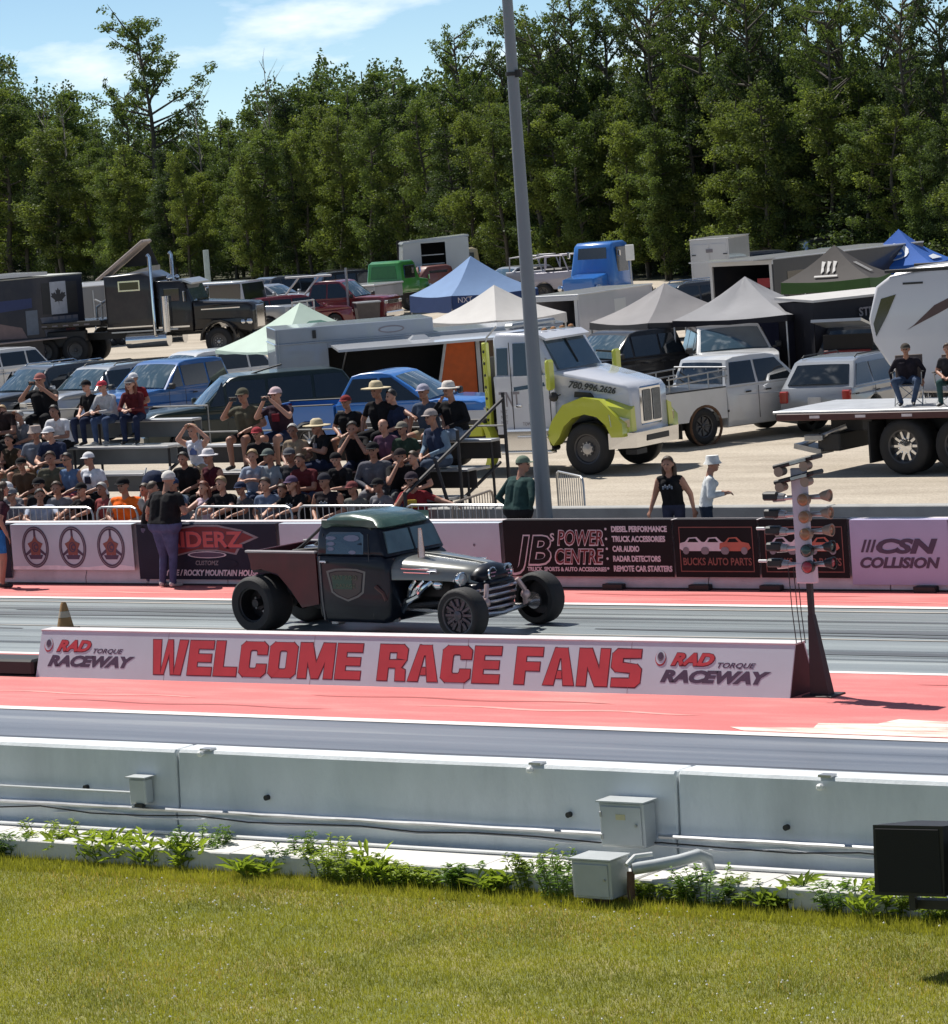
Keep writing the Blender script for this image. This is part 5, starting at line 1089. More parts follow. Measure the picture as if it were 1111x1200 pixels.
for s in (-1, 1):
    mb = MB()
    for k in range(3): mb.tube([(2.55+k*.16, s*.28, .72), (2.55+k*.16, s*.42, .74), (2.50+k*.13, s*.46, .66), (2.42+k*.08, s*.42, .54)], .036, 8)
    mb.tube([(2.62, s*.42, .56), (2.35, s*.40, .46), (2.2, s*.36, .30)], .05, 8); mb.build('header_pipe', M_chrome, hr)
    mb = MB(); mb.ball((2.98, s*.40, .70), .08, 12, sc=(1.3, .8, 1)); mb.build('chrome_cover', M_chrome, hr)
mb = MB(); mb.cyl((2.56, -.24, 1.00), (2.56, -.24, 1.44), .062, .028, 14); mb.cyl((2.56, -.24, 1.44), (2.56, -.24, 1.46), .028, .028, 14); mb.build('exhaust_stack', mat('stack_copper_chrome', (.60, .42, .38), .2, .75), hr)
# bed
BW = .62
for s in (-1, 1):
    mb = MB(); mb.prism([(-.22, 1.14), (.90, 1.14), (.90, .42), (.62, .36), (.46, .60), (.25, .84), (-.02, .90), (-.16, .88)], s*BW, s*(BW-.04)); mb.build('bed_side', P_bed, hr)
    mb = MB(); mb.box((.34, s*BW, 1.155), (1.16, .07, .035), b=.012); mb.build('bed_rail', mat('bed_rail_grey', (.28, .26, .27), .4), hr)
    mb = MB(); mb.tube([(.92, s*.40, 1.52), (.55, s*.42, 1.22), (.28, s*.44, 1.05)], .022, 6); mb.tube([(.92, s*.25, 1.42), (.50, s*.30, 1.1), (.35, s*.34, 1.0)], .02, 6); mb.tube([(.95, s*.5, 1.2), (.45, s*.5, 1.16)], .018, 6); mb.build('roll_brace', M_trim, hr)
mb = MB(); mb.box((-.20, 0, 1.02), (.04, 1.16, .26), b=.01); mb.build('tailgate', P_bed, hr)
mb = MB(); mb.box((.34, 0, .86), (1.1, 1.1, .04)); mb.box((.87, 0, 1.0), (.04, 1.14, .3)); mb.build('bed_floor', M_trim, hr)
mb = MB(); mb.box((.72, -.2, 1.15), (.3, .5, .14), b=.03); mb.build('fuel_cell', M_bare, hr)
# wheels
for s in (-1, 1):
    w = MB(); r = .405; wd = .50; yo = s*(.80-wd/2)
    w.lathe([(-wd/2, r*.5), (-wd/2, r*.86), (-wd/2+.03, r*.96), (-wd/2+.07, r), (wd/2-.07, r), (wd/2-.03, r*.965), (wd/2, r*.88), (wd/2-.01, r*.62), (wd/2-.04, r*.60)], (0, 0, 0), 'y', 40, 0, sgn=s); o = w.build('rear_slick', M_rub, hr, 45, loc=(0, yo, r))
    m = MB(); m.lathe([(wd/2-.04, r*.61), (wd/2-.05, r*.56), (wd/2-.24, r*.50), (wd/2-.24, .10), (wd/2-.20, .085), (wd/2-.20, .001)], (0, 0, 0), 'y', 28, 0, sgn=s)
    for k in range(5): a = 2*math.pi*k/5; m.cyl((.12*math.cos(a), s*(wd/2-.24), .12*math.sin(a)), (.12*math.cos(a), s*(wd/2-.22), .12*math.sin(a)), .018, n=6, mi=1)
    m.build('rim', [mat('rim_black', (.02, .02, .022), .35, .5), M_steel], o, 45)
    m = MB(); m.lathe([(wd/2-.20, .05), (wd/2-.14, .045), (wd/2-.13, .001)], (0, 0, 0), 'y', 16, sgn=s); m.build('hub_cap', M_steel, o)
    wf = wheel(hr, 3.42, s*.66, .365, .28, s, mat('front_rim_grey', (.075, .072, .085), .3, .7), 12, .74, 'front_wheel', dish=.03, hub=.2, lug=5)
    wf.location.y = s*.84
    m = MB(); m.lathe([(-.02, .12), (.02, .12), (.02, .02)], (3.42, s*.72, .345), 'y', 16, sgn=-s); m.build('brake_disc', M_bare, hr)
mb = MB(); mb.box((1.05, -.4, .155), (.12, .2, .10), b=.02); mb.tube([(1.1, -.45, .2), (1.9, -.45, .17), (2.2, -.42, .2)], .03, 6); mb.build('side_pipe', M_steel, hr)

def body_x(x):
    return -.15+(x+.22)*1.16 if x < .9 else (1.149+(x-.9) if x < 2.2 else 2.449+(x-2.2)*.93)
for o in hr.children:
    nm = o.name.split('.')[0]
    if nm in ('rear_slick', 'rear_axle', 'frame'): continue
    if nm == 'front_wheel': o.location.x = 3.95; continue
    front = nm in ('front_axle', 'brake_disc', 'shock', 'radius_rod')
    for q in [o]+list(o.children):
        for v in q.data.vertices: v.co.x = v.co.x+.53 if front and v.co.x > 3.0 else body_x(v.co.x)
hr.rotation_euler.z = rad(-4)
# ================================================================== TENTS AND TRAILERS IN THE LOT
def cloth(n, c, tr=.25):
    if n in MATS: return MATS[n]
    m = mat(n, c, .8, 0, .05, 2, .3, 5); p = m.node_tree.nodes['Principled BSDF']; L = m.node_tree.links; N = m.node_tree.nodes
    t = N.new('ShaderNodeBsdfTranslucent'); t.inputs['Color'].default_value = (*c, 1); mx = N.new('ShaderNodeMixShader'); mx.inputs['Fac'].default_value = tr
    o = [x for x in N if x.type == 'OUTPUT_MATERIAL'][0]; L.new(p.outputs[0], mx.inputs[1]); L.new(t.outputs[0], mx.inputs[2]); L.new(mx.outputs[0], o.inputs['Surface']); return m
def tent(label, px, py, a, w, peak, m, mv=None, eave=2.05, val=.28, extra=None, crumple=.0, walls=(), wm=None, seed=0):
    t = thing('canopy_tent', label, 'tent'); mv = mv or m; r = random.Random(seed); n = 6
    for k in range(4):
        R = Matrix.Rotation(k*math.pi/2, 4, 'Z'); mb = MB(); vs = []
        for i in range(n+1):
            v = i/n                                   # 0 eave 1 peak
            for j in range(n+1):
                u = (j/n-.5)*w*(1-v); y = -w/2*(1-v); s = math.sin(math.pi*v)*.10*(peak-eave); e = math.sin(math.pi*j/n)*.06*(1-v)
                vs.append((u, y, eave+(peak-eave)*v-s-e+(r.uniform(-1, 1)*crumple if 0 < j < n and 0 < i < n else 0)))
        mb.add(vs, [(i*(n+1)+j, i*(n+1)+j+1, (i+1)*(n+1)+j+1, (i+1)*(n+1)+j) for i in range(n) for j in range(n)], 0, True, R)
        mb.build('canopy_panel', m, t, 60, fix=False)
        mb = MB(); vs = []
        for j in range(n+1):
            u = (j/n-.5)*w; e = math.sin(math.pi*j/n)*.06; vs += [(u, -w/2-.004, eave-e), (u, -w/2-.02, eave-val-.02*(j % 2))]
        mb.add(vs, [(2*j, 2*j+1, 2*j+3, 2*j+2) for j in range(n)], 0, False, R); mb.build('valance', mv, t, 0, fix=False)
        if k in walls:
            mb = MB(); vs = []
            for j in range(n*2+1):
                u = (j/(2*n)-.5)*(w-.04); vs += [(u, -w/2+.03+.04*math.sin(j*1.9), eave-.1), (u, -w/2+.03+.06*math.sin(j*2.3), .03)]
            mb.add(vs, [(2*j, 2*j+1, 2*j+3, 2*j+2) for j in range(2*n)], 0, True, R); mb.build('side_wall', wm or mv, t, 60, fix=False)
    for sx in (-1, 1):
        for sy in (-1, 1): mb = MB(); mb.box((sx*(w/2-.03), sy*(w/2-.03), eave/2), (.035, .035, eave)); mb.box((sx*(w/2-.03), sy*(w/2-.03), .01), (.1, .1, .02)); mb.build('leg', M_steel, t)
    put(t, px, py, a)
    if extra: extra(t, w, peak, eave)
    return t
def roofmark(t, w, peak, eave, k, poly, m, lift=.02):
    """flat print on roof panel k, poly in (u across -.5...5, v up 0..1)"""
    lift *= .5; mb = MB(); vs = []
    for (u, v) in poly:
        s = math.sin(math.pi*v)*.10*(peak-eave); vs.append((u*w, -w/2*(1-v)-lift*.5, eave+(peak-eave)*v-s-math.sin(math.pi*(u+.5))*.06*(1-v)*0+lift))
    mb.add(vs, [tuple(range(len(vs)))], 0, False, Matrix.Rotation(k*math.pi/2, 4, 'Z')); return mb.build('roof_print', m, t, 0, fix=False)
tent('white canopy tent beside the light pole in front of the open cargo trailer', 588, 458, 44, 2.75, 2.95, cloth('canvas_white', (.62, .61, .60)), seed=1)
def ex_bt(t, w, p, e):
    for q in range(4): text('lettering', 'NXT', .26, face_frame((-w/2+.2, -w/2-.03, e-.25), (1, 0, 0), (0, 0, 1)), M_inkw, t) if q == 0 else None
tent('light blue canopy tent with a navy valance behind the white tent', 560, 414, 26, 3.2, 3.25, cloth('canvas_lightblue', (.20, .32, .55)), cloth('canvas_navy', (.03, .06, .17)), val=.55, seed=2, extra=ex_bt)
def ex_gt(t, w, p, e):
    roofmark(t, w, p, e, 0, [(.02+.17*math.cos(i*.628), .40+.26*math.sin(i*.628)) for i in range(10)], mat('tent_dark_green', (.05, .15, .12), .7))
tent('pale mint green canopy tent with a round dark roof patch on the left', 362, 490, 32, 3.4, 3.05, cloth('canvas_mint', (.55, .68, .60)), eave=1.95, val=.10, seed=3, extra=ex_gt)
M_gc = cloth('canvas_grey', (.34, .33, .34), .3)
tent('wrinkled pale grey canopy tent behind the dark pickup', 788, 466, 28, 2.9, 2.95, M_gc, cloth('canvas_dark', (.05, .05, .055)), val=.18, crumple=.035, seed=4)
tent('pale grey canopy tent with a black side wall above the white crew cab pickup', 882, 462, -22, 3.0, 3.0, cloth('canvas_silver', (.40, .40, .42), .3), cloth('canvas_black', (.012, .012, .018)), val=.16, crumple=.05, walls=(1, 2), wm=cloth('canvas_navyblack', (.008, .010, .025)), seed=5)
def ex_mt(t, w, p, e):
    m = mat('print_grey_white', (.42, .41, .40), .6)
    for dx in (-.085, -.02, .045):
        roofmark(t, w, p, e, 0, [(dx-.015, .62), (dx+.03, .60), (dx+.022, .45), (dx+.035, .33), (dx+.01, .24), (dx, .40)], m)
    roofmark(t, w, p, e, 0, [(-.14, .18), (.12, .18), (.12, .12), (-.14, .12)], m)
    for q in range(3): roofmark(t, w, p, e, 1, [(-.10+q*.05, .55), (-.07+q*.05, .55), (-.02+q*.05, .2), (-.05+q*.05, .2)], m)
tent('black canopy tent with a clawed emblem on its roof and a green valance', 985, 404, -20, 2.75, 3.05, cloth('canvas_charcoal', (.075, .068, .066)), cloth('canvas_green', (.06, .13, .04)), val=.35, seed=6, extra=ex_mt)
def ex_ft(t, w, p, e):
    mw = mat('print_white', (.62, .66, .72), .6); mb_ = mat('print_blue', (.03, .14, .48), .6)
    for sc, m, l in ((1, mw, .02), (.86, mb_, .03)): roofmark(t, w, p, e, 0, [(-.02+.21*sc*math.cos(i*.3927), .40+.27*sc*math.sin(i*.3927)) for i in range(16)], m, l)
    roofmark(t, w, p, e, 0, [(-.15, .36), (-.10, .52), (-.05, .40), (0, .50), (.05, .38), (.13, .48), (.10, .34), (.0, .30)], mw, .04)
    roofmark(t, w, p, e, 1, [(-.2, .10), (.25, .10), (.15, .26), (-.15, .22)], mw, .02)
tent('bright blue canopy tent with a white oval emblem at the edge of the trees', 1060, 381, -22, 2.7, 3.15, cloth('canvas_blue', (.025, .13, .50)), val=.3, seed=7, extra=ex_ft)
# black booth with white top
t = thing('vendor_booth', 'black walled vendor booth with a white top standing below the clawed black tent', 'booth')
M_bw = cloth('canvas_boothblack', (.018, .018, .026), .1)
for k, (a_, b_) in enumerate((((-1.6, -1.2), (1.6, -1.2)), ((1.6, -1.2), (1.6, .2)), ((1.6, .2), (-1.6, .2)), ((-1.6, .2), (-1.6, -1.2)))):
    mb = MB(); vs = []; n = 12
    for j in range(n+1):
        x = a_[0]+(b_[0]-a_[0])*j/n; y = a_[1]+(b_[1]-a_[1])*j/n; vs += [(x, y, 2.3), (x+.03*math.sin(j*2), y+.03*math.sin(j*2.2), .02)]
    mb.add(vs, [(2*j, 2*j+1, 2*j+3, 2*j+2) for j in range(n)], 0, True); mb.build('side_wall', M_bw, t, 60, fix=False)
mb = MB(); mb.hexa([(-1.65, -1.25, 2.30), (1.65, -1.25, 2.30), (1.65, .25, 2.38), (-1.65, .25, 2.38), (-1.65, -1.25, 2.36), (1.65, -1.25, 2.36), (1.65, .25, 2.44), (-1.65, .25, 2.44)]); mb.build('top', cloth('canvas_white', (.62, .61, .60)), t)
text('lettering', 'STEALTH', .3, face_frame((-.2, -1.27, 1.85), (1, 0, 0), (0, 0, 1)), M_inkg, t, bold=.008)
put(t, 960, 463, 34, ref=(-1.6, -1.2))

M_tr = paint('trailer_white', (.55, .56, .58), .3); M_trg = paint('trailer_grey', (.30, .34, .40), .35, dirt=.15); M_trk = paint('trailer_black', (.03, .033, .045), .3)
M_org = mat('orange_panel', (.75, .13, .01), .5, 0, .08); M_brn = mat('brown_panel', (.16, .10, .055), .6, 0, .15, 3)
def trailer(name, label, px, py, a, ref, L, Wd, z0, H, m, roofm=None, parts=None, wheels=((.45), (.58)), r=.36, cat='trailer'):
    """box from x 0..L, y 0..Wd (y=0 side faces the camera); shell of separate panels so doors can stand open"""
    t = thing(name, label, cat); roofm = roofm or m; th = .05; opens = parts.get('open', []) if parts else []
    def wall(x0, x1, side, mm, nm='wall_panel'):
        mb = MB()
        if side == 'n': mb.box(((x0+x1)/2, th/2, (z0+H)/2), (x1-x0, th, H-z0), b=.008)
        if side == 'f': mb.box(((x0+x1)/2, Wd-th/2, (z0+H)/2), (x1-x0, th, H-z0), b=.008)
        if side == 'l': mb.box((th/2, Wd/2, (z0+H)/2), (th, Wd-2*th-.002, H-z0), b=.008)
        if side == 'r': mb.box((L-th/2, Wd/2, (z0+H)/2), (th, Wd-2*th-.002, H-z0), b=.008)
        return mb.build(nm, mm, t)
    on = [o for o in opens if o[0] == 'n']
    if on:
        x0, x1, zo = on[0][1:]
        wall(0, x0, 'n', m); wall(x1, L, 'n', m) if x1 < L-.05 else None
        mb = MB(); mb.box(((x0+x1)/2, th/2, (zo+H)/2), (x1-x0-.004, th, H-zo)); mb.build('wall_panel', m, t)
        mb = MB(); mb.box(((x0+x1)/2, th/2, z0+.05), (x1-x0-.004, th, .1)); mb.build('door_sill', M_trim, t)
    else: wall(0, L, 'n', m)
    wall(0, L, 'f', m)
    if not [o for o in opens if o[0] == 'l']: wall(0, L, 'l', m)
    else:
        for y in (.05, Wd-.05): mb = MB(); mb.box((th/2, y if y > 1 else .10, (z0+H)/2), (th+.02, .10, H-z0)); mb.build('door_frame', roofm, t)
        mb = MB(); mb.box((-.02, Wd/2, H-.07), (.08, Wd, .13)); mb.build('door_header', roofm, t)
    wall(0, L, 'r', m)
    mb = MB(); mb.box((L/2, Wd/2, H+.02), (L+.04, Wd+.04, .05), b=.015); mb.build('roof', roofm, t)
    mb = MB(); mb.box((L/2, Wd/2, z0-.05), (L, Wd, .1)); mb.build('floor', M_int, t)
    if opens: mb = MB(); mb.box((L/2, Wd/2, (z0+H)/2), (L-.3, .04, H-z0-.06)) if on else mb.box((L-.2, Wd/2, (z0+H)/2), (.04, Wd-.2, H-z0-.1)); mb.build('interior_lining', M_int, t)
    for wx in wheels:
        for y, s in ((.12, -1), (Wd-.12, 1)): wheel(t, wx*L, y, r, .22, s, None, 6)
    mb = MB(); mb.box((L/2, -.012, z0+.02), (L, .03, .10), b=.008); mb.build('skirt_trim', M_steel, t)
    if parts and 'fn' in parts: parts['fn'](t)
    put(t, px, py, a, ref); return t
def fn_or(t):
    mb = MB(); mb.box((1.98, 1.15, 2.46), (3.94, 2.28, .38), b=.02); mb.build('raised_roof', M_trg, t)
    mb = MB(); mb.hexa([(1.35, .02, 2.14), (6.2, .02, 2.14), (6.2, .02, 2.18), (1.35, .02, 2.18), (1.35, -1.9, 2.06), (6.2, -1.9, 2.06), (6.2, -1.9, 2.12), (1.35, -1.9, 2.12)]); mb.build('lifted_awning_door', M_tr, t)
    for x in (1.6, 5.9): mb = MB(); mb.tube([(x, -.02, 1.5), (x, -1.4, 2.06)], .02, 6); mb.build('gas_strut', M_steel, t)
    mb = MB(); mb.hexa([(3.95, .03, .66), (4.95, .03, .66), (4.95, .07, .66), (3.95, .07, .66), (4.25, .03, 2.05), (4.95, .03, 2.05), (4.95, .07, 2.05), (4.25, .07, 2.05)]); mb.build('orange_panel', M_org, t)
    mb = MB(); mb.box((4.08, -.002, 1.35), (.07, .03, 1.42), rot=Matrix.Rotation(rad(12), 3, 'Y')); mb.build('panel_frame', M_steel, t)
    mb = MB(); mb.box((5.02, .0, 1.35), (.10, .04, 1.4)); mb.build('panel_frame', M_tr, t)
    mb = MB(); mb.box((5.50, .05, 1.35), (.80, .05, 1.38)); mb.build('brown_panel', M_brn, t)
    mb = MB(); mb.hexa([(3.2, -.8, 2.12), (3.8, -.8, 2.12), (3.8, -.3, 2.14), (3.2, -.3, 2.14), (3.35, -.7, 2.26), (3.65, -.7, 2.26), (3.65, -.4, 2.26), (3.35, -.4, 2.26)]); mb.build('roof_vent', M_tr, t)
    mb = MB(); mb.prism(ellipse(2.9, 2.44, .33, .09, 20), -.003, 0); mb.build('logo_oval', M_inkg, t, 0); mb = MB(); mb.prism(ellipse(2.9, 2.44, .28, .06, 20), -.006, -.003); mb.build('logo_oval', M_trg, t, 0)
    mb = MB(); mb.box((.98, -.01, 2.46), (.09, .03, .2)); mb.build('marker_lamp', M_trim, t); mb = MB(); mb.box((.08, -.012, 1.6), (.03, .02, 2.0)); mb.build('corner_trim', M_steel, t)
trailer('cargo_trailer', 'light grey trailer with its side door lifted over a dark opening and orange panel', 331, 512, 8, (0, 0), 7.2, 2.3, .55, 2.24, M_trg, M_trg, dict(open=[('n', 1.3, 6.3, 2.1)], fn=fn_or))
def fn_wt(t):
    mb = MB(); mb.box((2.6, -.004, 1.35), (.75, .012, 1.3), b=.004); mb.build('side_door', M_tr, t)
    mb = MB(); mb.hexa([(-.02, .08, .5), (-.02, 1.85, .5), (-1.7, 1.85, .05), (-1.7, .08, .05), (-.02, .08, .55), (-.02, 1.85, .55), (-1.7, 1.85, .1), (-1.7, .08, .1)]); mb.build('ramp_door', M_steel, t)
    mb = MB(); mb.box((1.0, .9, .9), (.8, .7, .7), b=.05); mb.build('stored_crate', M_brn, t)
trailer('cargo_trailer', 'white enclosed trailer with its dark rear end open behind the light pole', 684, 436, 60, (0, 0), 4.8, 1.7, .5, 2.25, paint('trailer_lilac', (.42, .42, .47), .4), M_tr, dict(open=[('l',)], fn=fn_wt))
def fn_tall(t):
    for y in (.45, 1.16): mb = MB(); mb.box((-.01, y, 1.45), (.02, .66, 1.75), b=.006); mb.build('rear_door', M_tr, t)
    for z in (.9, 1.9):
        for y in (.15, 1.45): mb = MB(); mb.box((-.03, y, z), (.03, .16, .04)); mb.build('hinge', M_trim, t)
    mb = MB(); mb.box((-.03, .8, 2.05), (.02, .28, .14)); mb.build('sign_plate', M_inkg, t)
trailer('cargo_trailer', 'narrow tall white box trailer showing its closed rear doors in front of the trees', 858, 352, 72, (0, 0), 3.6, 1.6, .45, 2.5, M_tr, M_tr, dict(fn=fn_tall))
def fn_blk(t):
    mb = MB(); mb.box((-.5, 1.2, 2.71), (1.2, 2.5, .04)); mb.build('awning', M_tr, t)
    mb = MB(); mb.box((1.6, -.004, 1.8), (1.8, .012, .9), b=.004); mb.build('side_window', M_glass, t)
    mb = MB(); mb.box((.8, 1.0, 1.9), (.02, .5, .3)); mb.build('red_sign', M_inkr, t)
    text('lettering', 'CLEARVIEW', .22, face_frame((2.9, -.008, 1.2), (1, 0, 0), (0, 0, 1)), M_inkg, t)
trailer('race_trailer', 'long black race trailer with an open rear end and thin white awning along its roof', 912, 404, 48, (0, 0), 8.2, 2.5, .55, 2.65, M_trk, M_tr, dict(open=[('l',)], fn=fn_blk))
def fn_flag(t):
    L = 10.0; y = -.004
    def F(poly, m, k=1, nm='flag_print'): mb = MB(); mb.prism([(L+x, z) for x, z in poly], y-.004*k, y-.004*(k-1)); mb.build(nm, m, t, 0)
    F([(-1.75, 1.9), (-.25, 1.9), (-.25, 3.05), (-1.75, 3.05)], mat('flag_dark', (.028, .028, .03), .5)); F([(-1.40, 1.88), (-.72, 1.88), (-.72, 3.08), (-1.40, 3.08)], mat('flag_white', (.42, .44, .50), .5), 2)
    leaf = [(0, -.38), (.02, -.17), (.22, -.20), (.19, -.12), (.40, .06), (.33, .09), (.37, .20), (.24, .18), (.21, .24), (.10, .13), (.13, .34), (.06, .30), (0, .42)]
    leaf = leaf+[(-x, z) for x, z in leaf[-2:0:-1]]; F([(-1.06+x*.82, 2.50+z*.85) for x, z in leaf], mat('flag_leaf', (.05, .05, .055), .5), 3, 'maple_leaf')
    F([(-6, 2.0), (-2.2, 2.2), (-2.2, 2.55), (-6, 2.5)], mat('print_deep_blue', (.015, .03, .12), .4)); F([(-1.7, 1.1), (-.3, 1.1), (-.3, 1.8), (-1.9, 1.8)], mat('print_slate', (.12, .13, .17), .5))
    F([(-5, 1.2), (-2.5, 1.1), (-2.7, 1.5), (-4, 1.8), (-5, 1.6)], mat('print_rose', (.20, .14, .14), .5), 2); F([(-2.5, 1.2), (-2.0, 1.2), (-2.0, 2.1), (-2.5, 2.1)], mat('print_pale', (.14, .17, .22), .5), 2)
    F([(-.85, 1.25), (-.45, 1.25), (-.45, 1.55), (-.85, 1.55)], mat('print_pink', (.30, .12, .14), .5), 2)
    for q in range(4): F([(-1.35+q*.28, 1.68), (-1.15+q*.28, 1.68), (-1.15+q*.28, 1.80), (-1.35+q*.28, 1.80)], M_inkg, 2)
    mb = MB(); mb.box((L-5.2, -.35, 1.02), (8, .6, .05), b=.01); mb.build('fold_out_shelf', mat('shelf_tan', (.36, .30, .28), .6), t)
    mb = MB(); mb.box((L/2-1, 1.2, 3.42), (L-1, 2.6, .12)); mb.build('roof_deck', M_tr, t)
trailer('race_trailer', 'black race trailer printed with a grey maple leaf flag at the left edge', 104, 424, 36, (10.0, 0), 10.0, 2.5, .22, 3.28, paint('trailer_slate', (.022, .025, .04), .35), mat('roof_offwhite', (.42, .43, .40), .6), dict(fn=fn_flag))
def fn_cont(t):
    for x in (.5, 1.5, 2.3): mb = MB(); mb.box((x, -.012, 1.5), (.05, .025, 1.6)); mb.build('rib', M_steel, t)
    mb = MB(); mb.hexa([(.0, 0, 2.46), (2.2, 0, 2.46), (2.2, 1.9, 2.46), (0, 1.9, 2.46), (.2, .2, 2.62), (2.0, .2, 2.62), (2.0, 1.7, 2.62), (.2, 1.7, 2.62)]); mb.build('roof_cap', M_tr, t)
trailer('cargo_trailer', 'plain grey enclosed trailer between the flag printed trailer and the black semi truck', 100, 408, 20, (0, 0), 2.7, 2.0, .9, 2.45, paint('trailer_midgrey', (.16, .17, .19), .5), M_tr, dict(fn=fn_cont))

# ---------------------------------------------------------------- black semi truck
s_ = thing('semi_truck', 'black long nose semi truck with a sleeper and tall chrome exhaust stack', 'truck')
P = paint('semi_black', (.014, .013, .015), .2)
hood = [(-1.0, .95), (-.62, .95)]+[(.62*math.cos(rad(q)), .60+.62*math.sin(rad(q))) for q in (150, 120, 90, 60, 30)]+[(1.2, .75), (1.28, .9), (1.26, 1.75), (1.1, 1.88), (-1.0, 2.05)]
mb = MB(); mb.slab(hood, .95, .10, 0, lambda x, z: 1-.18*max(0, x)/1.3, seg=.2); mb.build('hood', P, s_, 45)
cb = [(-2.35, .95), (-.98, .95), (-.98, 2.02), (-1.22, 2.72), (-1.4, 2.82), (-2.35, 2.86)]
mb = MB(); mb.slab(cb, 1.02, .06, 0, lambda x, z: 1-.06*max(0, z-2), seg=.3); mb.build('cab', P, s_, 40)
mb = MB(); mb.slab([(-4.3, 1.1), (-2.42, 1.1), (-2.42, 3.0), (-2.8, 3.22), (-4.3, 3.15)], 1.15, .10, 0, None, seg=.4); mb.build('sleeper', paint('semi_grey', (.022, .022, .026), .3), s_, 45)
mb = MB(); mb.hexa([(-.97, -.82, 2.10), (-.97, .82, 2.10), (-1.1, .82, 2.10), (-1.1, -.82, 2.10), (-1.19, -.78, 2.66), (-1.19, .78, 2.66), (-1.35, .78, 2.66), (-1.35, -.78, 2.66)]); mb.build('windscreen', M_glassb, s_, 0)
mb = MB(); mb.hexa([(-.95, -.95, 2.66), (-.95, .95, 2.66), (-1.3, .95, 2.80), (-1.3, -.95, 2.80), (-.93, -.95, 2.72), (-.93, .95, 2.72), (-1.3, .95, 2.88), (-1.3, -.95, 2.88)]); mb.build('sun_visor', mat('visor_silver', (.35, .38, .42), .3, .5), s_)
for sd in (-1, 1):
    mb = MB(); mb.box((-1.72, sd*1.0, 2.32), (.62, .05, .48), b=.02); mb.build('door_window', M_glass, s_)
    mb = MB(); mb.box((-3.3, sd*1.155, 2.75), (.75, .02, .28), b=.008); o_ = mb.build('sleeper_window', M_glass, s_)
    mb = MB(); mb.box((-3.3, sd*1.15, 2.75), (.85, .018, .38)); mb.build('window_frame', M_chrome, s_)
    mb = MB(); mb.tube([(-2.42, sd*1.15, .9), (-2.42, sd*1.15, 3.75), (-2.50, sd*1.15, 3.85)], .07, 10); mb.build('exhaust_stack', M_chrome, s_)
    mb = MB(); mb.cyl((-1.95, sd*1.12, 1.0), (-1.95, sd*1.12, 2.3), .17, n=14); mb.build('air_cleaner', M_chrome, s_)
    wheel(s_, 0, sd*.98, .52, .28, sd, M_rim, 0, .6, lug=8, dish=.02)
    wheel(s_, -5.6, sd*.95, .52, .5, sd, M_rimd, 0, .6, lug=8); wheel(s_, -6.8, sd*.95, .52, .5, sd, M_rimd, 0, .6, lug=8)
    mb = MB(); mb.cyl((-3.6, sd*.85, .75), (-2.0, sd*.85, .75), .30, n=16); mb.build('fuel_tank', M_chrome, s_)
    mb = MB(); mb.box((-2.8, sd*1.05, 1.08), (2.6, .3, .05)); mb.build('step_plate', M_steel, s_)
    mb = MB(); mb.ball((1.12, sd*.80, 1.18), .13, 10); mb.ball((.9, sd*.85, 1.18), .11, 10); mb.build('headlight', M_chrome, s_)
mb = MB(); mb.box((1.28, 0, 1.35), (.05, .85, .8), b=.02); mb.build('grille', M_chrome, s_)
for sd in (-1, 1):
    mb = MB(); mb.box((-3.36, sd*1.16, 1.25), (1.8, .02, .05)); mb.build('chrome_strip', M_chrome, s_); mb = MB(); mb.box((-1.7, sd*1.03, 1.15), (1.2, .03, .06)); mb.build('chrome_strip', M_chrome, s_)
    mb = MB(); mb.box((.1, sd*.93, 1.72), (1.5, .03, .04)); mb.build('chrome_strip', M_chrome, s_); mb = MB(); mb.box((-1.15, sd*1.25, 2.25), (.08, .2, .4), b=.03); mb.build('side_mirror', M_chrome, s_)
    mb = MB(); mb.prism([(.72*math.cos(rad(q)), .60+.72*math.sin(rad(q))) for q in range(0, 181, 20)]+[(.64*math.cos(rad(q)), .60+.64*math.sin(rad(q))) for q in range(180, -1, -20)], sd*.80, sd*1.12); mb.build('fender', P, s_, 50)
mb = MB(); mb.box((1.36, 0, .62), (.14, 2.1, .35), b=.04); mb.build('bumper', M_chrome, s_)
mb = MB(); mb.box((-4.2, 0, .95), (7.6, .8, .25)); mb.build('chassis', M_trim, s_)
mb = MB(); mb.box((-6.6, 0, 1.48), (4.2, 2.4, .22), b=.03); mb.build('deck', P, s_)
for q in range(9): mb = MB(); mb.box((-8.4+q*.42, -1.215, 1.46), (.22, .02, .05)); mb.build('reflector', M_inkg, s_)
mb = MB(); mb.box((-6.5, -.9, .95), (2.6, .3, .6), b=.04); mb.build('toolbox', M_trim, s_)
mb = MB(); mb.tube([(-4.6, -.7, 1.6), (-4.6, -.7, 2.2), (-5.0, -.3, 2.3)], .04, 6); mb.tube([(-5.2, .3, 1.6), (-5.2, .3, 2.0), (-4.6, .5, 2.4)], .05, 6); mb.build('pipework', M_steel, s_)
for q in (-1.05,): mb = MB(); mb.ball((-1.9, -.6, 2.93), .13, 10); mb.ball((-1.9, .2, 2.93), .10, 10); mb.build('horn', M_chrome, s_)
mb = MB(); mb.box((-1.0, -.6, 2.05), (.2, .15, .12), b=.03); mb.build('hood_lamp', M_chrome, s_)
put(s_, 258, 417, -16, ref=(0, -1.1))
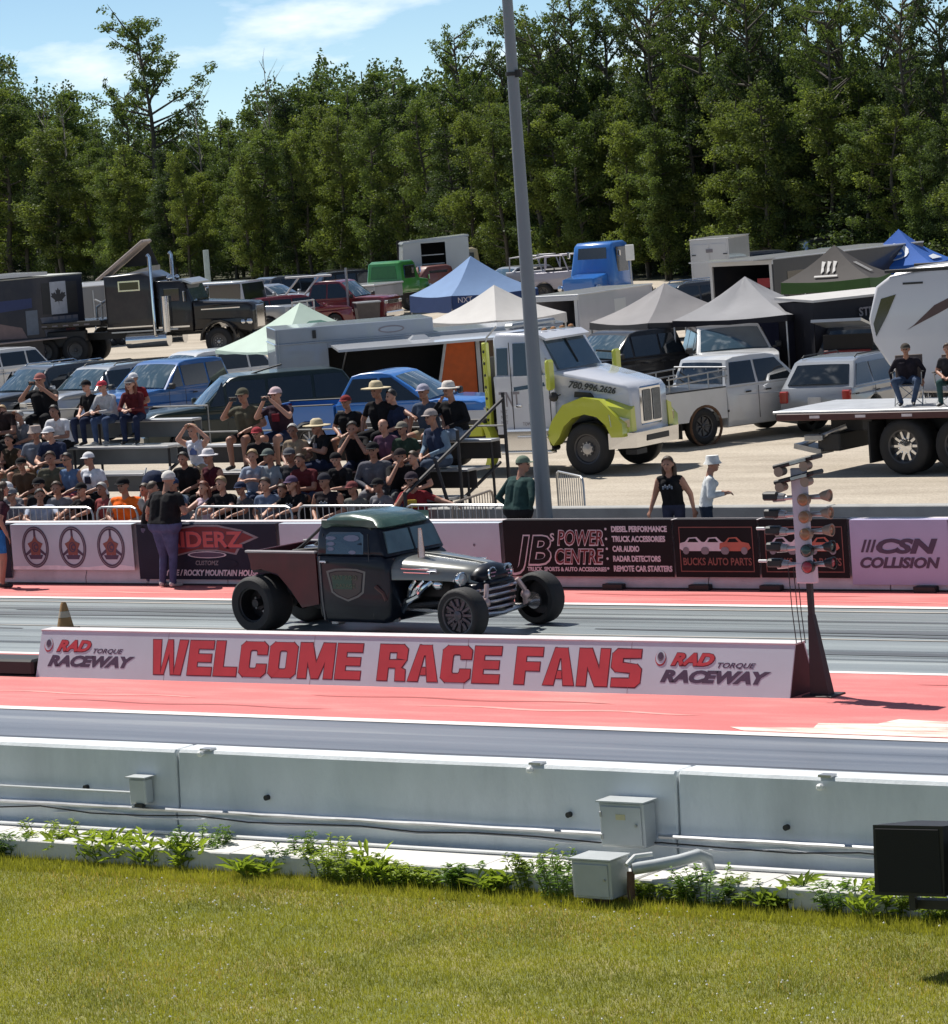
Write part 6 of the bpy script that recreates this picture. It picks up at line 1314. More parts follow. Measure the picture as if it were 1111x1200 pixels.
# tilted panel behind it and boxy grey four wheel drive
t = thing('tilted_trailer_lid', 'dusty tan roof lid propped up steeply above the black semi truck', 'lid')
mb = MB(); mb.box((0, 0, 3.2), (2.7, 1.7, .14), rot=Matrix.Rotation(rad(-36), 3, 'Y'), b=.03); mb.build('lid', mat('lid_tan', (.34, .29, .27), .7, 0, .15), t)
mb = MB(); mb.hexa([(-1.1, -.8, .0), (1.4, -.8, .0), (1.4, .8, .0), (-1.1, .8, .0), (-1.1, -.8, 2.35), (1.4, -.8, 2.9), (1.4, .8, 2.9), (-1.1, .8, 2.35)]); mb.build('body', M_conc, t)
mb = MB(); mb.prism([(-.2, 2.9), (1.4, 2.9), (1.05, 3.85)], .55, .60, plane='xz'); mb.build('side_web', M_trim, t); put(t, 152, 392, -8)
def boxy(name, label, px, py, a, col, H=2.0, L=3.9, W_=.85, cage=False, guard=False, roofm=None, cat='off roader'):
    t = thing(name, label, cat); mb = MB(); mb.slab([(-L/2, .55)]+arch(-L/2+.8, .48, .55, 6)+arch(L/2-.8, .48, .55, 6)+[(L/2, .55), (L/2, 1.18), (L/2-.1, 1.25), (.35, 1.32), (-L/2, 1.28)], W_, .04, 0, None, seg=.3); mb.build('body', col, t, 40)
    if not cage:
        mb = MB(); mb.slab([(-L/2+.02, 1.26), (.30, 1.30), (.12, H-.06), (-L/2+.08, H-.04)], W_-.05, .03, 0, lambda x, z: 1-.08*(z-1.3), seg=.4); mb.build('cabin', roofm or col, t, 40)
        for s in (-1, 1):
            for x0, x1 in ((-L/2+.15, -L/2+.75), (-L/2+.85, .12)): mb = MB(); mb.box(((x0+x1)/2, s*(W_-.085), (1.36+H-.12)/2), (x1-x0, .05, H-1.5), b=.01); mb.build('side_window', M_glass, t)
        mb = MB(); mb.hexa([(.30, -W_+.15, 1.38), (.30, W_-.15, 1.38), (.24, W_-.15, 1.38), (.24, -W_+.15, 1.38), (.155, -W_+.2, H-.14), (.155, W_-.2, H-.14), (.08, W_-.2, H-.14), (.08, -W_+.2, H-.14)]); mb.build('windscreen', M_glass, t, 0)
    else:
        for y in (-W_+.1, W_-.1):
            mb = MB(); mb.tube([(.4, y, 1.3), (.15, y, H), (-.7, y, H), (-L/2+.2, y, 1.9), (-L/2+.15, y, 1.25)], .035, 6); mb.tube([(-.7, y, H), (-.75, y, 1.25)], .03, 6); mb.build('roll_cage', col, t)
        for x in (.15, -.7): mb = MB(); mb.tube([(x, -W_+.1, H), (x, W_-.1, H)], .03, 6); mb.build('roll_bar', col, t)
        mb = MB(); mb.box((-.4, 0, 1.3), (.9, 1.2, .3), b=.05); mb.build('seats', M_trim, t)
    for x in (L/2-.8, -L/2+.8):
        for s in (-1, 1): wheel(t, x, s*(W_-.02), .42, .27, s, M_rimd, 6)
    mb = MB(); mb.box((L/2+.02, 0, .95), (.05, 1.1, .42), b=.01); mb.build('grille', M_trim, t)
    for s in (-1, 1): mb = MB(); mb.ball((L/2+.03, s*.62, 1.0), .10, 10, sc=(.4, 1, 1)); mb.build('headlight', M_chrome, t)
    mb = MB(); mb.box((L/2+.1, 0, .62), (.14, 1.7, .16), b=.03); mb.build('bumper', M_steel, t)
    if guard:
        mb = MB()
        for z in (.8, 1.05, 1.35): mb.tube([(L/2+.25, -.8, z), (L/2+.28, .8, z)], .035, 6)
        for y in (-.8, -.3, .3, .8): mb.tube([(L/2+.25, y, .55), (L/2+.26, y, 1.38)], .035, 6)
        mb.build('brush_guard', mat('guard_white', (.5, .5, .5), .4, .3), t)
    put(t, px, py, a); return t
boxy('off_road_truck', 'boxy grey four wheel drive with a white brush guard ahead of the black semi truck', 297, 396, -30, P_silver, H=2.35, L=4.4, W_=.95, guard=True, roofm=M_tr)
boxy('stripped_jeep', 'stripped white jeep body with an open roll cage left of the blue truck', 668, 352, -28, paint('jeep_white', (.38, .36, .42), .5, dirt=.4), H=2.0, L=3.2, cage=True)
boxy('stripped_jeep', 'pale stripped jeep partly hidden behind the light pole', 640, 350, -35, paint('jeep_pale', (.34, .34, .38), .5, dirt=.4), H=1.95, L=3.0, cage=True)
car('pickup_truck', 'dark red pickup carrying pale slanting poles left of the green truck', 'pickup truck', P_red, 398, 384, -24, H=1.95, L=5.2, belt=1.2, hood=1.2, wb=3.2, pillars=(-.05,), rbase=-.95, detail=False, extra=lambda t, d: [MB().tube([(x, -.8, .9), (x+1.15, -.7, 2.15)], .045, 6).build('slanted_pole', M_tr, t) for x in (-2.5, -1.6)]+[MB().box((-.9, -.7, 2.18), (2.1, .1, .09), b=.02).build('top_rail', M_tr, t), MB().box((.95, -.98, 1.3), (.08, .08, 2.3)).build('upright_post', M_steel, t)])
car('parked_car', 'dark sport utility behind the red pickup and in front of the trees', 'car', P_dgrey, 352, 366, 35, H=1.75, pillars=(-1.4, -.4, .5), detail=False)
car('parked_car', 'dark vehicle between the red pickup and the green truck cab', 'car', P_black, 424, 362, 20, H=1.8, pillars=(-1.4, -.4, .5), detail=False, rails=1)
car('parked_car', 'small silver car seen past the grey four wheel drive', 'car', P_silver, 318, 372, -30, H=1.5, L=4.2, pillars=(-1.2, -.2), detail=False)
car('parked_car', 'pale blue car between the light blue tent and the light pole', 'car', P_silver, 604, 351, 215, H=1.5, L=4.4, pillars=(-1.2, -.2), detail=False)
car('parked_car', 'dark pickup with a pale roof at the right foot of the trees', 'pickup truck', P_black, 965, 327, 14, H=1.85, L=5.4, belt=1.2, hood=1.18, wb=3.4, pillars=(-.1, .6), rbase=-.95, detail=False, cat='pickup truck')
car('parked_car', 'dark sedan shaded at the foot of the trees left of the pale roofed pickup', 'car', P_dgrey, 908, 332, 12, H=1.5, pillars=(-1.2, -.2), detail=False)
car('parked_car', 'light blue grey car at the foot of the trees beside the blue tent', 'car', paint('pale_blue', (.22, .33, .38)), 1012, 331, 12, H=1.6, pillars=(-1.2, -.2), detail=False)
car('parked_car', 'dark blue sport utility with a white roof rack behind the wrinkled grey tent', 'car', P_dgrey, 800, 396, 200, H=1.85, pillars=(-1.4, -.4, .5), detail=False, rails=2)
car('parked_car', 'dark red sport utility shaded behind the left part of the red pickup', 'car', P_red, 345, 392, 30, H=1.6, pillars=(-1.4, -.4, .5), detail=False)
# vintage truck cabs
def oldcab(name, label, px, py, a, col, w=1.75, H=2.25, base=.9, roofm=None, bed=None, rearwin=True):
    t = thing(name, label, 'truck'); hw = w/2
    mb = MB(); mb.slab([(-.85, base), (.85, base), (.85, 1.45), (.62, H-.12), (.45, H), (-.55, H+.02), (-.78, H-.08), (-.85, 1.5)], hw, .10, 0, lambda x, z: 1-.12*max(0, z-1.4), seg=.25); mb.build('cab', col, t, 50)
    mb = MB(); mb.slab([(.8, base), (2.0, base), (2.1, 1.1), (2.05, 1.4), (.8, 1.55)], hw*.72, .08, 0, None, seg=.3); mb.build('hood', col, t, 50)
    mb = MB(); mb.hexa([(-.86, -hw*.75, 1.55), (-.86, hw*.75, 1.55), (-.8, hw*.75, 1.55), (-.8, -hw*.75, 1.55), (-.82, -hw*.65, H-.2), (-.82, hw*.65, H-.2), (-.7, hw*.65, H-.2), (-.7, -hw*.65, H-.2)]); mb.build('rear_window', roofm or M_glass, t, 0)
    for s in (-1, 1):
        mb = MB(); mb.box((-.05, s*(hw*.95), (1.5+H-.18)/2), (.95, .06, H-.22-1.5), b=.02); mb.build('side_window', M_glass, t)
        mb = MB(); mb.ball((1.95, s*hw*.85, 1.05), .13, 10); mb.build('headlight', M_chrome, t)
        mb = MB(); mb.box((.55, s*(hw+.14), H-.45), (.07, .14, .26), b=.03); mb.build('side_mirror', M_chrome, t)
    mb = MB(); mb.hexa([(.80, -hw*.7, 1.55), (.80, hw*.7, 1.55), (.7, hw*.7, 1.55), (.7, -hw*.7, 1.55), (.66, -hw*.62, H-.2), (.66, hw*.62, H-.2), (.5, hw*.62, H-.2), (.5, -hw*.62, H-.2)]); mb.build('windscreen', M_glass, t, 0)
    for x in (1.5, -2.0):
        for s in (-1, 1): wheel(t, x, s*(hw-.05), .45, .3, s, M_rimd, 6)
    mb = MB(); mb.box((-1.0, 0, .75), (5, .8, .2)); mb.build('chassis', M_trim, t)
    if bed: 
        mb = MB(); mb.box((-2.2, 0, 1.1), (2.5, w*1.1, .55), b=.03); mb.build('bed', bed, t)
        mb = MB(); mb.box((-2.2, 0, 1.42), (2.6, w*1.15, .08), b=.02); mb.build('bed_deck', M_tr, t)
    put(t, px, py, a); return t
oldcab('vintage_truck', 'bright green truck cab with a grey bed seen from behind near the trees', 464, 368, 62, P_green, H=2.3, roofm=mat('green_window', (.03, .12, .03), .2), bed=P_silver)
oldcab('vintage_truck', 'cream truck with slatted rear stake body left of the light blue tent peak', 538, 353, 205, P_cream, w=1.8, H=2.4)
oldcab('vintage_truck', 'dark red old truck between the green cab and the cream truck', 505, 360, 210, paint('rusty_red', (.14, .03, .02), .5), w=1.7, H=1.85)
oldcab('blue_truck', 'royal blue truck cab with pale steps and a tall pipe beside the stripped jeeps', 708, 364, 240, P_bright, w=2.0, H=2.75)
t = thing('steel_post', 'pale steel post sticking up behind the grey four wheel drive', 'post'); mb = MB(); mb.cyl((0, 0, 0), (0, 0, 3.3), .13, n=12); mb.build('shaft', mat('post_mint', (.40, .48, .46), .5), t)
mb = MB(); mb.box((0, 0, .05), (.5, .5, .1)); mb.build('foot', M_conc, t); put(t, 248, 380, 0)
t = thing('white_panel', 'small upright white panel on a post right of the blue truck', 'sign'); mb = MB(); mb.box((0, 0, 2.35), (.34, .05, .62), b=.03); mb.build('panel', M_white, t); mb = MB(); mb.box((0, .05, 1.15), (.06, .05, 2.3)); mb.build('post', M_steel, t); put(t, 743, 366, 0)
# camper with open side
t = thing('box_camper', 'white slant nosed box camper with its dark side opening in front of the trees', 'camper')
M_cp = paint('camper_white', (.48, .52, .54), .4)
mb = MB(); mb.prism([(-1.5, .6), (-.55, .6), (-.55, 3.05), (-1.0, 3.0), (-1.35, 2.85)], -1.0, -.95); mb.prism([(.55, .6), (1.6, .6), (1.6, 3.0), (.55, 3.05)], -1.0, -.95); mb.build('side_panel', M_cp, t)
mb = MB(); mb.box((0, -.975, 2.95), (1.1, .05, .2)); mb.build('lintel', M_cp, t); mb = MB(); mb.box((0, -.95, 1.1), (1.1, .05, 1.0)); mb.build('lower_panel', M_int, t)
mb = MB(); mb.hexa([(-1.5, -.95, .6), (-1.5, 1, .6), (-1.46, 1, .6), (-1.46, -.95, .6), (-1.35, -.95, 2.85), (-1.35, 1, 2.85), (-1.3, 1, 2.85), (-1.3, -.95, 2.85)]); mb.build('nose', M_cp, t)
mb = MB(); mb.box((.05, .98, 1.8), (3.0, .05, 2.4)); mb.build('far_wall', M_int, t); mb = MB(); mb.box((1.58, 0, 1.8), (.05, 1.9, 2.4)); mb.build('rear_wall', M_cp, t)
mb = MB(); mb.hexa([(-1.4, -1.02, 2.86), (1.65, -1.02, 3.02), (1.65, 1.02, 3.02), (-1.4, 1.02, 2.86), (-1.3, -1.0, 2.95), (1.62, -1.0, 3.1), (1.62, 1.0, 3.1), (-1.3, 1.0, 2.95)]); mb.build('roof', M_cp, t)
for x in (-.9, 1.0):
    for s in (-1, 1): wheel(t, x, s*.9, .38, .25, s, None, 6)
for z in (1.9, 2.3): mb = MB(); mb.box((0, -.5, z), (1.0, .5, .04)); mb.build('shelf', M_steel, t)
put(t, 510, 358, 6)
# rubbish bins and barrel beside the green truck
t = thing('storage_bin', 'brown grey storage bin beside the bed of the green truck', 'bin'); mb = MB(); mb.hexa([(-.4, -.35, 0), (.4, -.35, 0), (.4, .35, 0), (-.4, .35, 0), (-.48, -.42, 1.0), (.48, -.42, 1.0), (.48, .42, 1.0), (-.48, .42, 1.0)]); mb.build('body', mat('bin_brown', (.10, .085, .08), .7), t)
mb = MB(); mb.box((0, 0, 1.03), (1.04, .92, .07), b=.02); mb.build('lid', M_steel, t); put(t, 432, 384, 10)
# ================================================================== WOODS BEHIND THE LOT
M_bark = mat('aspen_bark', (.075, .068, .052), .85, 0, .3, 3, .4, 12, stretch=(1, 1, .4)); M_deadb = mat('dead_wood', (.20, .18, .16), .85, 0, .2)
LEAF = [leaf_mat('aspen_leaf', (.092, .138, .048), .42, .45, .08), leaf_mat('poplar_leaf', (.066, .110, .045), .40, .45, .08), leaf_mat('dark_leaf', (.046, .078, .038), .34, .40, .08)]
def tree_mesh(seed, h, cr, nleaf, base, style, leaf):
    """trunk with limbs; leaf faces gathered in clumps along the limbs so that gaps stay open"""
    r = np.random.default_rng(seed); rr = random.Random(seed); T_ = MB(); cl = []
    lean = (rr.uniform(-.04, .04), rr.uniform(-.04, .04)); axis = lambda z: Vector((lean[0]*z+.15*math.sin(z*.7+seed), lean[1]*z+.15*math.cos(z*.6+seed), z))
    pts = [axis(h*(.93 if style != 'full' else 1)*i/9) for i in range(10)]; T_.tube([Vector((0, 0, -.2))]+pts[1:], [h*.013*(1-.88*i/9)+.01 for i in range(10)], 7)
    nl = {'full': 40, 'sparse': 34, 'fork': 40}[style]
    for i in range(nl):
        f = (i+rr.random())/nl; z = h*(base+(1-base)*f*.97); a = rr.uniform(0, 6.283)
        prof_ = ((.75+.25*math.sin(f*7+seed))*(1-max(0, f-.72)/.28*.7)) if style == 'full' else (.62+.5*math.sin(f*5+seed)**2)*(1-.10*f)
        ln = cr*prof_*rr.uniform(.55, 1.1)+.25; up = rr.uniform(.15, .9) if style == 'full' else rr.uniform(.6, 1.6) if style == 'fork' else rr.uniform(.25, 1.1)
        s = axis(z-min(z*.15, ln*up*.5)); e = s+Vector((math.cos(a)*ln, math.sin(a)*ln, ln*up*.8)); mid = s.lerp(e, .5)+Vector((0, 0, -ln*.06))
        T_.tube([s, mid, e], [h*.004+.012, h*.0025+.008, .008], 5)
        k = max(3, int(ln*(3.4 if style == 'full' else 2.2)))
        for q in range(k):
            u = .35+.65*(q+.5)/k; p = s.lerp(mid, u*2) if u < .5 else mid.lerp(e, u*2-1)
            cl.append((p.x+rr.gauss(0, .18), p.y+rr.gauss(0, .18), p.z+rr.gauss(0, .16), rr.uniform(.22, .48)*(1.15 if style == 'full' else .9)))
    cl = np.array(cl); w = cl[:, 3]**2; idx = r.choice(len(cl), nleaf, p=w/w.sum()); C = cl[idx, :3]; R0 = cl[idx, 3:4]*1.25
    d = r.normal(size=(nleaf, 3)); d /= np.linalg.norm(d, axis=1)[:, None]; P = C+d*R0*r.uniform(0, 1, (nleaf, 1))**.5*np.array([1, 1, .75])
    n = r.normal(size=(nleaf, 3))+d*.6+np.array([0, 0, .35]); n /= np.linalg.norm(n, axis=1)[:, None]; t = np.cross(n, r.normal(size=(nleaf, 3))); t /= np.linalg.norm(t, axis=1)[:, None]; b = np.cross(n, t)
    sz = r.uniform(.045, .105, (nleaf, 1)); V = np.stack([P-t*sz, P-b*sz*.62, P+t*sz, P+b*sz*.62], 1).reshape(-1, 3)
    me = bpy.data.meshes.new('crown'); me.vertices.add(4*nleaf); me.vertices.foreach_set('co', V.reshape(-1)); me.loops.add(4*nleaf); me.polygons.add(nleaf)
    me.loops.foreach_set('vertex_index', np.arange(4*nleaf)); me.polygons.foreach_set('loop_start', np.arange(0, 4*nleaf, 4)); me.update(calc_edges=True); me.materials.append(leaf)
    to = T_.build('trunk', M_bark, None, 0, fix=False); tm = to.data; bpy.data.objects.remove(to); return tm, me, h
def add_tree(proto, label, px, py, h, group, name='aspen_tree', rz=None, wid=1.0, cat='tree', at=None):
    tm, me, h0 = proto; p = at if at is not None else G(px, py); t = thing(name, label, cat, p, rnd(0, 6.28) if rz is None else rz, group); k = h/h0; t.scale = (k*wid, k*wid, k)
    for nm, m_ in (('trunk', tm), ('crown', me)): 
        o = bpy.data.objects.new(nm, m_); COL.objects.link(o); o.parent = t
    return t
full = [tree_mesh(s, 12, 2.15, 15000, b, 'full', LEAF[l]) for s, b, l in ((1, .10, 0), (2, .16, 1), (3, .08, 0), (4, .14, 1), (5, .12, 2), (6, .2, 0))]
fork = [tree_mesh(s, 15, 2.9, 13000, .30, 'fork', LEAF[l]) for s, l in ((11, 1), (12, 2), (13, 0))]
spar = [tree_mesh(s, 15, 2.9, 10000, .42, 'sparse', LEAF[l]) for s, l in ((21, 1), (22, 2))]
bush = [tree_mesh(s, 4, 1.9, 4200, .03, 'full', LEAF[l]) for s, l in ((31, 1), (32, 2), (33, 0))]
def ground_y(px): return 331-.006*px          # where the lot meets the woods in the photo
def hfor(px, py, ytop):
    ytop += 15     # height of a tree standing at px,py that tops out at ytop
    g = G(px, py); s = pxs((g.x, g.y, 0)); return (py-ytop)/s
GT = {0: ('leafy green aspen in the front row of the woods', 'front row of leafy aspens'), 1: ('leafy aspen standing in the second row of the woods', 'second row of aspens'), 2: ('tall dark aspen deep in the woods', 'back rows of aspens')}
LMK = [(70, 'flag printed trailer'), (125, 'plain grey trailer'), (205, 'black semi truck sleeper'), (262, 'steel post'), (315, 'boxy grey four wheel drive'), (372, 'dark sport utility'), (430, 'red pickup'), (485, 'green truck cab'), (540, 'white box camper'), (600, 'light blue tent'), (640, 'light pole'), (690, 'stripped jeep'), (745, 'blue truck'), (800, 'small white panel'), (862, 'narrow tall white trailer'), (925, 'dark shaded sedan'), (985, 'pale roofed pickup'), (1035, 'light blue grey car'), (1085, 'bright blue tent'), (9999, 'camper trailer at the right edge')]
def lmk(px): return next(n for a, n in LMK if px < a)
skyl = [(-60, 75), (0, 62), (25, 78), (60, 98), (100, 118), (140, 138), (190, 150), (240, 150), (280, 128), (330, 100), (370, 88), (420, 78), (470, 92), (520, 84), (560, 80), (600, 95), (640, 60), (700, 70), (760, 95), (820, 60), (880, 70), (960, 60), (1020, 80), (1080, 90), (1180, 60)]
def sky(px):
    for (a, ya), (b, yb) in zip(skyl[:-1], skyl[1:]):
        if a <= px <= b: return ya+(yb-ya)*(px-a)/(b-a)
    return 80
k = 0
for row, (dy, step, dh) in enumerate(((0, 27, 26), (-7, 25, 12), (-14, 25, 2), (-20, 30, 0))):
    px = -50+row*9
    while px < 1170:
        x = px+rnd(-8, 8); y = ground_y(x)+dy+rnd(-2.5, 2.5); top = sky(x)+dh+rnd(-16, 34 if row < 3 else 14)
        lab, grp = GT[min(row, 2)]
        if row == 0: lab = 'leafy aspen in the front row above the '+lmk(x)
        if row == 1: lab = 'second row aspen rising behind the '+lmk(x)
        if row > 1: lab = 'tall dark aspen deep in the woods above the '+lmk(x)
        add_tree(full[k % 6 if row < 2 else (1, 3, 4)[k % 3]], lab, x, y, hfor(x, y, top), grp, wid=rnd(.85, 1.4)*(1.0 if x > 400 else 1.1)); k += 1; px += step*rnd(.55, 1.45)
# taller trees reaching out of the frame
for j, (x, top, pr) in enumerate(((556, 12, 0), (600, 40, 1), (648, -5, 2), (690, -25, 0), (722, -10, 1), (775, -40, 2), (815, -30, 0), (850, -50, 1), (893, -20, 2), (925, -45, 0), (968, -35, 1), (1005, -50, 0), (1045, -15, 2), (1085, 35, 0), (1118, -30, 1))):
    y = ground_y(x)-9+rnd(-2, 2); add_tree(fork[pr], 'tall forked poplar over the front trees above the '+lmk(x), x, y, hfor(x, y, top), 'tall poplars above the woods', 'poplar_tree', wid=.95)
for j, (x, top, pr) in enumerate(((745+30, -30, 1), (835, -30, 0), (905, -40, 1), (990, -20, 0), (660, 8, 1), (1070, -40, 1))):
    y = ground_y(x)-4; add_tree(spar[pr], 'thin leaved poplar with sky gaps above the '+lmk(x), x, y, hfor(x, y, top), 'thin crowned poplars', 'poplar_tree')
add_tree(spar[0], 'lone tall thin tree standing high above the left woods against the sky', 196, 318, hfor(196, 318, -2), None, 'tall_poplar', rz=1.0, wid=1.15)
add_tree(spar[1], 'shorter thin tree beside the lone tall tree on the left', 158, 319, hfor(158, 319, 78), None, 'tall_poplar', rz=2.0, wid=.7)
# dead bare trees
def dead(seed, h):
    r = random.Random(seed); mb = MB(); mb.tube([(0, 0, -.2), (.1, 0, h*.5), (0, .1, h)], [.10, .06, .015], 6)
    for i in range(9):
        z = h*(.55+.42*i/9); a = r.uniform(0, 6.28); l = r.uniform(.8, 2.2)*(1.2-i/14); e = Vector((math.cos(a)*l, math.sin(a)*l, z+l*r.uniform(.6, 1.4))); mb.tube([(0, 0, z), Vector((0, 0, z)).lerp(e, .5), e], [.035, .022, .008], 5)
        e2 = e+Vector((r.uniform(-.6, .6), r.uniform(-.6, .6), r.uniform(.2, .8))); mb.tube([Vector((0, 0, z)).lerp(e, .55), e2], [.015, .006], 4)
    return mb
for j, (x, top, lb) in enumerate(((330, 52, 'bare dead tree with three thin branches above the middle woods'), (66, 96, 'leafless grey tree leaning over the woods at the left'), (90, 105, 'second leafless tree beside the leaning grey one'), (18, 40, 'bare topped tree at the far left of the woods'), (245, 88, 'small dead tree just right of the lone tall tree'), (672, -10, 'bare branched tree right behind the light pole'))):
    y = ground_y(x)-6; h = hfor(x, y, top); t = thing('dead_tree', lb, 'tree', G(x, y), rnd(0, 6)); dead(40+j, h).build('trunk', M_deadb, t, 0, fix=False)
# undergrowth, fills the foot of the woods
px = -50; k = 0
while px < 1170:
    for dy in (-2, -10):
        x = px+rnd(-6, 6); y = ground_y(x)+dy+rnd(-1.5, 1.5); add_tree(bush[1 if k % 4 else 0], 'low leafy bush at the shaded foot of the woods', x, y, rnd(1.4, 3.6), 'undergrowth bushes at the foot of the woods', 'bush', wid=rnd(1, 1.5), cat='bush'); k += 1
    px += 30
# forest floor and the far mass of woods
M_floor = ground_mat('forest_floor', [(.3, (.03, .035, .018)), (.7, (.07, .07, .035))], (1, 1, 1), .5, 8, .3, .95, .2)
mb = MB(); A_, B_ = G(-900, 337), G(2100, 322); C_ = A_+(A_-Vector((0, 0, 0)))*2.2; D_ = B_+(B_-Vector((0, 0, 0)))*2.2; mb.add([(A_.x, A_.y, .004), (B_.x, B_.y, .004), (D_.x, D_.y, .004), (C_.x, C_.y, .004)], [(0, 1, 2, 3)]); tag(mb.build('forest_floor', M_floor, ang=0), kind='structure')
r = np.random.default_rng(77); mb = MB(); vsl = []
N_ = 120000; px_ = r.uniform(-120, 1230, N_); dep = r.uniform(1.12, 1.5, N_); P0 = []
for i in range(0, 1): pass
gx = np.array([(G(x, 322-.006*x).x, G(x, 322-.006*x).y) for x in np.linspace(-120, 1230, 60)]); ix = np.clip(((px_+120)/1350*59), 0, 58.99); i0 = ix.astype(int); fr = (ix-i0)[:, None]
XY = (gx[i0]*(1-fr)+gx[i0+1]*fr)*dep[:, None]; hh = np.array([hfor(x, 318-.006*x, sky(x)+14)*1.0 for x in np.linspace(-120, 1230, 60)])[i0]
Z = r.uniform(0, 1, N_)**.8*(hh*dep*.97+np.sin(px_*.21)*.6+np.sin(px_*.083)*.9)
P = np.c_[XY, Z]; n = r.normal(size=(N_, 3)); n /= np.linalg.norm(n, axis=1)[:, None]; t_ = np.cross(n, r.normal(size=(N_, 3))); t_ /= np.linalg.norm(t_, axis=1)[:, None]; b_ = np.cross(n, t_); sz = r.uniform(.10, .22, (N_, 1))
V = np.stack([P-t_*sz, P-b_*sz*.7, P+t_*sz, P+b_*sz*.7], 1).reshape(-1, 3); me = bpy.data.meshes.new('far_woods'); me.vertices.add(4*N_); me.vertices.foreach_set('co', V.reshape(-1)); me.loops.add(4*N_); me.polygons.add(N_)
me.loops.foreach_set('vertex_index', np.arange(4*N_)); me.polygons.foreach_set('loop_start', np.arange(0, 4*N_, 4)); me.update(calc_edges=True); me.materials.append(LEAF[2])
o = bpy.data.objects.new('far_woods', me); COL.objects.link(o); tag(o, 'dense far woods filling the gaps behind the rows of trees', 'woods', kind='stuff')
# ================================================================== BLEACHERS, FENCES
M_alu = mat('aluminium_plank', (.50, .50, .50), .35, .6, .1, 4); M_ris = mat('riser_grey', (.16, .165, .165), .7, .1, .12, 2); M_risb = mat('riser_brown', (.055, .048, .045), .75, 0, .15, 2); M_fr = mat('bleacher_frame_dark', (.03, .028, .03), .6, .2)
ROWY = lambda k: 48.95+.75*k if False else 48.3+.75*k
FZ = lambda k: .05+.42*k
def bleacher(label, xa, xb, rm, top=5):
    t = thing('bleacher', label, 'bleacher', (xa, 48.3, 0)); L = xb-xa
    for k in range(top):
        y = .75*k; z = FZ(k)
        mb = MB(); mb.box((L/2, y-.30, z-.025), (L, .42, .05), b=.006); mb.build('foot_plank', M_alu, t)
        mb = MB(); mb.box((L/2, y+.12, z+.405), (L, .26, .045), b=.006); mb.build('seat_plank', M_alu, t)
        mb = MB(); mb.box((L/2, y+.235, z+.23), (L, .02, .30)); mb.build('riser_board', rm, t)
    n = int(L/1.9)
    for i in range(n+1):
        x = .1+(L-.2)*i/n; mb = MB()
        mb.tube([(x, -.5, .02), (x, .75*top-.4, FZ(top-1)+.0)], .03, 6)
        mb.build('frame_rail', M_fr, t)
        for k in range(top): mb = MB(); mb.tube([(x, .75*k+.12, 0), (x, .75*k+.12, FZ(k)+.38)], .024, 6); mb.build('frame_post', M_fr, t)
    mb = MB(); mb.tube([(0, .75*top-.3, 0), (0, .75*top-.3, FZ(top-1)+.62), (L, .75*top-.3, FZ(top-1)+.62), (L, .75*top-.3, 0)], .018, 6); mb.build('back_rail', M_conc, t)
    return t
X1 = onY(193, 540, 50).x; X0 = -52.0; X2 = onY(556, 540, 50).x
bleacher('left bleacher with grey risers and aluminium planks behind the steering wheel banner', X0, X1-.35, M_ris)
bl = bleacher('right bleacher with brown shaded risers behind the riderz banner and the hot rod', X1, X2, M_risb, 4)
L = X2-X1
for (a, b) in (((L+.05, -.4, 0), (L+.05, -.4, 1.15)), ((L+.05, 1.2, 0), (L+.05, 1.2, 2.0)), ((L+.05, -.4, 1.1), (L+.05, 2.6, 2.4)), ((L+.05, -.4, .9), (L+.9, -.4, .0)), ((L+.05, 2.6, 0), (L+.05, 2.6, 2.5)), ((L+.5, .5, 0), (L+.05, .5, 1.6))):
    mb = MB(); mb.tube([a, b], .03, 6); mb.build('end_brace', M_fr, bl)
def crowd_fence(label, p0, p1, h=1.05, group='steel crowd fences behind the barrier', m=None):
    t = thing('crowd_fence', label, 'fence', (p0[0], p0[1], 0), math.atan2(p1[1]-p0[1], p1[0]-p0[0]), group); L = math.dist(p0, p1); m = m or M_steel
    mb = MB(); r = .12; mb.tube([(0, 0, .12), (0, 0, h-r), (.04, 0, h-.03), (r, 0, h), (L-r, 0, h), (L-.04, 0, h-.03), (L, 0, h-r), (L, 0, .12), (0, 0, .12)], .02, 6); mb.build('frame_tube', m, t)
    n = int(L/.13)
    for i in range(1, n): mb = MB(); mb.cyl((L*i/n, 0, .13), (L*i/n, 0, h-.01), .008, n=5, caps=False); mb.build('bar', m, t)
    for x in (.25, L-.25): mb = MB(); mb.box((x, 0, .03), (.06, .6, .05)); mb.build('foot', m, t)
fx0 = onY(2, 593, 46.9).x
for i, lab in enumerate(('steel crowd fence at the left edge in front of the capped spectators', 'steel crowd fence beside the orange vested man', 'steel crowd fence behind the man in the white cap on the track', 'steel crowd fence in front of the woman in a pink white top', 'steel crowd fence leaned on by the woman with printed black shirt')):
    x = fx0+i*2.18; 
    if i == 1: crowd_fence(lab, (x, 46.9), (x+.9, 46.9)); continue
    crowd_fence(lab, (x, 46.9), (x+2.1, 46.88-.03*i))
p = G(530, 590, 1.05); q = G(577, 574, 1.05); crowd_fence('brown steel crowd fence slanting away just left of the man in the green hoodie', (p.x, p.y), (q.x, q.y), m=mat('fence_tan', (.28, .23, .19), .5, .4))
p = G(652, 552, 1.05); q = G(683, 559, 1.05); crowd_fence('short steel fence panel just right of the light pole', (p.x, p.y), (q.x, q.y)); 
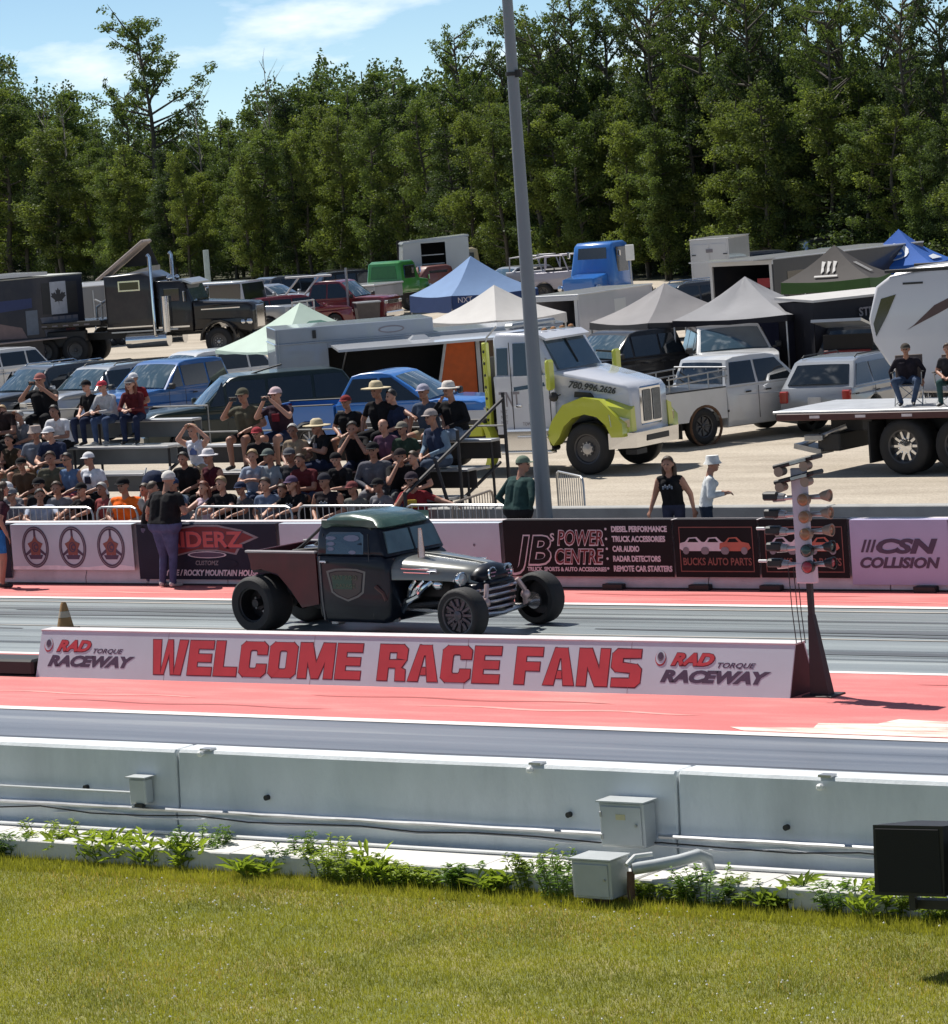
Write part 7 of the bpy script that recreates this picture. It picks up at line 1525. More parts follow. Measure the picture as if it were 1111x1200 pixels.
# ================================================================== PEOPLE
SK = {'light': mat('skin_light', (.50, .27, .19), .55, 0, .06), 'tan': mat('skin_tan', (.36, .18, .12), .55, 0, .06), 'dark': mat('skin_deep_tan', (.26, .13, .09), .55, 0, .06)}  # three skin tones, light to deep
HR = {'brown': mat('hair_brown', (.05, .03, .018), .6, 0, .2, 20), 'black': mat('hair_black', (.014, .012, .012), .6, 0, .2, 20), 'blond': mat('hair_blond', (.36, .25, .13), .6, 0, .2, 20), 'red': mat('hair_auburn', (.16, .045, .025), .6, 0, .2, 20), 'grey': mat('hair_grey', (.35, .34, .33), .6, 0, .2, 20)}
CLO = {}
def clo(c, n=None):
    k = tuple(round(x, 3) for x in c)
    if k not in CLO: CLO[k] = mat('cloth_%d' % len(CLO), c, .9, 0, .22, 9, .5, 14, spec=.15)
    return CLO[k]
BLK = (.012, .012, .014); WHT = (.62, .62, .64); NAV = (.02, .028, .06); JEA = (.055, .085, .16); GRY = (.17, .17, .185); OLV = (.09, .085, .06); RED = (.30, .02, .03); KHA = (.33, .27, .19); TEA = (.03, .065, .07)
M_shoe = mat('shoe_dark', (.03, .03, .03), .6); M_shoew = mat('shoe_white', (.5, .49, .47), .6); M_eye = mat('eye_dark', (.01, .01, .01), .2); M_lip = mat('lip', (.25, .07, .06), .5)
M_straw_hat = mat('straw', (.50, .42, .27), .8, 0, .15, 20)
def capsule(mb, a, b, ra, rb, n=10):
    a = Vector(a); b = Vector(b); d = b-a; L = d.length
    if L < 1e-4: d = Vector((0, 0, 1))
    d = d.normalized(); u = d.orthogonal().normalized(); w = d.cross(u); rings = []
    for f, base, r in ((-1, a, ra), (-.6, a, ra), (0, a, ra), (0, b, rb), (.6, b, rb), (1, b, rb)):
        rr = r*math.sqrt(max(0, 1-f*f)); c = base+d*(f*r)
        rings.append([c+(u*math.cos(6.2832*k/n)+w*math.sin(6.2832*k/n))*max(rr, .0005) for k in range(n)])
    vs = [v for g in rings for v in g]; fs = [(i*n+k, i*n+(k+1) % n, (i+1)*n+(k+1) % n, (i+1)*n+k) for i in range(5) for k in range(n)]+[tuple(range(n))[::-1], tuple(range(5*n, 6*n))]
    mb.add(vs, fs)
def hand(mb, wrist, d, curl, side, sc):
    """palm and five unequal fingers, thumb off the side near the wrist"""
    d = Vector(d).normalized(); s = d.cross(Vector((0, 0, 1))); s = s.normalized() if s.length > .2 else Vector((1, 0, 0)); up = s.cross(d).normalized(); w = Vector(wrist)
    bones = []
    for q in (-.026, 0, .026): bones.append((w+s*q*.7, w+d*.075*sc+s*q, .017, .015))
    for k, (q, l) in enumerate(((-.036, .062), (-.013, .075), (.012, .070), (.035, .055))):
        b0 = w+d*.082*sc+s*q; b1 = b0+d*(l*.55*sc)-up*(.35*curl*l); b2 = b1+d*(l*.40*sc*(1-curl*.6))-up*(curl*l*.8); bones.append((b0, b1, .0095, .009)); bones.append((b1, b2, .009, .008))
    t0 = w+d*.025*sc+s*(-.030*side); t1 = t0+d*.035+s*(-.028*side); t2 = t1+d*.028-up*.012; bones += [(t0, t1, .012, .010), (t1, t2, .010, .009)]
    for b in bones: capsule(mb, *b, n=6)
    return bones
ARMS_SIT = {'lap': ((.27, -.08, .29), (.09, -.33, .20)), 'knees': ((.24, -.36, .26), (.07, -.58, .26)), 'photo': ((.27, -.24, .42), (.07, -.36, .70)), 'rail': ((.27, -.30, .38), (.20, -.56, .34)), 'down': ((.30, -.02, .30), (.33, -.10, .10)), 'fold': ((.27, -.14, .32), (.02, -.27, .38)), 'shade': ((.34, -.12, .62), (.12, -.16, .83)), 'spread': ((.42, -.05, .42), (.68, -.12, .36)), 'face': ((.22, -.36, .33), (.05, -.24, .62))}
ARMS_ST = {'down': ((.27, .02, 1.14), (.29, -.07, .90)), 'photo': ((.26, -.22, 1.25), (.07, -.36, 1.52)), 'pocket': ((.30, .04, 1.14), (.21, -.06, .93)), 'fold': ((.26, -.14, 1.12), (.0, -.27, 1.15)), 'wide': ((.30, .0, 1.14), (.35, -.08, .92)), 'hold': ((.27, -.05, 1.14), (.16, -.30, 1.16))}
def person(label, at, rz=0.0, pose='sit', arms='lap', arms2=None, lean=.15, shirt=BLK, sleeve='short', pants=JEA, leg='long', skin='tan', hair='brown', hat=None, hatcol=None, sc=1.0, look=0.0, fem=False, long_hair=False, glasses=False, phone=False, shoe=None, seat=.43, print_=None, wide=1.0, nod=0.0, vest=None, logo=None, kn=0.0, feet=None):
    t = thing('person', label, 'person', at, rz); t.scale = (sc, sc, sc); B = []       # bones: a, b, ra, rb, tag
    sit = pose == 'sit'; Z = seat if sit else .86
    V = lambda x, y, z: Vector((x, y, z)); W = wide*(.96 if fem else 1.06)
    pel = V(0, 0, Z+.10); ch = V(0, -.03-lean*.28, Z+.42); sh = V(0, -.02-lean*.42, Z+.56); nk = V(0, -.04-lean*.50, Z+.635); hd = V(0, -.075-lean*.56, Z+.765-lean*.06-nod*.05)
    B += [(pel+V(-.09*W, 0, 0), pel+V(.09*W, 0, 0), .115*W, .115*W, 'hip'), (pel+V(-.07*W, 0, .06), ch+V(-.075*W, 0, 0), .105*W, .115*W, 'tor'), (pel+V(.07*W, 0, .06), ch+V(.075*W, 0, 0), .105*W, .115*W, 'tor'),
          (ch+V(-.08*W, 0, .02), sh+V(-.10*W, 0, -.035), .115*W, .08, 'tor'), (ch+V(.08*W, 0, .02), sh+V(.10*W, 0, -.035), .115*W, .08, 'tor'), (sh+V(-.165*W, 0, -.035), sh+V(.165*W, 0, -.035), .068, .068, 'tor'), (sh, nk+V(0, 0, .06), .062, .052, 'neck')]
    if fem: B += [(ch+V(-.075, -.085, .05), ch+V(-.075, -.10, .04), .06, .055, 'tor'), (ch+V(.075, -.085, .05), ch+V(.075, -.10, .04), .06, .055, 'tor')]
    Rl = Matrix.Rotation(look, 3, 'Z'); hv = lambda x, y, z: hd+Rl @ V(x, y, z)
    B += [(hv(0, .012, .035), hv(0, .0, .02), .088, .085, 'head'), (hv(0, -.022, -.04), hv(0, -.032, -.065), .066, .048, 'head'), (hv(0, -.085, .0), hv(0, -.104, -.022), .011, .014, 'head'), (hv(-.088, .01, -.012), hv(-.092, .015, .018), .016, .018, 'head'), (hv(.088, .01, -.012), hv(.092, .015, .018), .016, .018, 'head')]
    hb = []
    for s in (-1, 1):
        am = arms if s < 0 or arms2 is None else arms2
        e, w_ = (ARMS_SIT if sit else ARMS_ST)[am]; off = 0 if not sit else Z; S = sh+V(s*.185*W, 0, -.045); dl = -lean*.36 if sit and am not in ('knees', 'lap') else 0
        E_ = V(s*e[0]*W, e[1]+dl, e[2]+off); W_ = V(s*w_[0], w_[1]+dl, w_[2]+off)
        B += [(S, E_, .062, .047, 'ua'), (E_, W_, .046, .031, 'fa')]
        d = (W_-E_).normalized()
        if am in ('photo', 'face'): d = (d+V(-s*.4, -.2, .3)).normalized()
        tmp = MB(); hbones = hand(tmp, W_+d*.01, d, .7 if am != 'down' else .35, s, 1.0); hb += hbones; B += [(a, b, r1, r2, 'hand') for a, b, r1, r2 in hbones]
        if sit:
            k_ = V(s*(.14+kn*.06), -.46, Z+.07+kn*.02); an = V(s*.13, -.44 if feet is None else feet, .09); H = V(s*.095, -.02, Z+.08)
        else:
            k_ = V(s*.105+(.03 if kn else 0)*s, -.03-kn*s*.10, .49); an = V(s*.115, .03-kn*s*.20, .085); H = V(s*.095, 0, Z+.05)
        lg = 1.0 if leg == 'short' else 1.16
        B += [(H, k_, .098*W, .066*lg, 'th'), (k_, an, .062*lg, .040*lg**2, 'shn'), (an+V(0, .035, -.03), an+V(s*.02, -.15, -.05), .040, .032, 'ft')]
    mb = MB()
    for a, b, ra, rb, _ in B: capsule(mb, a, b, ra, rb, 10 if ra > .02 else 6)
    o = mb.build('body', [SK[skin], clo(shirt), clo(pants), shoe or M_shoe, clo(vest or shirt)], t, 0, fix=False)
    for nm, ty in (('r', 'REMESH'), ('s', 'SMOOTH')):
        m_ = o.modifiers.new(nm, ty)
        if ty == 'REMESH': m_.mode = 'VOXEL'; m_.voxel_size = .0165; m_.use_smooth_shade = True
        else: m_.iterations = 2; m_.factor = .45
    dg = bpy.context.evaluated_depsgraph_get(); me = bpy.data.meshes.new_from_object(o.evaluated_get(dg)); o.modifiers.clear(); old = o.data; o.data = me; bpy.data.meshes.remove(old); me.name = 'body'
    nv = len(me.vertices); co = np.empty(nv*3); me.vertices.foreach_get('co', co); co = co.reshape(-1, 3); npoly = len(me.polygons)
    cen = np.empty(npoly*3); me.polygons.foreach_get('center', cen); cen = cen.reshape(-1, 3); best = np.full(npoly, 9e9); mi = np.zeros(npoly, int)
    for a, b, ra, rb, tg in B:
        a = np.array(a); b = np.array(b); d = b-a; l2 = max(1e-9, (d*d).sum()); u = np.clip(((cen-a) @ d)/l2, 0, 1); ds = np.linalg.norm(cen-a-u[:, None]*d, axis=1)-(ra+(rb-ra)*u)
        if tg == 'tor': m_ = np.full(npoly, 4 if vest else 1)
        elif tg == 'hip': m_ = np.where(cen[:, 2] > pel.z+.02, 1, 2)
        elif tg == 'ua': m_ = np.where(u < {'none': -.1, 'short': .66, 'long': 2}[sleeve], 1, 0)
        elif tg == 'fa': m_ = np.where(u < (.93 if sleeve == 'long' else -1), 1, 0)
        elif tg == 'th': m_ = np.where(u < (2 if leg == 'long' else .78), 2, 0)
        elif tg == 'shn': m_ = np.full(npoly, 2 if leg == 'long' else 0)
        elif tg == 'ft': m_ = np.full(npoly, 3)
        else: m_ = np.zeros(npoly, int)
        k = ds < best; best = np.where(k, ds, best); mi = np.where(k, m_, mi)
    me.materials.clear()
    for m_ in (SK[skin], clo(shirt), clo(pants), shoe or M_shoe, clo(vest or shirt)): me.materials.append(m_)
    me.polygons.foreach_set('material_index', mi.astype(np.int32)); me.update()
    # cloth folds
    fm = MB()
    for s in (-1, 1): fm = MB(); fm.ball(tuple(hv(s*.034, -.083, .012)), .012, 6, 0); fm.build('eye', M_eye, t, 0)
    fm = MB(); fm.box(tuple(hv(0, -.083, -.052)), (.045, .012, .010), rot=Rl, b=.004); fm.build('mouth', M_lip, t, 0)
    HM = Matrix.Translation(hd) @ Rl.to_4x4()
    if hair:
        mb = MB(); r = 11; vs = []; n = 16
        rows = 7
        for i in range(rows+1):
            ph = (math.pi*.56)*i/rows
            for k in range(n):
                a = 2*math.pi*k/n; fr = -math.sin(a); z = .035+.108*math.cos(ph); q = max(0, fr)
                drop = 1-.55*q*(i/rows)
                vs.append((.099*math.sin(ph*drop)*math.cos(a), .012+.108*math.sin(ph*drop)*math.sin(a), .035+.110*math.cos(ph*drop)+.004*math.sin(k*5+i)))
        mb.add(vs, [(i*n+k, (i+1)*n+k, (i+1)*n+(k+1) % n, i*n+(k+1) % n) for i in range(rows) for k in range(n)], 0, True, HM)
        if long_hair:
            for k in range(7):
                a = rad(20+23*k)+.0; x, y = .088*math.cos(a), .02+.085*math.sin(a); mb.tube([HM @ V(x, y, .03), HM @ V(x*1.15, y*1.1, -.08), HM @ V(x*1.1, y*1.15+.01, -.17), HM @ V(x*.9, y*1.05+.01, -.26)], [.03, .034, .03, .012], 7)
        mb.build('hair', HR[hair], t, 0)
    if hat:
        hc = clo(hatcol or BLK) if hat != 'straw' else M_straw_hat; mb = MB()
        if hat in ('cap', 'back'):
            mb.ball((0, .008, .045), .112, 16, 0, (.98, 1.02, .95), HM, half=True); n = 10; sg = -1 if hat == 'cap' else 1; vs = []
            for z in (0, .008):
                for k in range(n+1): a = math.pi*k/n; vs += [(.085*math.cos(a), sg*(.07+.0*math.sin(a)), .050+z), (.082*math.cos(a), sg*(.08+.085*math.sin(a)), .038+z)]
            m2 = 2*(n+1); fs = [(2*k, 2*k+1, 2*k+3, 2*k+2) for k in range(n)]+[(m2+2*k, m2+2*k+2, m2+2*k+3, m2+2*k+1) for k in range(n)]+[(2*k+1, m2+2*k+1, m2+2*k+3, 2*k+3) for k in range(n)]
            mb.add(vs, fs, 0, False, HM); nm = 'cap'
        elif hat in ('straw', 'sun', 'cowboy'):
            R0 = {'straw': .24, 'sun': .18, 'cowboy': .20}[hat]; mb.lathe([(.03, R0), (.022, R0*.995), (.045, .115), (.12, .098), (.15, .06), (.152, .001)], (0, .008, .02), 'z', 20, 0, HM); mb.lathe([(.036, R0), (.052, .115)], (0, .008, .02), 'z', 20, 0, HM); nm = 'sun_hat'
        elif hat == 'bucket': mb.lathe([(.0, .15), (.055, .112), (.13, .10), (.14, .001)], (0, .008, .02), 'z', 18, 0, HM); nm = 'bucket_hat'
        mb.build(nm, hc, t, 40)
    if glasses:
        mb = MB()
        for s in (-1, 1): mb.box((s*.036, -.098, .014), (.052, .012, .034), M=HM, b=.005); mb.box((s*.078, -.04, .016), (.006, .10, .008), M=HM)
        mb.box((0, -.1, .02), (.02, .008, .008), M=HM); mb.build('sunglasses', M_eye, t)
    if phone:
        q = thing('phone', 'black phone held up by the '+label[:60].split(' filming')[0], 'phone', at, rz); q.scale = t.scale
        y = -.44-lean*.3 if sit else -.44; mb = MB(); mb.box((0, y, Z+.74 if sit else 1.56), (.145, .012, .075), b=.004); mb.build('case', M_dark, q); mb = MB(); mb.box((0, y+.0075, Z+.74 if sit else 1.56), (.13, .003, .065)); mb.build('screen', M_glass, q)
        q['label'] = 'black phone held up by '+phone
    if logo:
        mb = MB(); y = ch.y-.122*W-(.0 if not fem else .05); z = ch.z
        for k in range(5): mb.box((-.07+.035*k, y, z+.02*((k % 2)-.5)), (.028, .012, .05), b=.003)
        mb.build('shirt_print', logo, t)
    if print_: 
        mb = MB(); mb.box((0, ch.y-.118*W, ch.z-.02), (.15, .02, .13), b=.03); mb.build('shirt_print', clo(print_), t)
    return t
def seatp(k, px, y=520, dx=0):
    Y = ROWY(k)+.10; return Vector((onY(px, y, Y).x+dx, Y, FZ(k)))
M_pw = mat('print_pale', (.5, .5, .5), .7)
P_ = person
P_('large dark haired man in a dark brown shirt at the far left edge', seatp(3, 4, 470), .3, arms='knees', lean=.5, shirt=(.03, .02, .02), pants=BLK, hair='black', sc=1.10, wide=1.25, skin='dark')
P_('heavy man in a black shirt filming with raised phone on the top left row', seatp(4, 52, 450), .25, arms='photo', shirt=BLK, pants=BLK, hat='cap', hatcol=(.30, .12, .11), sc=1.02, wide=1.3, phone='the heavy man in black on the top left row')
P_('boy in a black cap and black shirt on the top left row', seatp(4, 107, 450), -.1, arms='lap', shirt=BLK, pants=NAV, hat='cap', hatcol=BLK, sc=.90, skin='light')
P_('person in a red cap and pale long sleeves leaning forward on the top left row', seatp(4, 128, 450), .1, arms='knees', lean=.35, shirt=(.45, .45, .46), sleeve='long', pants=JEA, hat='cap', hatcol=(.45, .05, .07), sc=.90, skin='light', shoe=M_shoew)
P_('person in a dark red shirt and white cap half hidden behind the red capped one', seatp(4, 137, 450)+Vector((.12, .45, .1)), .1, shirt=(.20, .02, .025), hat='cap', hatcol=WHT, sc=.88)
P_('long haired woman in a maroon top and jeans seated last on the top left row', seatp(4, 158, 450), .35, arms='knees', lean=.4, shirt=(.10, .018, .022), sleeve='long', pants=NAV, hair='red', long_hair=True, hat='cap', hatcol=GRY, sc=.93, fem=True, skin='light')
P_('dark haired woman in a dark sleeveless top near the left edge', seatp(2, 14, 508), .2, shirt=(.04, .03, .02), sleeve='none', hair='black', leg='short', pants=KHA, fem=True, sc=.90)
P_('bearded man in a tan hat and grey blue shirt on the left bleacher', seatp(2, 44, 500), .4, arms='lap', shirt=(.15, .17, .21), hat='bucket', hatcol=(.42, .34, .30), leg='short', pants=KHA, sc=1.0, wide=1.15)
P_('person with pale hair shading the eyes behind the bearded man', seatp(3, 29, 488), -.2, arms='shade', arms2='lap', shirt=GRY, hair='grey', sc=.86)
P_('man in sunglasses, blue tank top and red patterned shorts', seatp(1, 83, 515), .0, arms='lap', shirt=(.10, .16, .28), sleeve='none', leg='short', pants=(.45, .12, .14), glasses=True, hair='black', shoe=M_shoew)
P_('man in a white cap and white printed shirt with black shorts', seatp(1, 109, 512), -.1, arms='lap', shirt=(.60, .61, .66), leg='short', pants=BLK, hat='cap', hatcol=WHT, print_=(.03, .03, .05), wide=1.15, shoe=M_shoew)
P_('man in a black cap and black printed shirt on the low left row', seatp(0, 48, 548), .3, arms='lap', shirt=BLK, pants=JEA, hat='cap', hatcol=BLK, sc=1.04, logo=M_pw)
P_('grey shirted man in a white cap low at the left', seatp(0, 14, 556), .3, arms='knees', lean=.3, shirt=GRY, hat='cap', hatcol=WHT, pants=KHA, leg='short')
P_('person in a pinkish grey top cut by the left edge', seatp(0, -4, 560), .2, shirt=(.35, .28, .30), pants=BLK)
fr = lambda px, y=580: Vector((onY(px, y, 47.75).x, 47.75, 0))
P_('dark haired spectator in a pale blue shirt sitting low behind the left fence', fr(46), .8, arms='rail', shirt=(.38, .42, .52), pants=BLK, hair='black', sc=.98, wide=1.1)
P_('spectator in a grey cap and dark glasses low behind the left fence', fr(19), .1, arms='rail', shirt=(.14, .13, .15), hat='cap', hatcol=GRY, glasses=True, pants=BLK, sc=1.0)
P_('broad man in a bright orange vest over pale sleeves behind the barrier', fr(151), .15, arms='lap', shirt=(.42, .38, .34), sleeve='short', vest=(.85, .15, .02), pants=(.50, .22, .17), hat='cap', hatcol=BLK, sc=1.12, wide=1.25)
P_('person in pale pink and white clothes behind the orange vested man', seatp(0, 174, 545), -.1, shirt=(.42, .32, .33), pants=(.45, .40, .40), hair='brown', sc=.95, arms='lap')
P_('blonde woman in a white printed tank top shading her eyes with both hands', seatp(2, 229, 478), .1, arms='shade', shirt=(.58, .60, .66), sleeve='none', hair='blond', fem=True, print_=(.10, .14, .30), pants=KHA, leg='short', sc=.98, skin='light')
P_('dark haired man in a plain black shirt looking down', seatp(1, 217, 510), .2, arms='lap', shirt=BLK, pants=BLK, hair='black', nod=.5)
P_('woman in a wide white sun hat and dark red sleeveless top', seatp(1, 249, 508), -.1, arms='lap', shirt=(.06, .012, .02), sleeve='none', hair='brown', hat='sun', hatcol=(.62, .60, .62), fem=True, pants=BLK, skin='tan')
P_('man in a blue and white cap and slate blue shirt low behind the fence', seatp(0, 206, 548), .2, arms='rail', shirt=(.09, .12, .17), hat='cap', hatcol=(.03, .05, .11), sc=1.02)
P_('auburn haired woman in a pale pink top leaning on the fence', seatp(0, 243, 550), .0, arms='rail', shirt=(.55, .42, .48), sleeve='none', hair='red', long_hair=True, fem=True, skin='light', sc=.97)
P_('blond man in a black shirt at the fence beside the woman in pink', seatp(0, 263, 546), .1, arms='rail', shirt=BLK, hair='blond', skin='light', sc=1.03)
P_('man in an olive brown shirt filming one handed from the upper row', seatp(3, 289, 452), .15, arms='photo', arms2='lap', shirt=OLV, hat='cap', hatcol=OLV, leg='short', pants=BLK, sc=1.08, wide=1.15, phone='the man in the olive brown shirt')
P_('man in a white and red cap filming with both hands from the upper row', seatp(3, 328, 450), .1, arms='photo', shirt=(.035, .02, .03), print_=(.16, .02, .03), hat='cap', hatcol=(.55, .42, .44), leg='short', pants=NAV, sc=1.08, skin='light', phone='the man in the white and red cap', wide=1.1)
P_('spectator in a red cap and black shirt below the filming men', seatp(2, 304, 494), .3, arms='lap', shirt=BLK, hat='cap', hatcol=(.30, .04, .05), sc=.92, lean=.2)
P_('blonde woman in a pale blue top and jeans with a white bag on her knee', seatp(1, 297, 514), .4, arms='fold', shirt=(.26, .30, .38), hair='blond', fem=True, pants=(.10, .16, .26), skin='light')
P_('man in a grey cap and grey plaid shirt next to the blonde woman in jeans', seatp(1, 320, 516), -.1, arms='lap', shirt=(.20, .23, .26), hat='cap', hatcol=(.12, .14, .13), pants=NAV)
P_('dark haired child in grey low between two adults', seatp(0, 334, 545), .0, arms='lap', shirt=(.08, .08, .09), hair='brown', sc=.92)
P_('woman with purple tinted hair in a black shirt with white lettering leaning on the fence', seatp(0, 348, 550), -.1, arms='rail', shirt=BLK, hair='red', long_hair=True, hat='cap', hatcol=(.09, .06, .11), fem=True, logo=M_pw, skin='light', wide=1.2, sc=1.02)
P_('man under a big straw hat tilted down with arms folded in a black shirt', seatp(2, 380, 488), -.5, arms='fold', shirt=BLK, hat='straw', pants=NAV, nod=1, print_=(.15, .15, .17), sc=1.03, wide=1.1, look=.2)
P_('man in a straw cowboy hat and black shirt with one arm stretched out', seatp(3, 447, 452), .0, arms='down', arms2='spread', shirt=BLK, hat='straw', pants=BLK, sc=1.10, wide=1.1)
P_('dark haired person in black bent low beside the straw hatted man', seatp(2, 416, 490), .5, arms='face', lean=.6, shirt=BLK, hair='black', pants=NAV)
P_('bald man in a purple plaid shirt in the middle of the bleacher', seatp(2, 454, 486), .0, arms='lap', shirt=(.10, .05, .085), hair=None, skin='light', pants=NAV)
P_('man in a black cap and grey hoodie with sunlit shoulders', seatp(1, 438, 508), .4, arms='lap', shirt=(.11, .11, .13), sleeve='long', hat='cap', hatcol=BLK, pants=GRY, sc=1.06, wide=1.1)
P_('person in a dark cap bent over a raised knee in a black shirt', seatp(1, 466, 516), .7, arms='face', arms2='knees', lean=.55, shirt=BLK, hat='back', hatcol=(.025, .02, .022), pants=(.08, .085, .09), sc=1.0)
P_('tanned bearded man in a bandana and dark tank top', seatp(0, 385, 542), .0, arms='lap', shirt=(.018, .014, .018), sleeve='none', hat='back', hatcol=(.03, .03, .04), skin='tan', pants=BLK, sc=1.05, wide=1.15, logo=M_pw)
P_('boy in a red cap and camouflage shirt behind the hot rod', seatp(0, 417, 548), .0, arms='lap', shirt=(.13, .13, .12), print_=(.30, .30, .29), hat='cap', hatcol=(.17, .05, .05), sc=.94, skin='tan')
P_('man in a white and navy cap and slate blue shirt in the upper right row', seatp(3, 501, 452), .1, arms='down', shirt=(.06, .08, .12), hat='cap', hatcol=(.35, .34, .42), pants=KHA, leg='short', sc=1.06)
P_('man in a broad white hat, black jacket and faded jeans at the upper right end', seatp(3, 533, 452), -.15, arms='face', arms2='lap', shirt=BLK, sleeve='long', hat='sun', hatcol=(.58, .54, .50), pants=(.14, .19, .27), sc=1.07, wide=1.1)
P_('man in a grey cap, plaid sleeves and navy vest near the end of the bleacher', seatp(2, 513, 477), -.25, arms='lap', shirt=(.18, .25, .33), sleeve='long', vest=(.03, .04, .075), hat='cap', hatcol=(.30, .26, .25), pants=(.06, .08, .12), sc=1.10)
P_('man in a red yellow shirt raising an arm behind the hot rod roof', seatp(0, 485, 550), .3, arms='face', arms2='spread', shirt=(.22, .025, .03), print_=(.50, .36, .06), hat='cap', hatcol=(.04, .03, .04), sc=1.05, skin='tan')
# more of the crowd, packed between the others
more = [(0, 68, 'low row left, turned sideways, in a charcoal shirt', GRY, None, 'brown', 'lap', .3), (0, 96, 'low row left in a black shirt behind the fence', BLK, ('cap', BLK), 'brown', 'rail', 0), (0, 122, 'low row left in a faded red shirt near the orange vest', (.25, .06, .06), None, 'grey', 'lap', -.2),
  (1, 62, 'second row left in an olive tank top', OLV, None, 'brown', 'lap', .2), (2, 70, 'third row left in a navy shirt and pale cap', NAV, ('cap', WHT), 'brown', 'knees', 0), (3, 76, 'fourth row left in a white shirt leaning forward', WHT, None, 'black', 'knees', .2), (1, 28, 'second row near the left edge in a brown shirt', (.07, .045, .03), ('cap', BLK), 'brown', 'lap', .1),
  (3, 12, 'fourth row at the left edge in a grey top', GRY, None, 'blond', 'lap', .1), (2, -2, 'third row cut by the left edge in black', BLK, None, 'black', 'lap', .2), (0, 284, 'low row in a dark grey shirt beside the blond man', (.07, .07, .08), ('cap', NAV), 'brown', 'rail', 0), (0, 312, 'low row in a faded blue shirt behind the fence', (.12, .16, .24), None, 'brown', 'lap', .1),
  (1, 345, 'second row in a dark shirt behind the dark haired child', (.03, .03, .035), ('cap', (.10, .10, .11)), 'brown', 'lap', -.1), (1, 362, 'second row in black trousers and a maroon shirt under the straw hat', (.10, .02, .025), None, 'brown', 'knees', .2), (1, 403, 'second row in a black shirt with elbows on knees', BLK, ('back', BLK), 'black', 'knees', 0),
  (2, 350, 'third row in a tan shirt left of the straw hat', (.26, .20, .14), None, 'grey', 'lap', .1), (2, 478, 'third row in a dark green shirt beside the bald man', (.03, .05, .035), ('cap', (.2, .18, .15)), 'brown', 'lap', 0), (1, 490, 'second row in black near the right end', BLK, None, 'brown', 'lap', -.2), (0, 446, 'low row in a grey shirt behind the hot rod', GRY, ('cap', BLK), 'brown', 'lap', 0), (3, 414, 'fourth row in a black shirt left of the cowboy hat', BLK, ('cap', (.2, .03, .03)), 'brown', 'lap', .1), (3, 470, 'fourth row in a navy shirt right of the cowboy hat', NAV, None, 'black', 'lap', -.1)]
for i, (k, px, lb, sh_, ht, hr_, am, rz) in enumerate(more):
    P_('spectator in the '+lb if lb[0] != 'x' else lb, seatp(k, px), rz+rnd(-.15, .15), arms=am, lean=.12+.3*(am == 'knees')+rnd(0, .1), shirt=sh_, pants=(JEA, BLK, KHA, NAV)[i % 4], leg='short' if i % 3 == 0 else 'long', hat=ht[0] if ht else None, hatcol=ht[1] if ht else None, hair=hr_, sc=rnd(.94, 1.04), skin=('tan', 'light', 'dark')[i % 3], fem=i % 4 == 1, look=rnd(-.4, .5), wide=rnd(.98, 1.15))
# people standing on the track side
def stand(px, py, z=0): return G(px, py, z)
P_('man in a white cap, black shirt and jeans standing on the red strip', stand(199, 688), 3.0, 'stand', 'hold', shirt=BLK, sleeve='short', pants=(.07, .085, .17), hat='cap', hatcol=(.60, .58, .55), hair='grey', sc=1.06, wide=1.45, shoe=M_shoew, look=.5)
P_('second person in black standing close behind the white capped man, mostly hidden', stand(178, 684), 2.2, 'stand', 'hold', shirt=BLK, pants=(.11, .11, .17), hair='brown', sc=.95, shoe=M_shoew)
P_('woman in bright blue shorts cut by the left edge beside the track', stand(3, 689), 2.6, 'stand', 'down', shirt=(.05, .02, .03), pants=(.03, .16, .42), leg='short', fem=True, hair='brown', long_hair=True, sc=1.0, skin='tan')
P_('man in a dark green hoodie and camouflage cap with his back to the barrier', Vector((onY(606, 580, 46.6).x, 46.6, 0)), 2.8, 'stand', 'pocket', shirt=(.022, .050, .048), sleeve='long', pants=BLK, hat='cap', hatcol=(.13, .17, .13), hair='brown', sc=1.04, wide=1.35, look=-.9)
P_('woman in a black tank top and denim shorts beside the person in white', Vector((onY(787, 560, 47.4).x, 47.4, 0)), .25, 'stand', 'wide', shirt=BLK, sleeve='none', pants=(.035, .04, .07), leg='short', fem=True, hair='brown', long_hair=True, sc=.99, logo=M_pw, skin='tan')
P_('person in a white hat and white long sleeved shirt holding something', Vector((onY(825, 560, 47.4).x, 47.4, 0)), 2.2, 'stand', 'hold', shirt=(.60, .62, .62), sleeve='long', pants=(.02, .03, .05), hat='bucket', hatcol=(.62, .62, .60), hair='brown', sc=.97, fem=True)
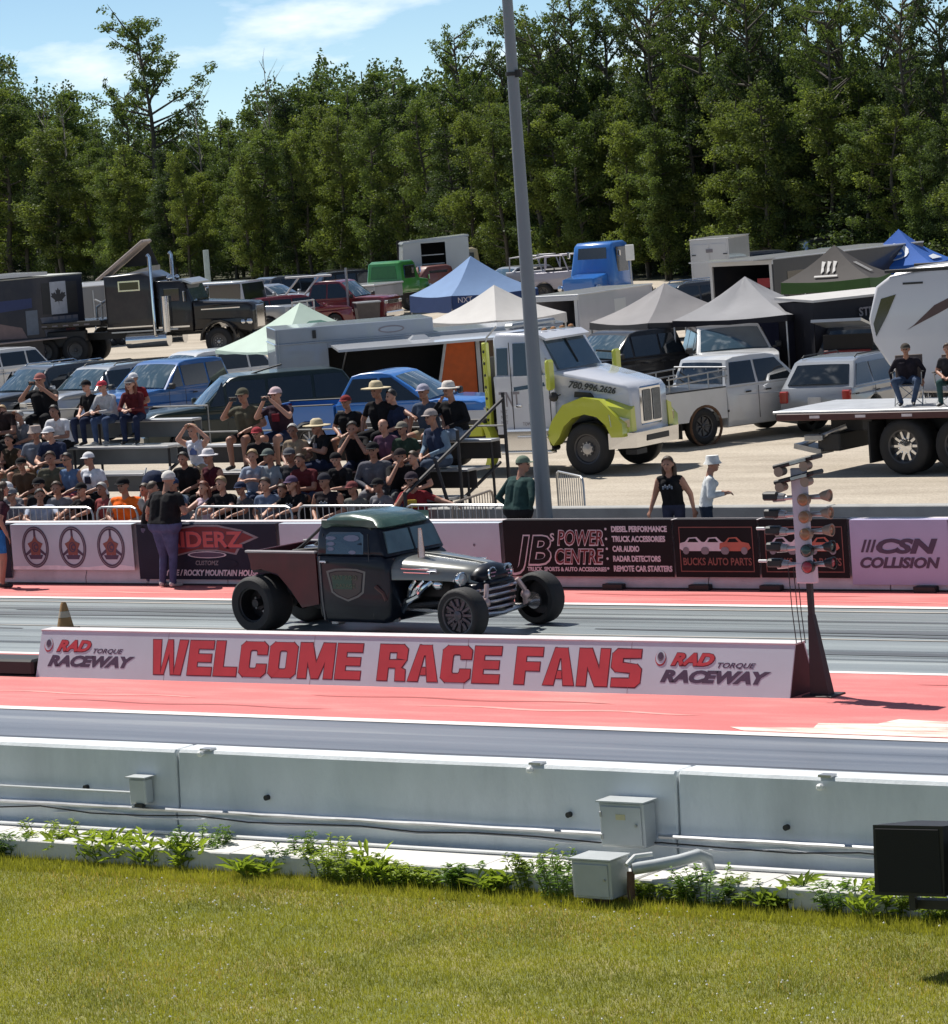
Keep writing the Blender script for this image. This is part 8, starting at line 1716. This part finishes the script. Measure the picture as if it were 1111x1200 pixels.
# two on the flatbed deck
def deckp(px, py): return G(px, py, 1.25)
dp = deckp(1066, 474)
P_('man in a dark jacket and cap sitting in a folding chair on the flatbed deck', dp, .4, arms='down', shirt=(.02, .017, .024), sleeve='long', hat='cap', hatcol=(.07, .06, .05), pants=(.05, .075, .13), sc=.88, wide=1.15, kn=2)
dp2 = deckp(1117, 474)
P_('person in dark clothes seated at the right edge of the flatbed deck', dp2, .2, arms='lap', shirt=(.03, .03, .035), pants=(.03, .07, .07), hair='brown', sc=.88)
def chair(label, at, rz):
    t = thing('folding_chair', label, 'chair', at, rz, 'folding chairs on the flatbed')
    mb = MB(); mb.box((0, -.02, .40), (.52, .46, .025), b=.01); mb.build('seat', M_dark, t); mb = MB(); mb.box((0, .24, .68), (.52, .03, .50), rot=Matrix.Rotation(rad(-10), 3, 'X'), b=.01); mb.build('backrest', mat('chair_tan', (.16, .12, .10), .8), t)
    for s in (-1, 1):
        mb = MB(); mb.tube([(s*.26, -.25, 0), (s*.26, .22, .42)], .012, 6); mb.build('leg', M_steel, t); mb = MB(); mb.tube([(s*.26, .25, 0), (s*.26, -.22, .42), (s*.27, -.24, .62)], .012, 6); mb.build('leg', M_steel, t)
        mb = MB(); mb.box((s*.29, -.03, .63), (.06, .42, .025), b=.01); mb.build('armrest', M_dark, t)
    mb = MB(); mb.tube([(-.26, -.25, .02), (.26, .22, .40)], .01, 6); mb.tube([(.26, -.25, .02), (-.26, .22, .40)], .01, 6); mb.build('cross_brace', M_steel, t)
chair('tan backed folding chair under the man in the cap on the flatbed deck', dp+Vector((0, .02, 0)), .4); chair('folding chair under the person at the right edge of the flatbed deck', dp2+Vector((0, .02, 0)), .2)
# pushchair on the left bleacher
q = seatp(1, 176, 525); t = thing('pushchair', 'black folding pushchair standing at the gap between the two bleachers', 'pushchair', (q.x+.15, q.y-.2, FZ(1)), .4)
for s in (-1, 1):
    for y, r in ((-.30, .13), (.32, .17)):
        mb = MB(); vs = [(s*.24, y+r*math.cos(i*math.pi/8), r+r*math.sin(i*math.pi/8)) for i in range(17)]; mb.tube(vs, .022, 6); mb.build('wheel', M_rub, t)
    mb = MB(); mb.tube([(s*.22, .32, .17), (s*.22, -.1, .55), (s*.22, .42, 1.0)], .014, 6); mb.tube([(s*.22, -.30, .13), (s*.22, .1, .6)], .014, 6); mb.build('frame_tube', M_steel, t)
mb = MB(); mb.box((0, .02, .45), (.40, .36, .05), b=.02); mb.box((0, .2, .65), (.40, .05, .42), rot=Matrix.Rotation(rad(-20), 3, 'X'), b=.02); mb.build('seat', M_dark, t)
mb = MB(); mb.ball((0, .12, .78), .26, 12, 0, (.85, 1, .8), half=True); mb.build('hood', clo(NAV), t)
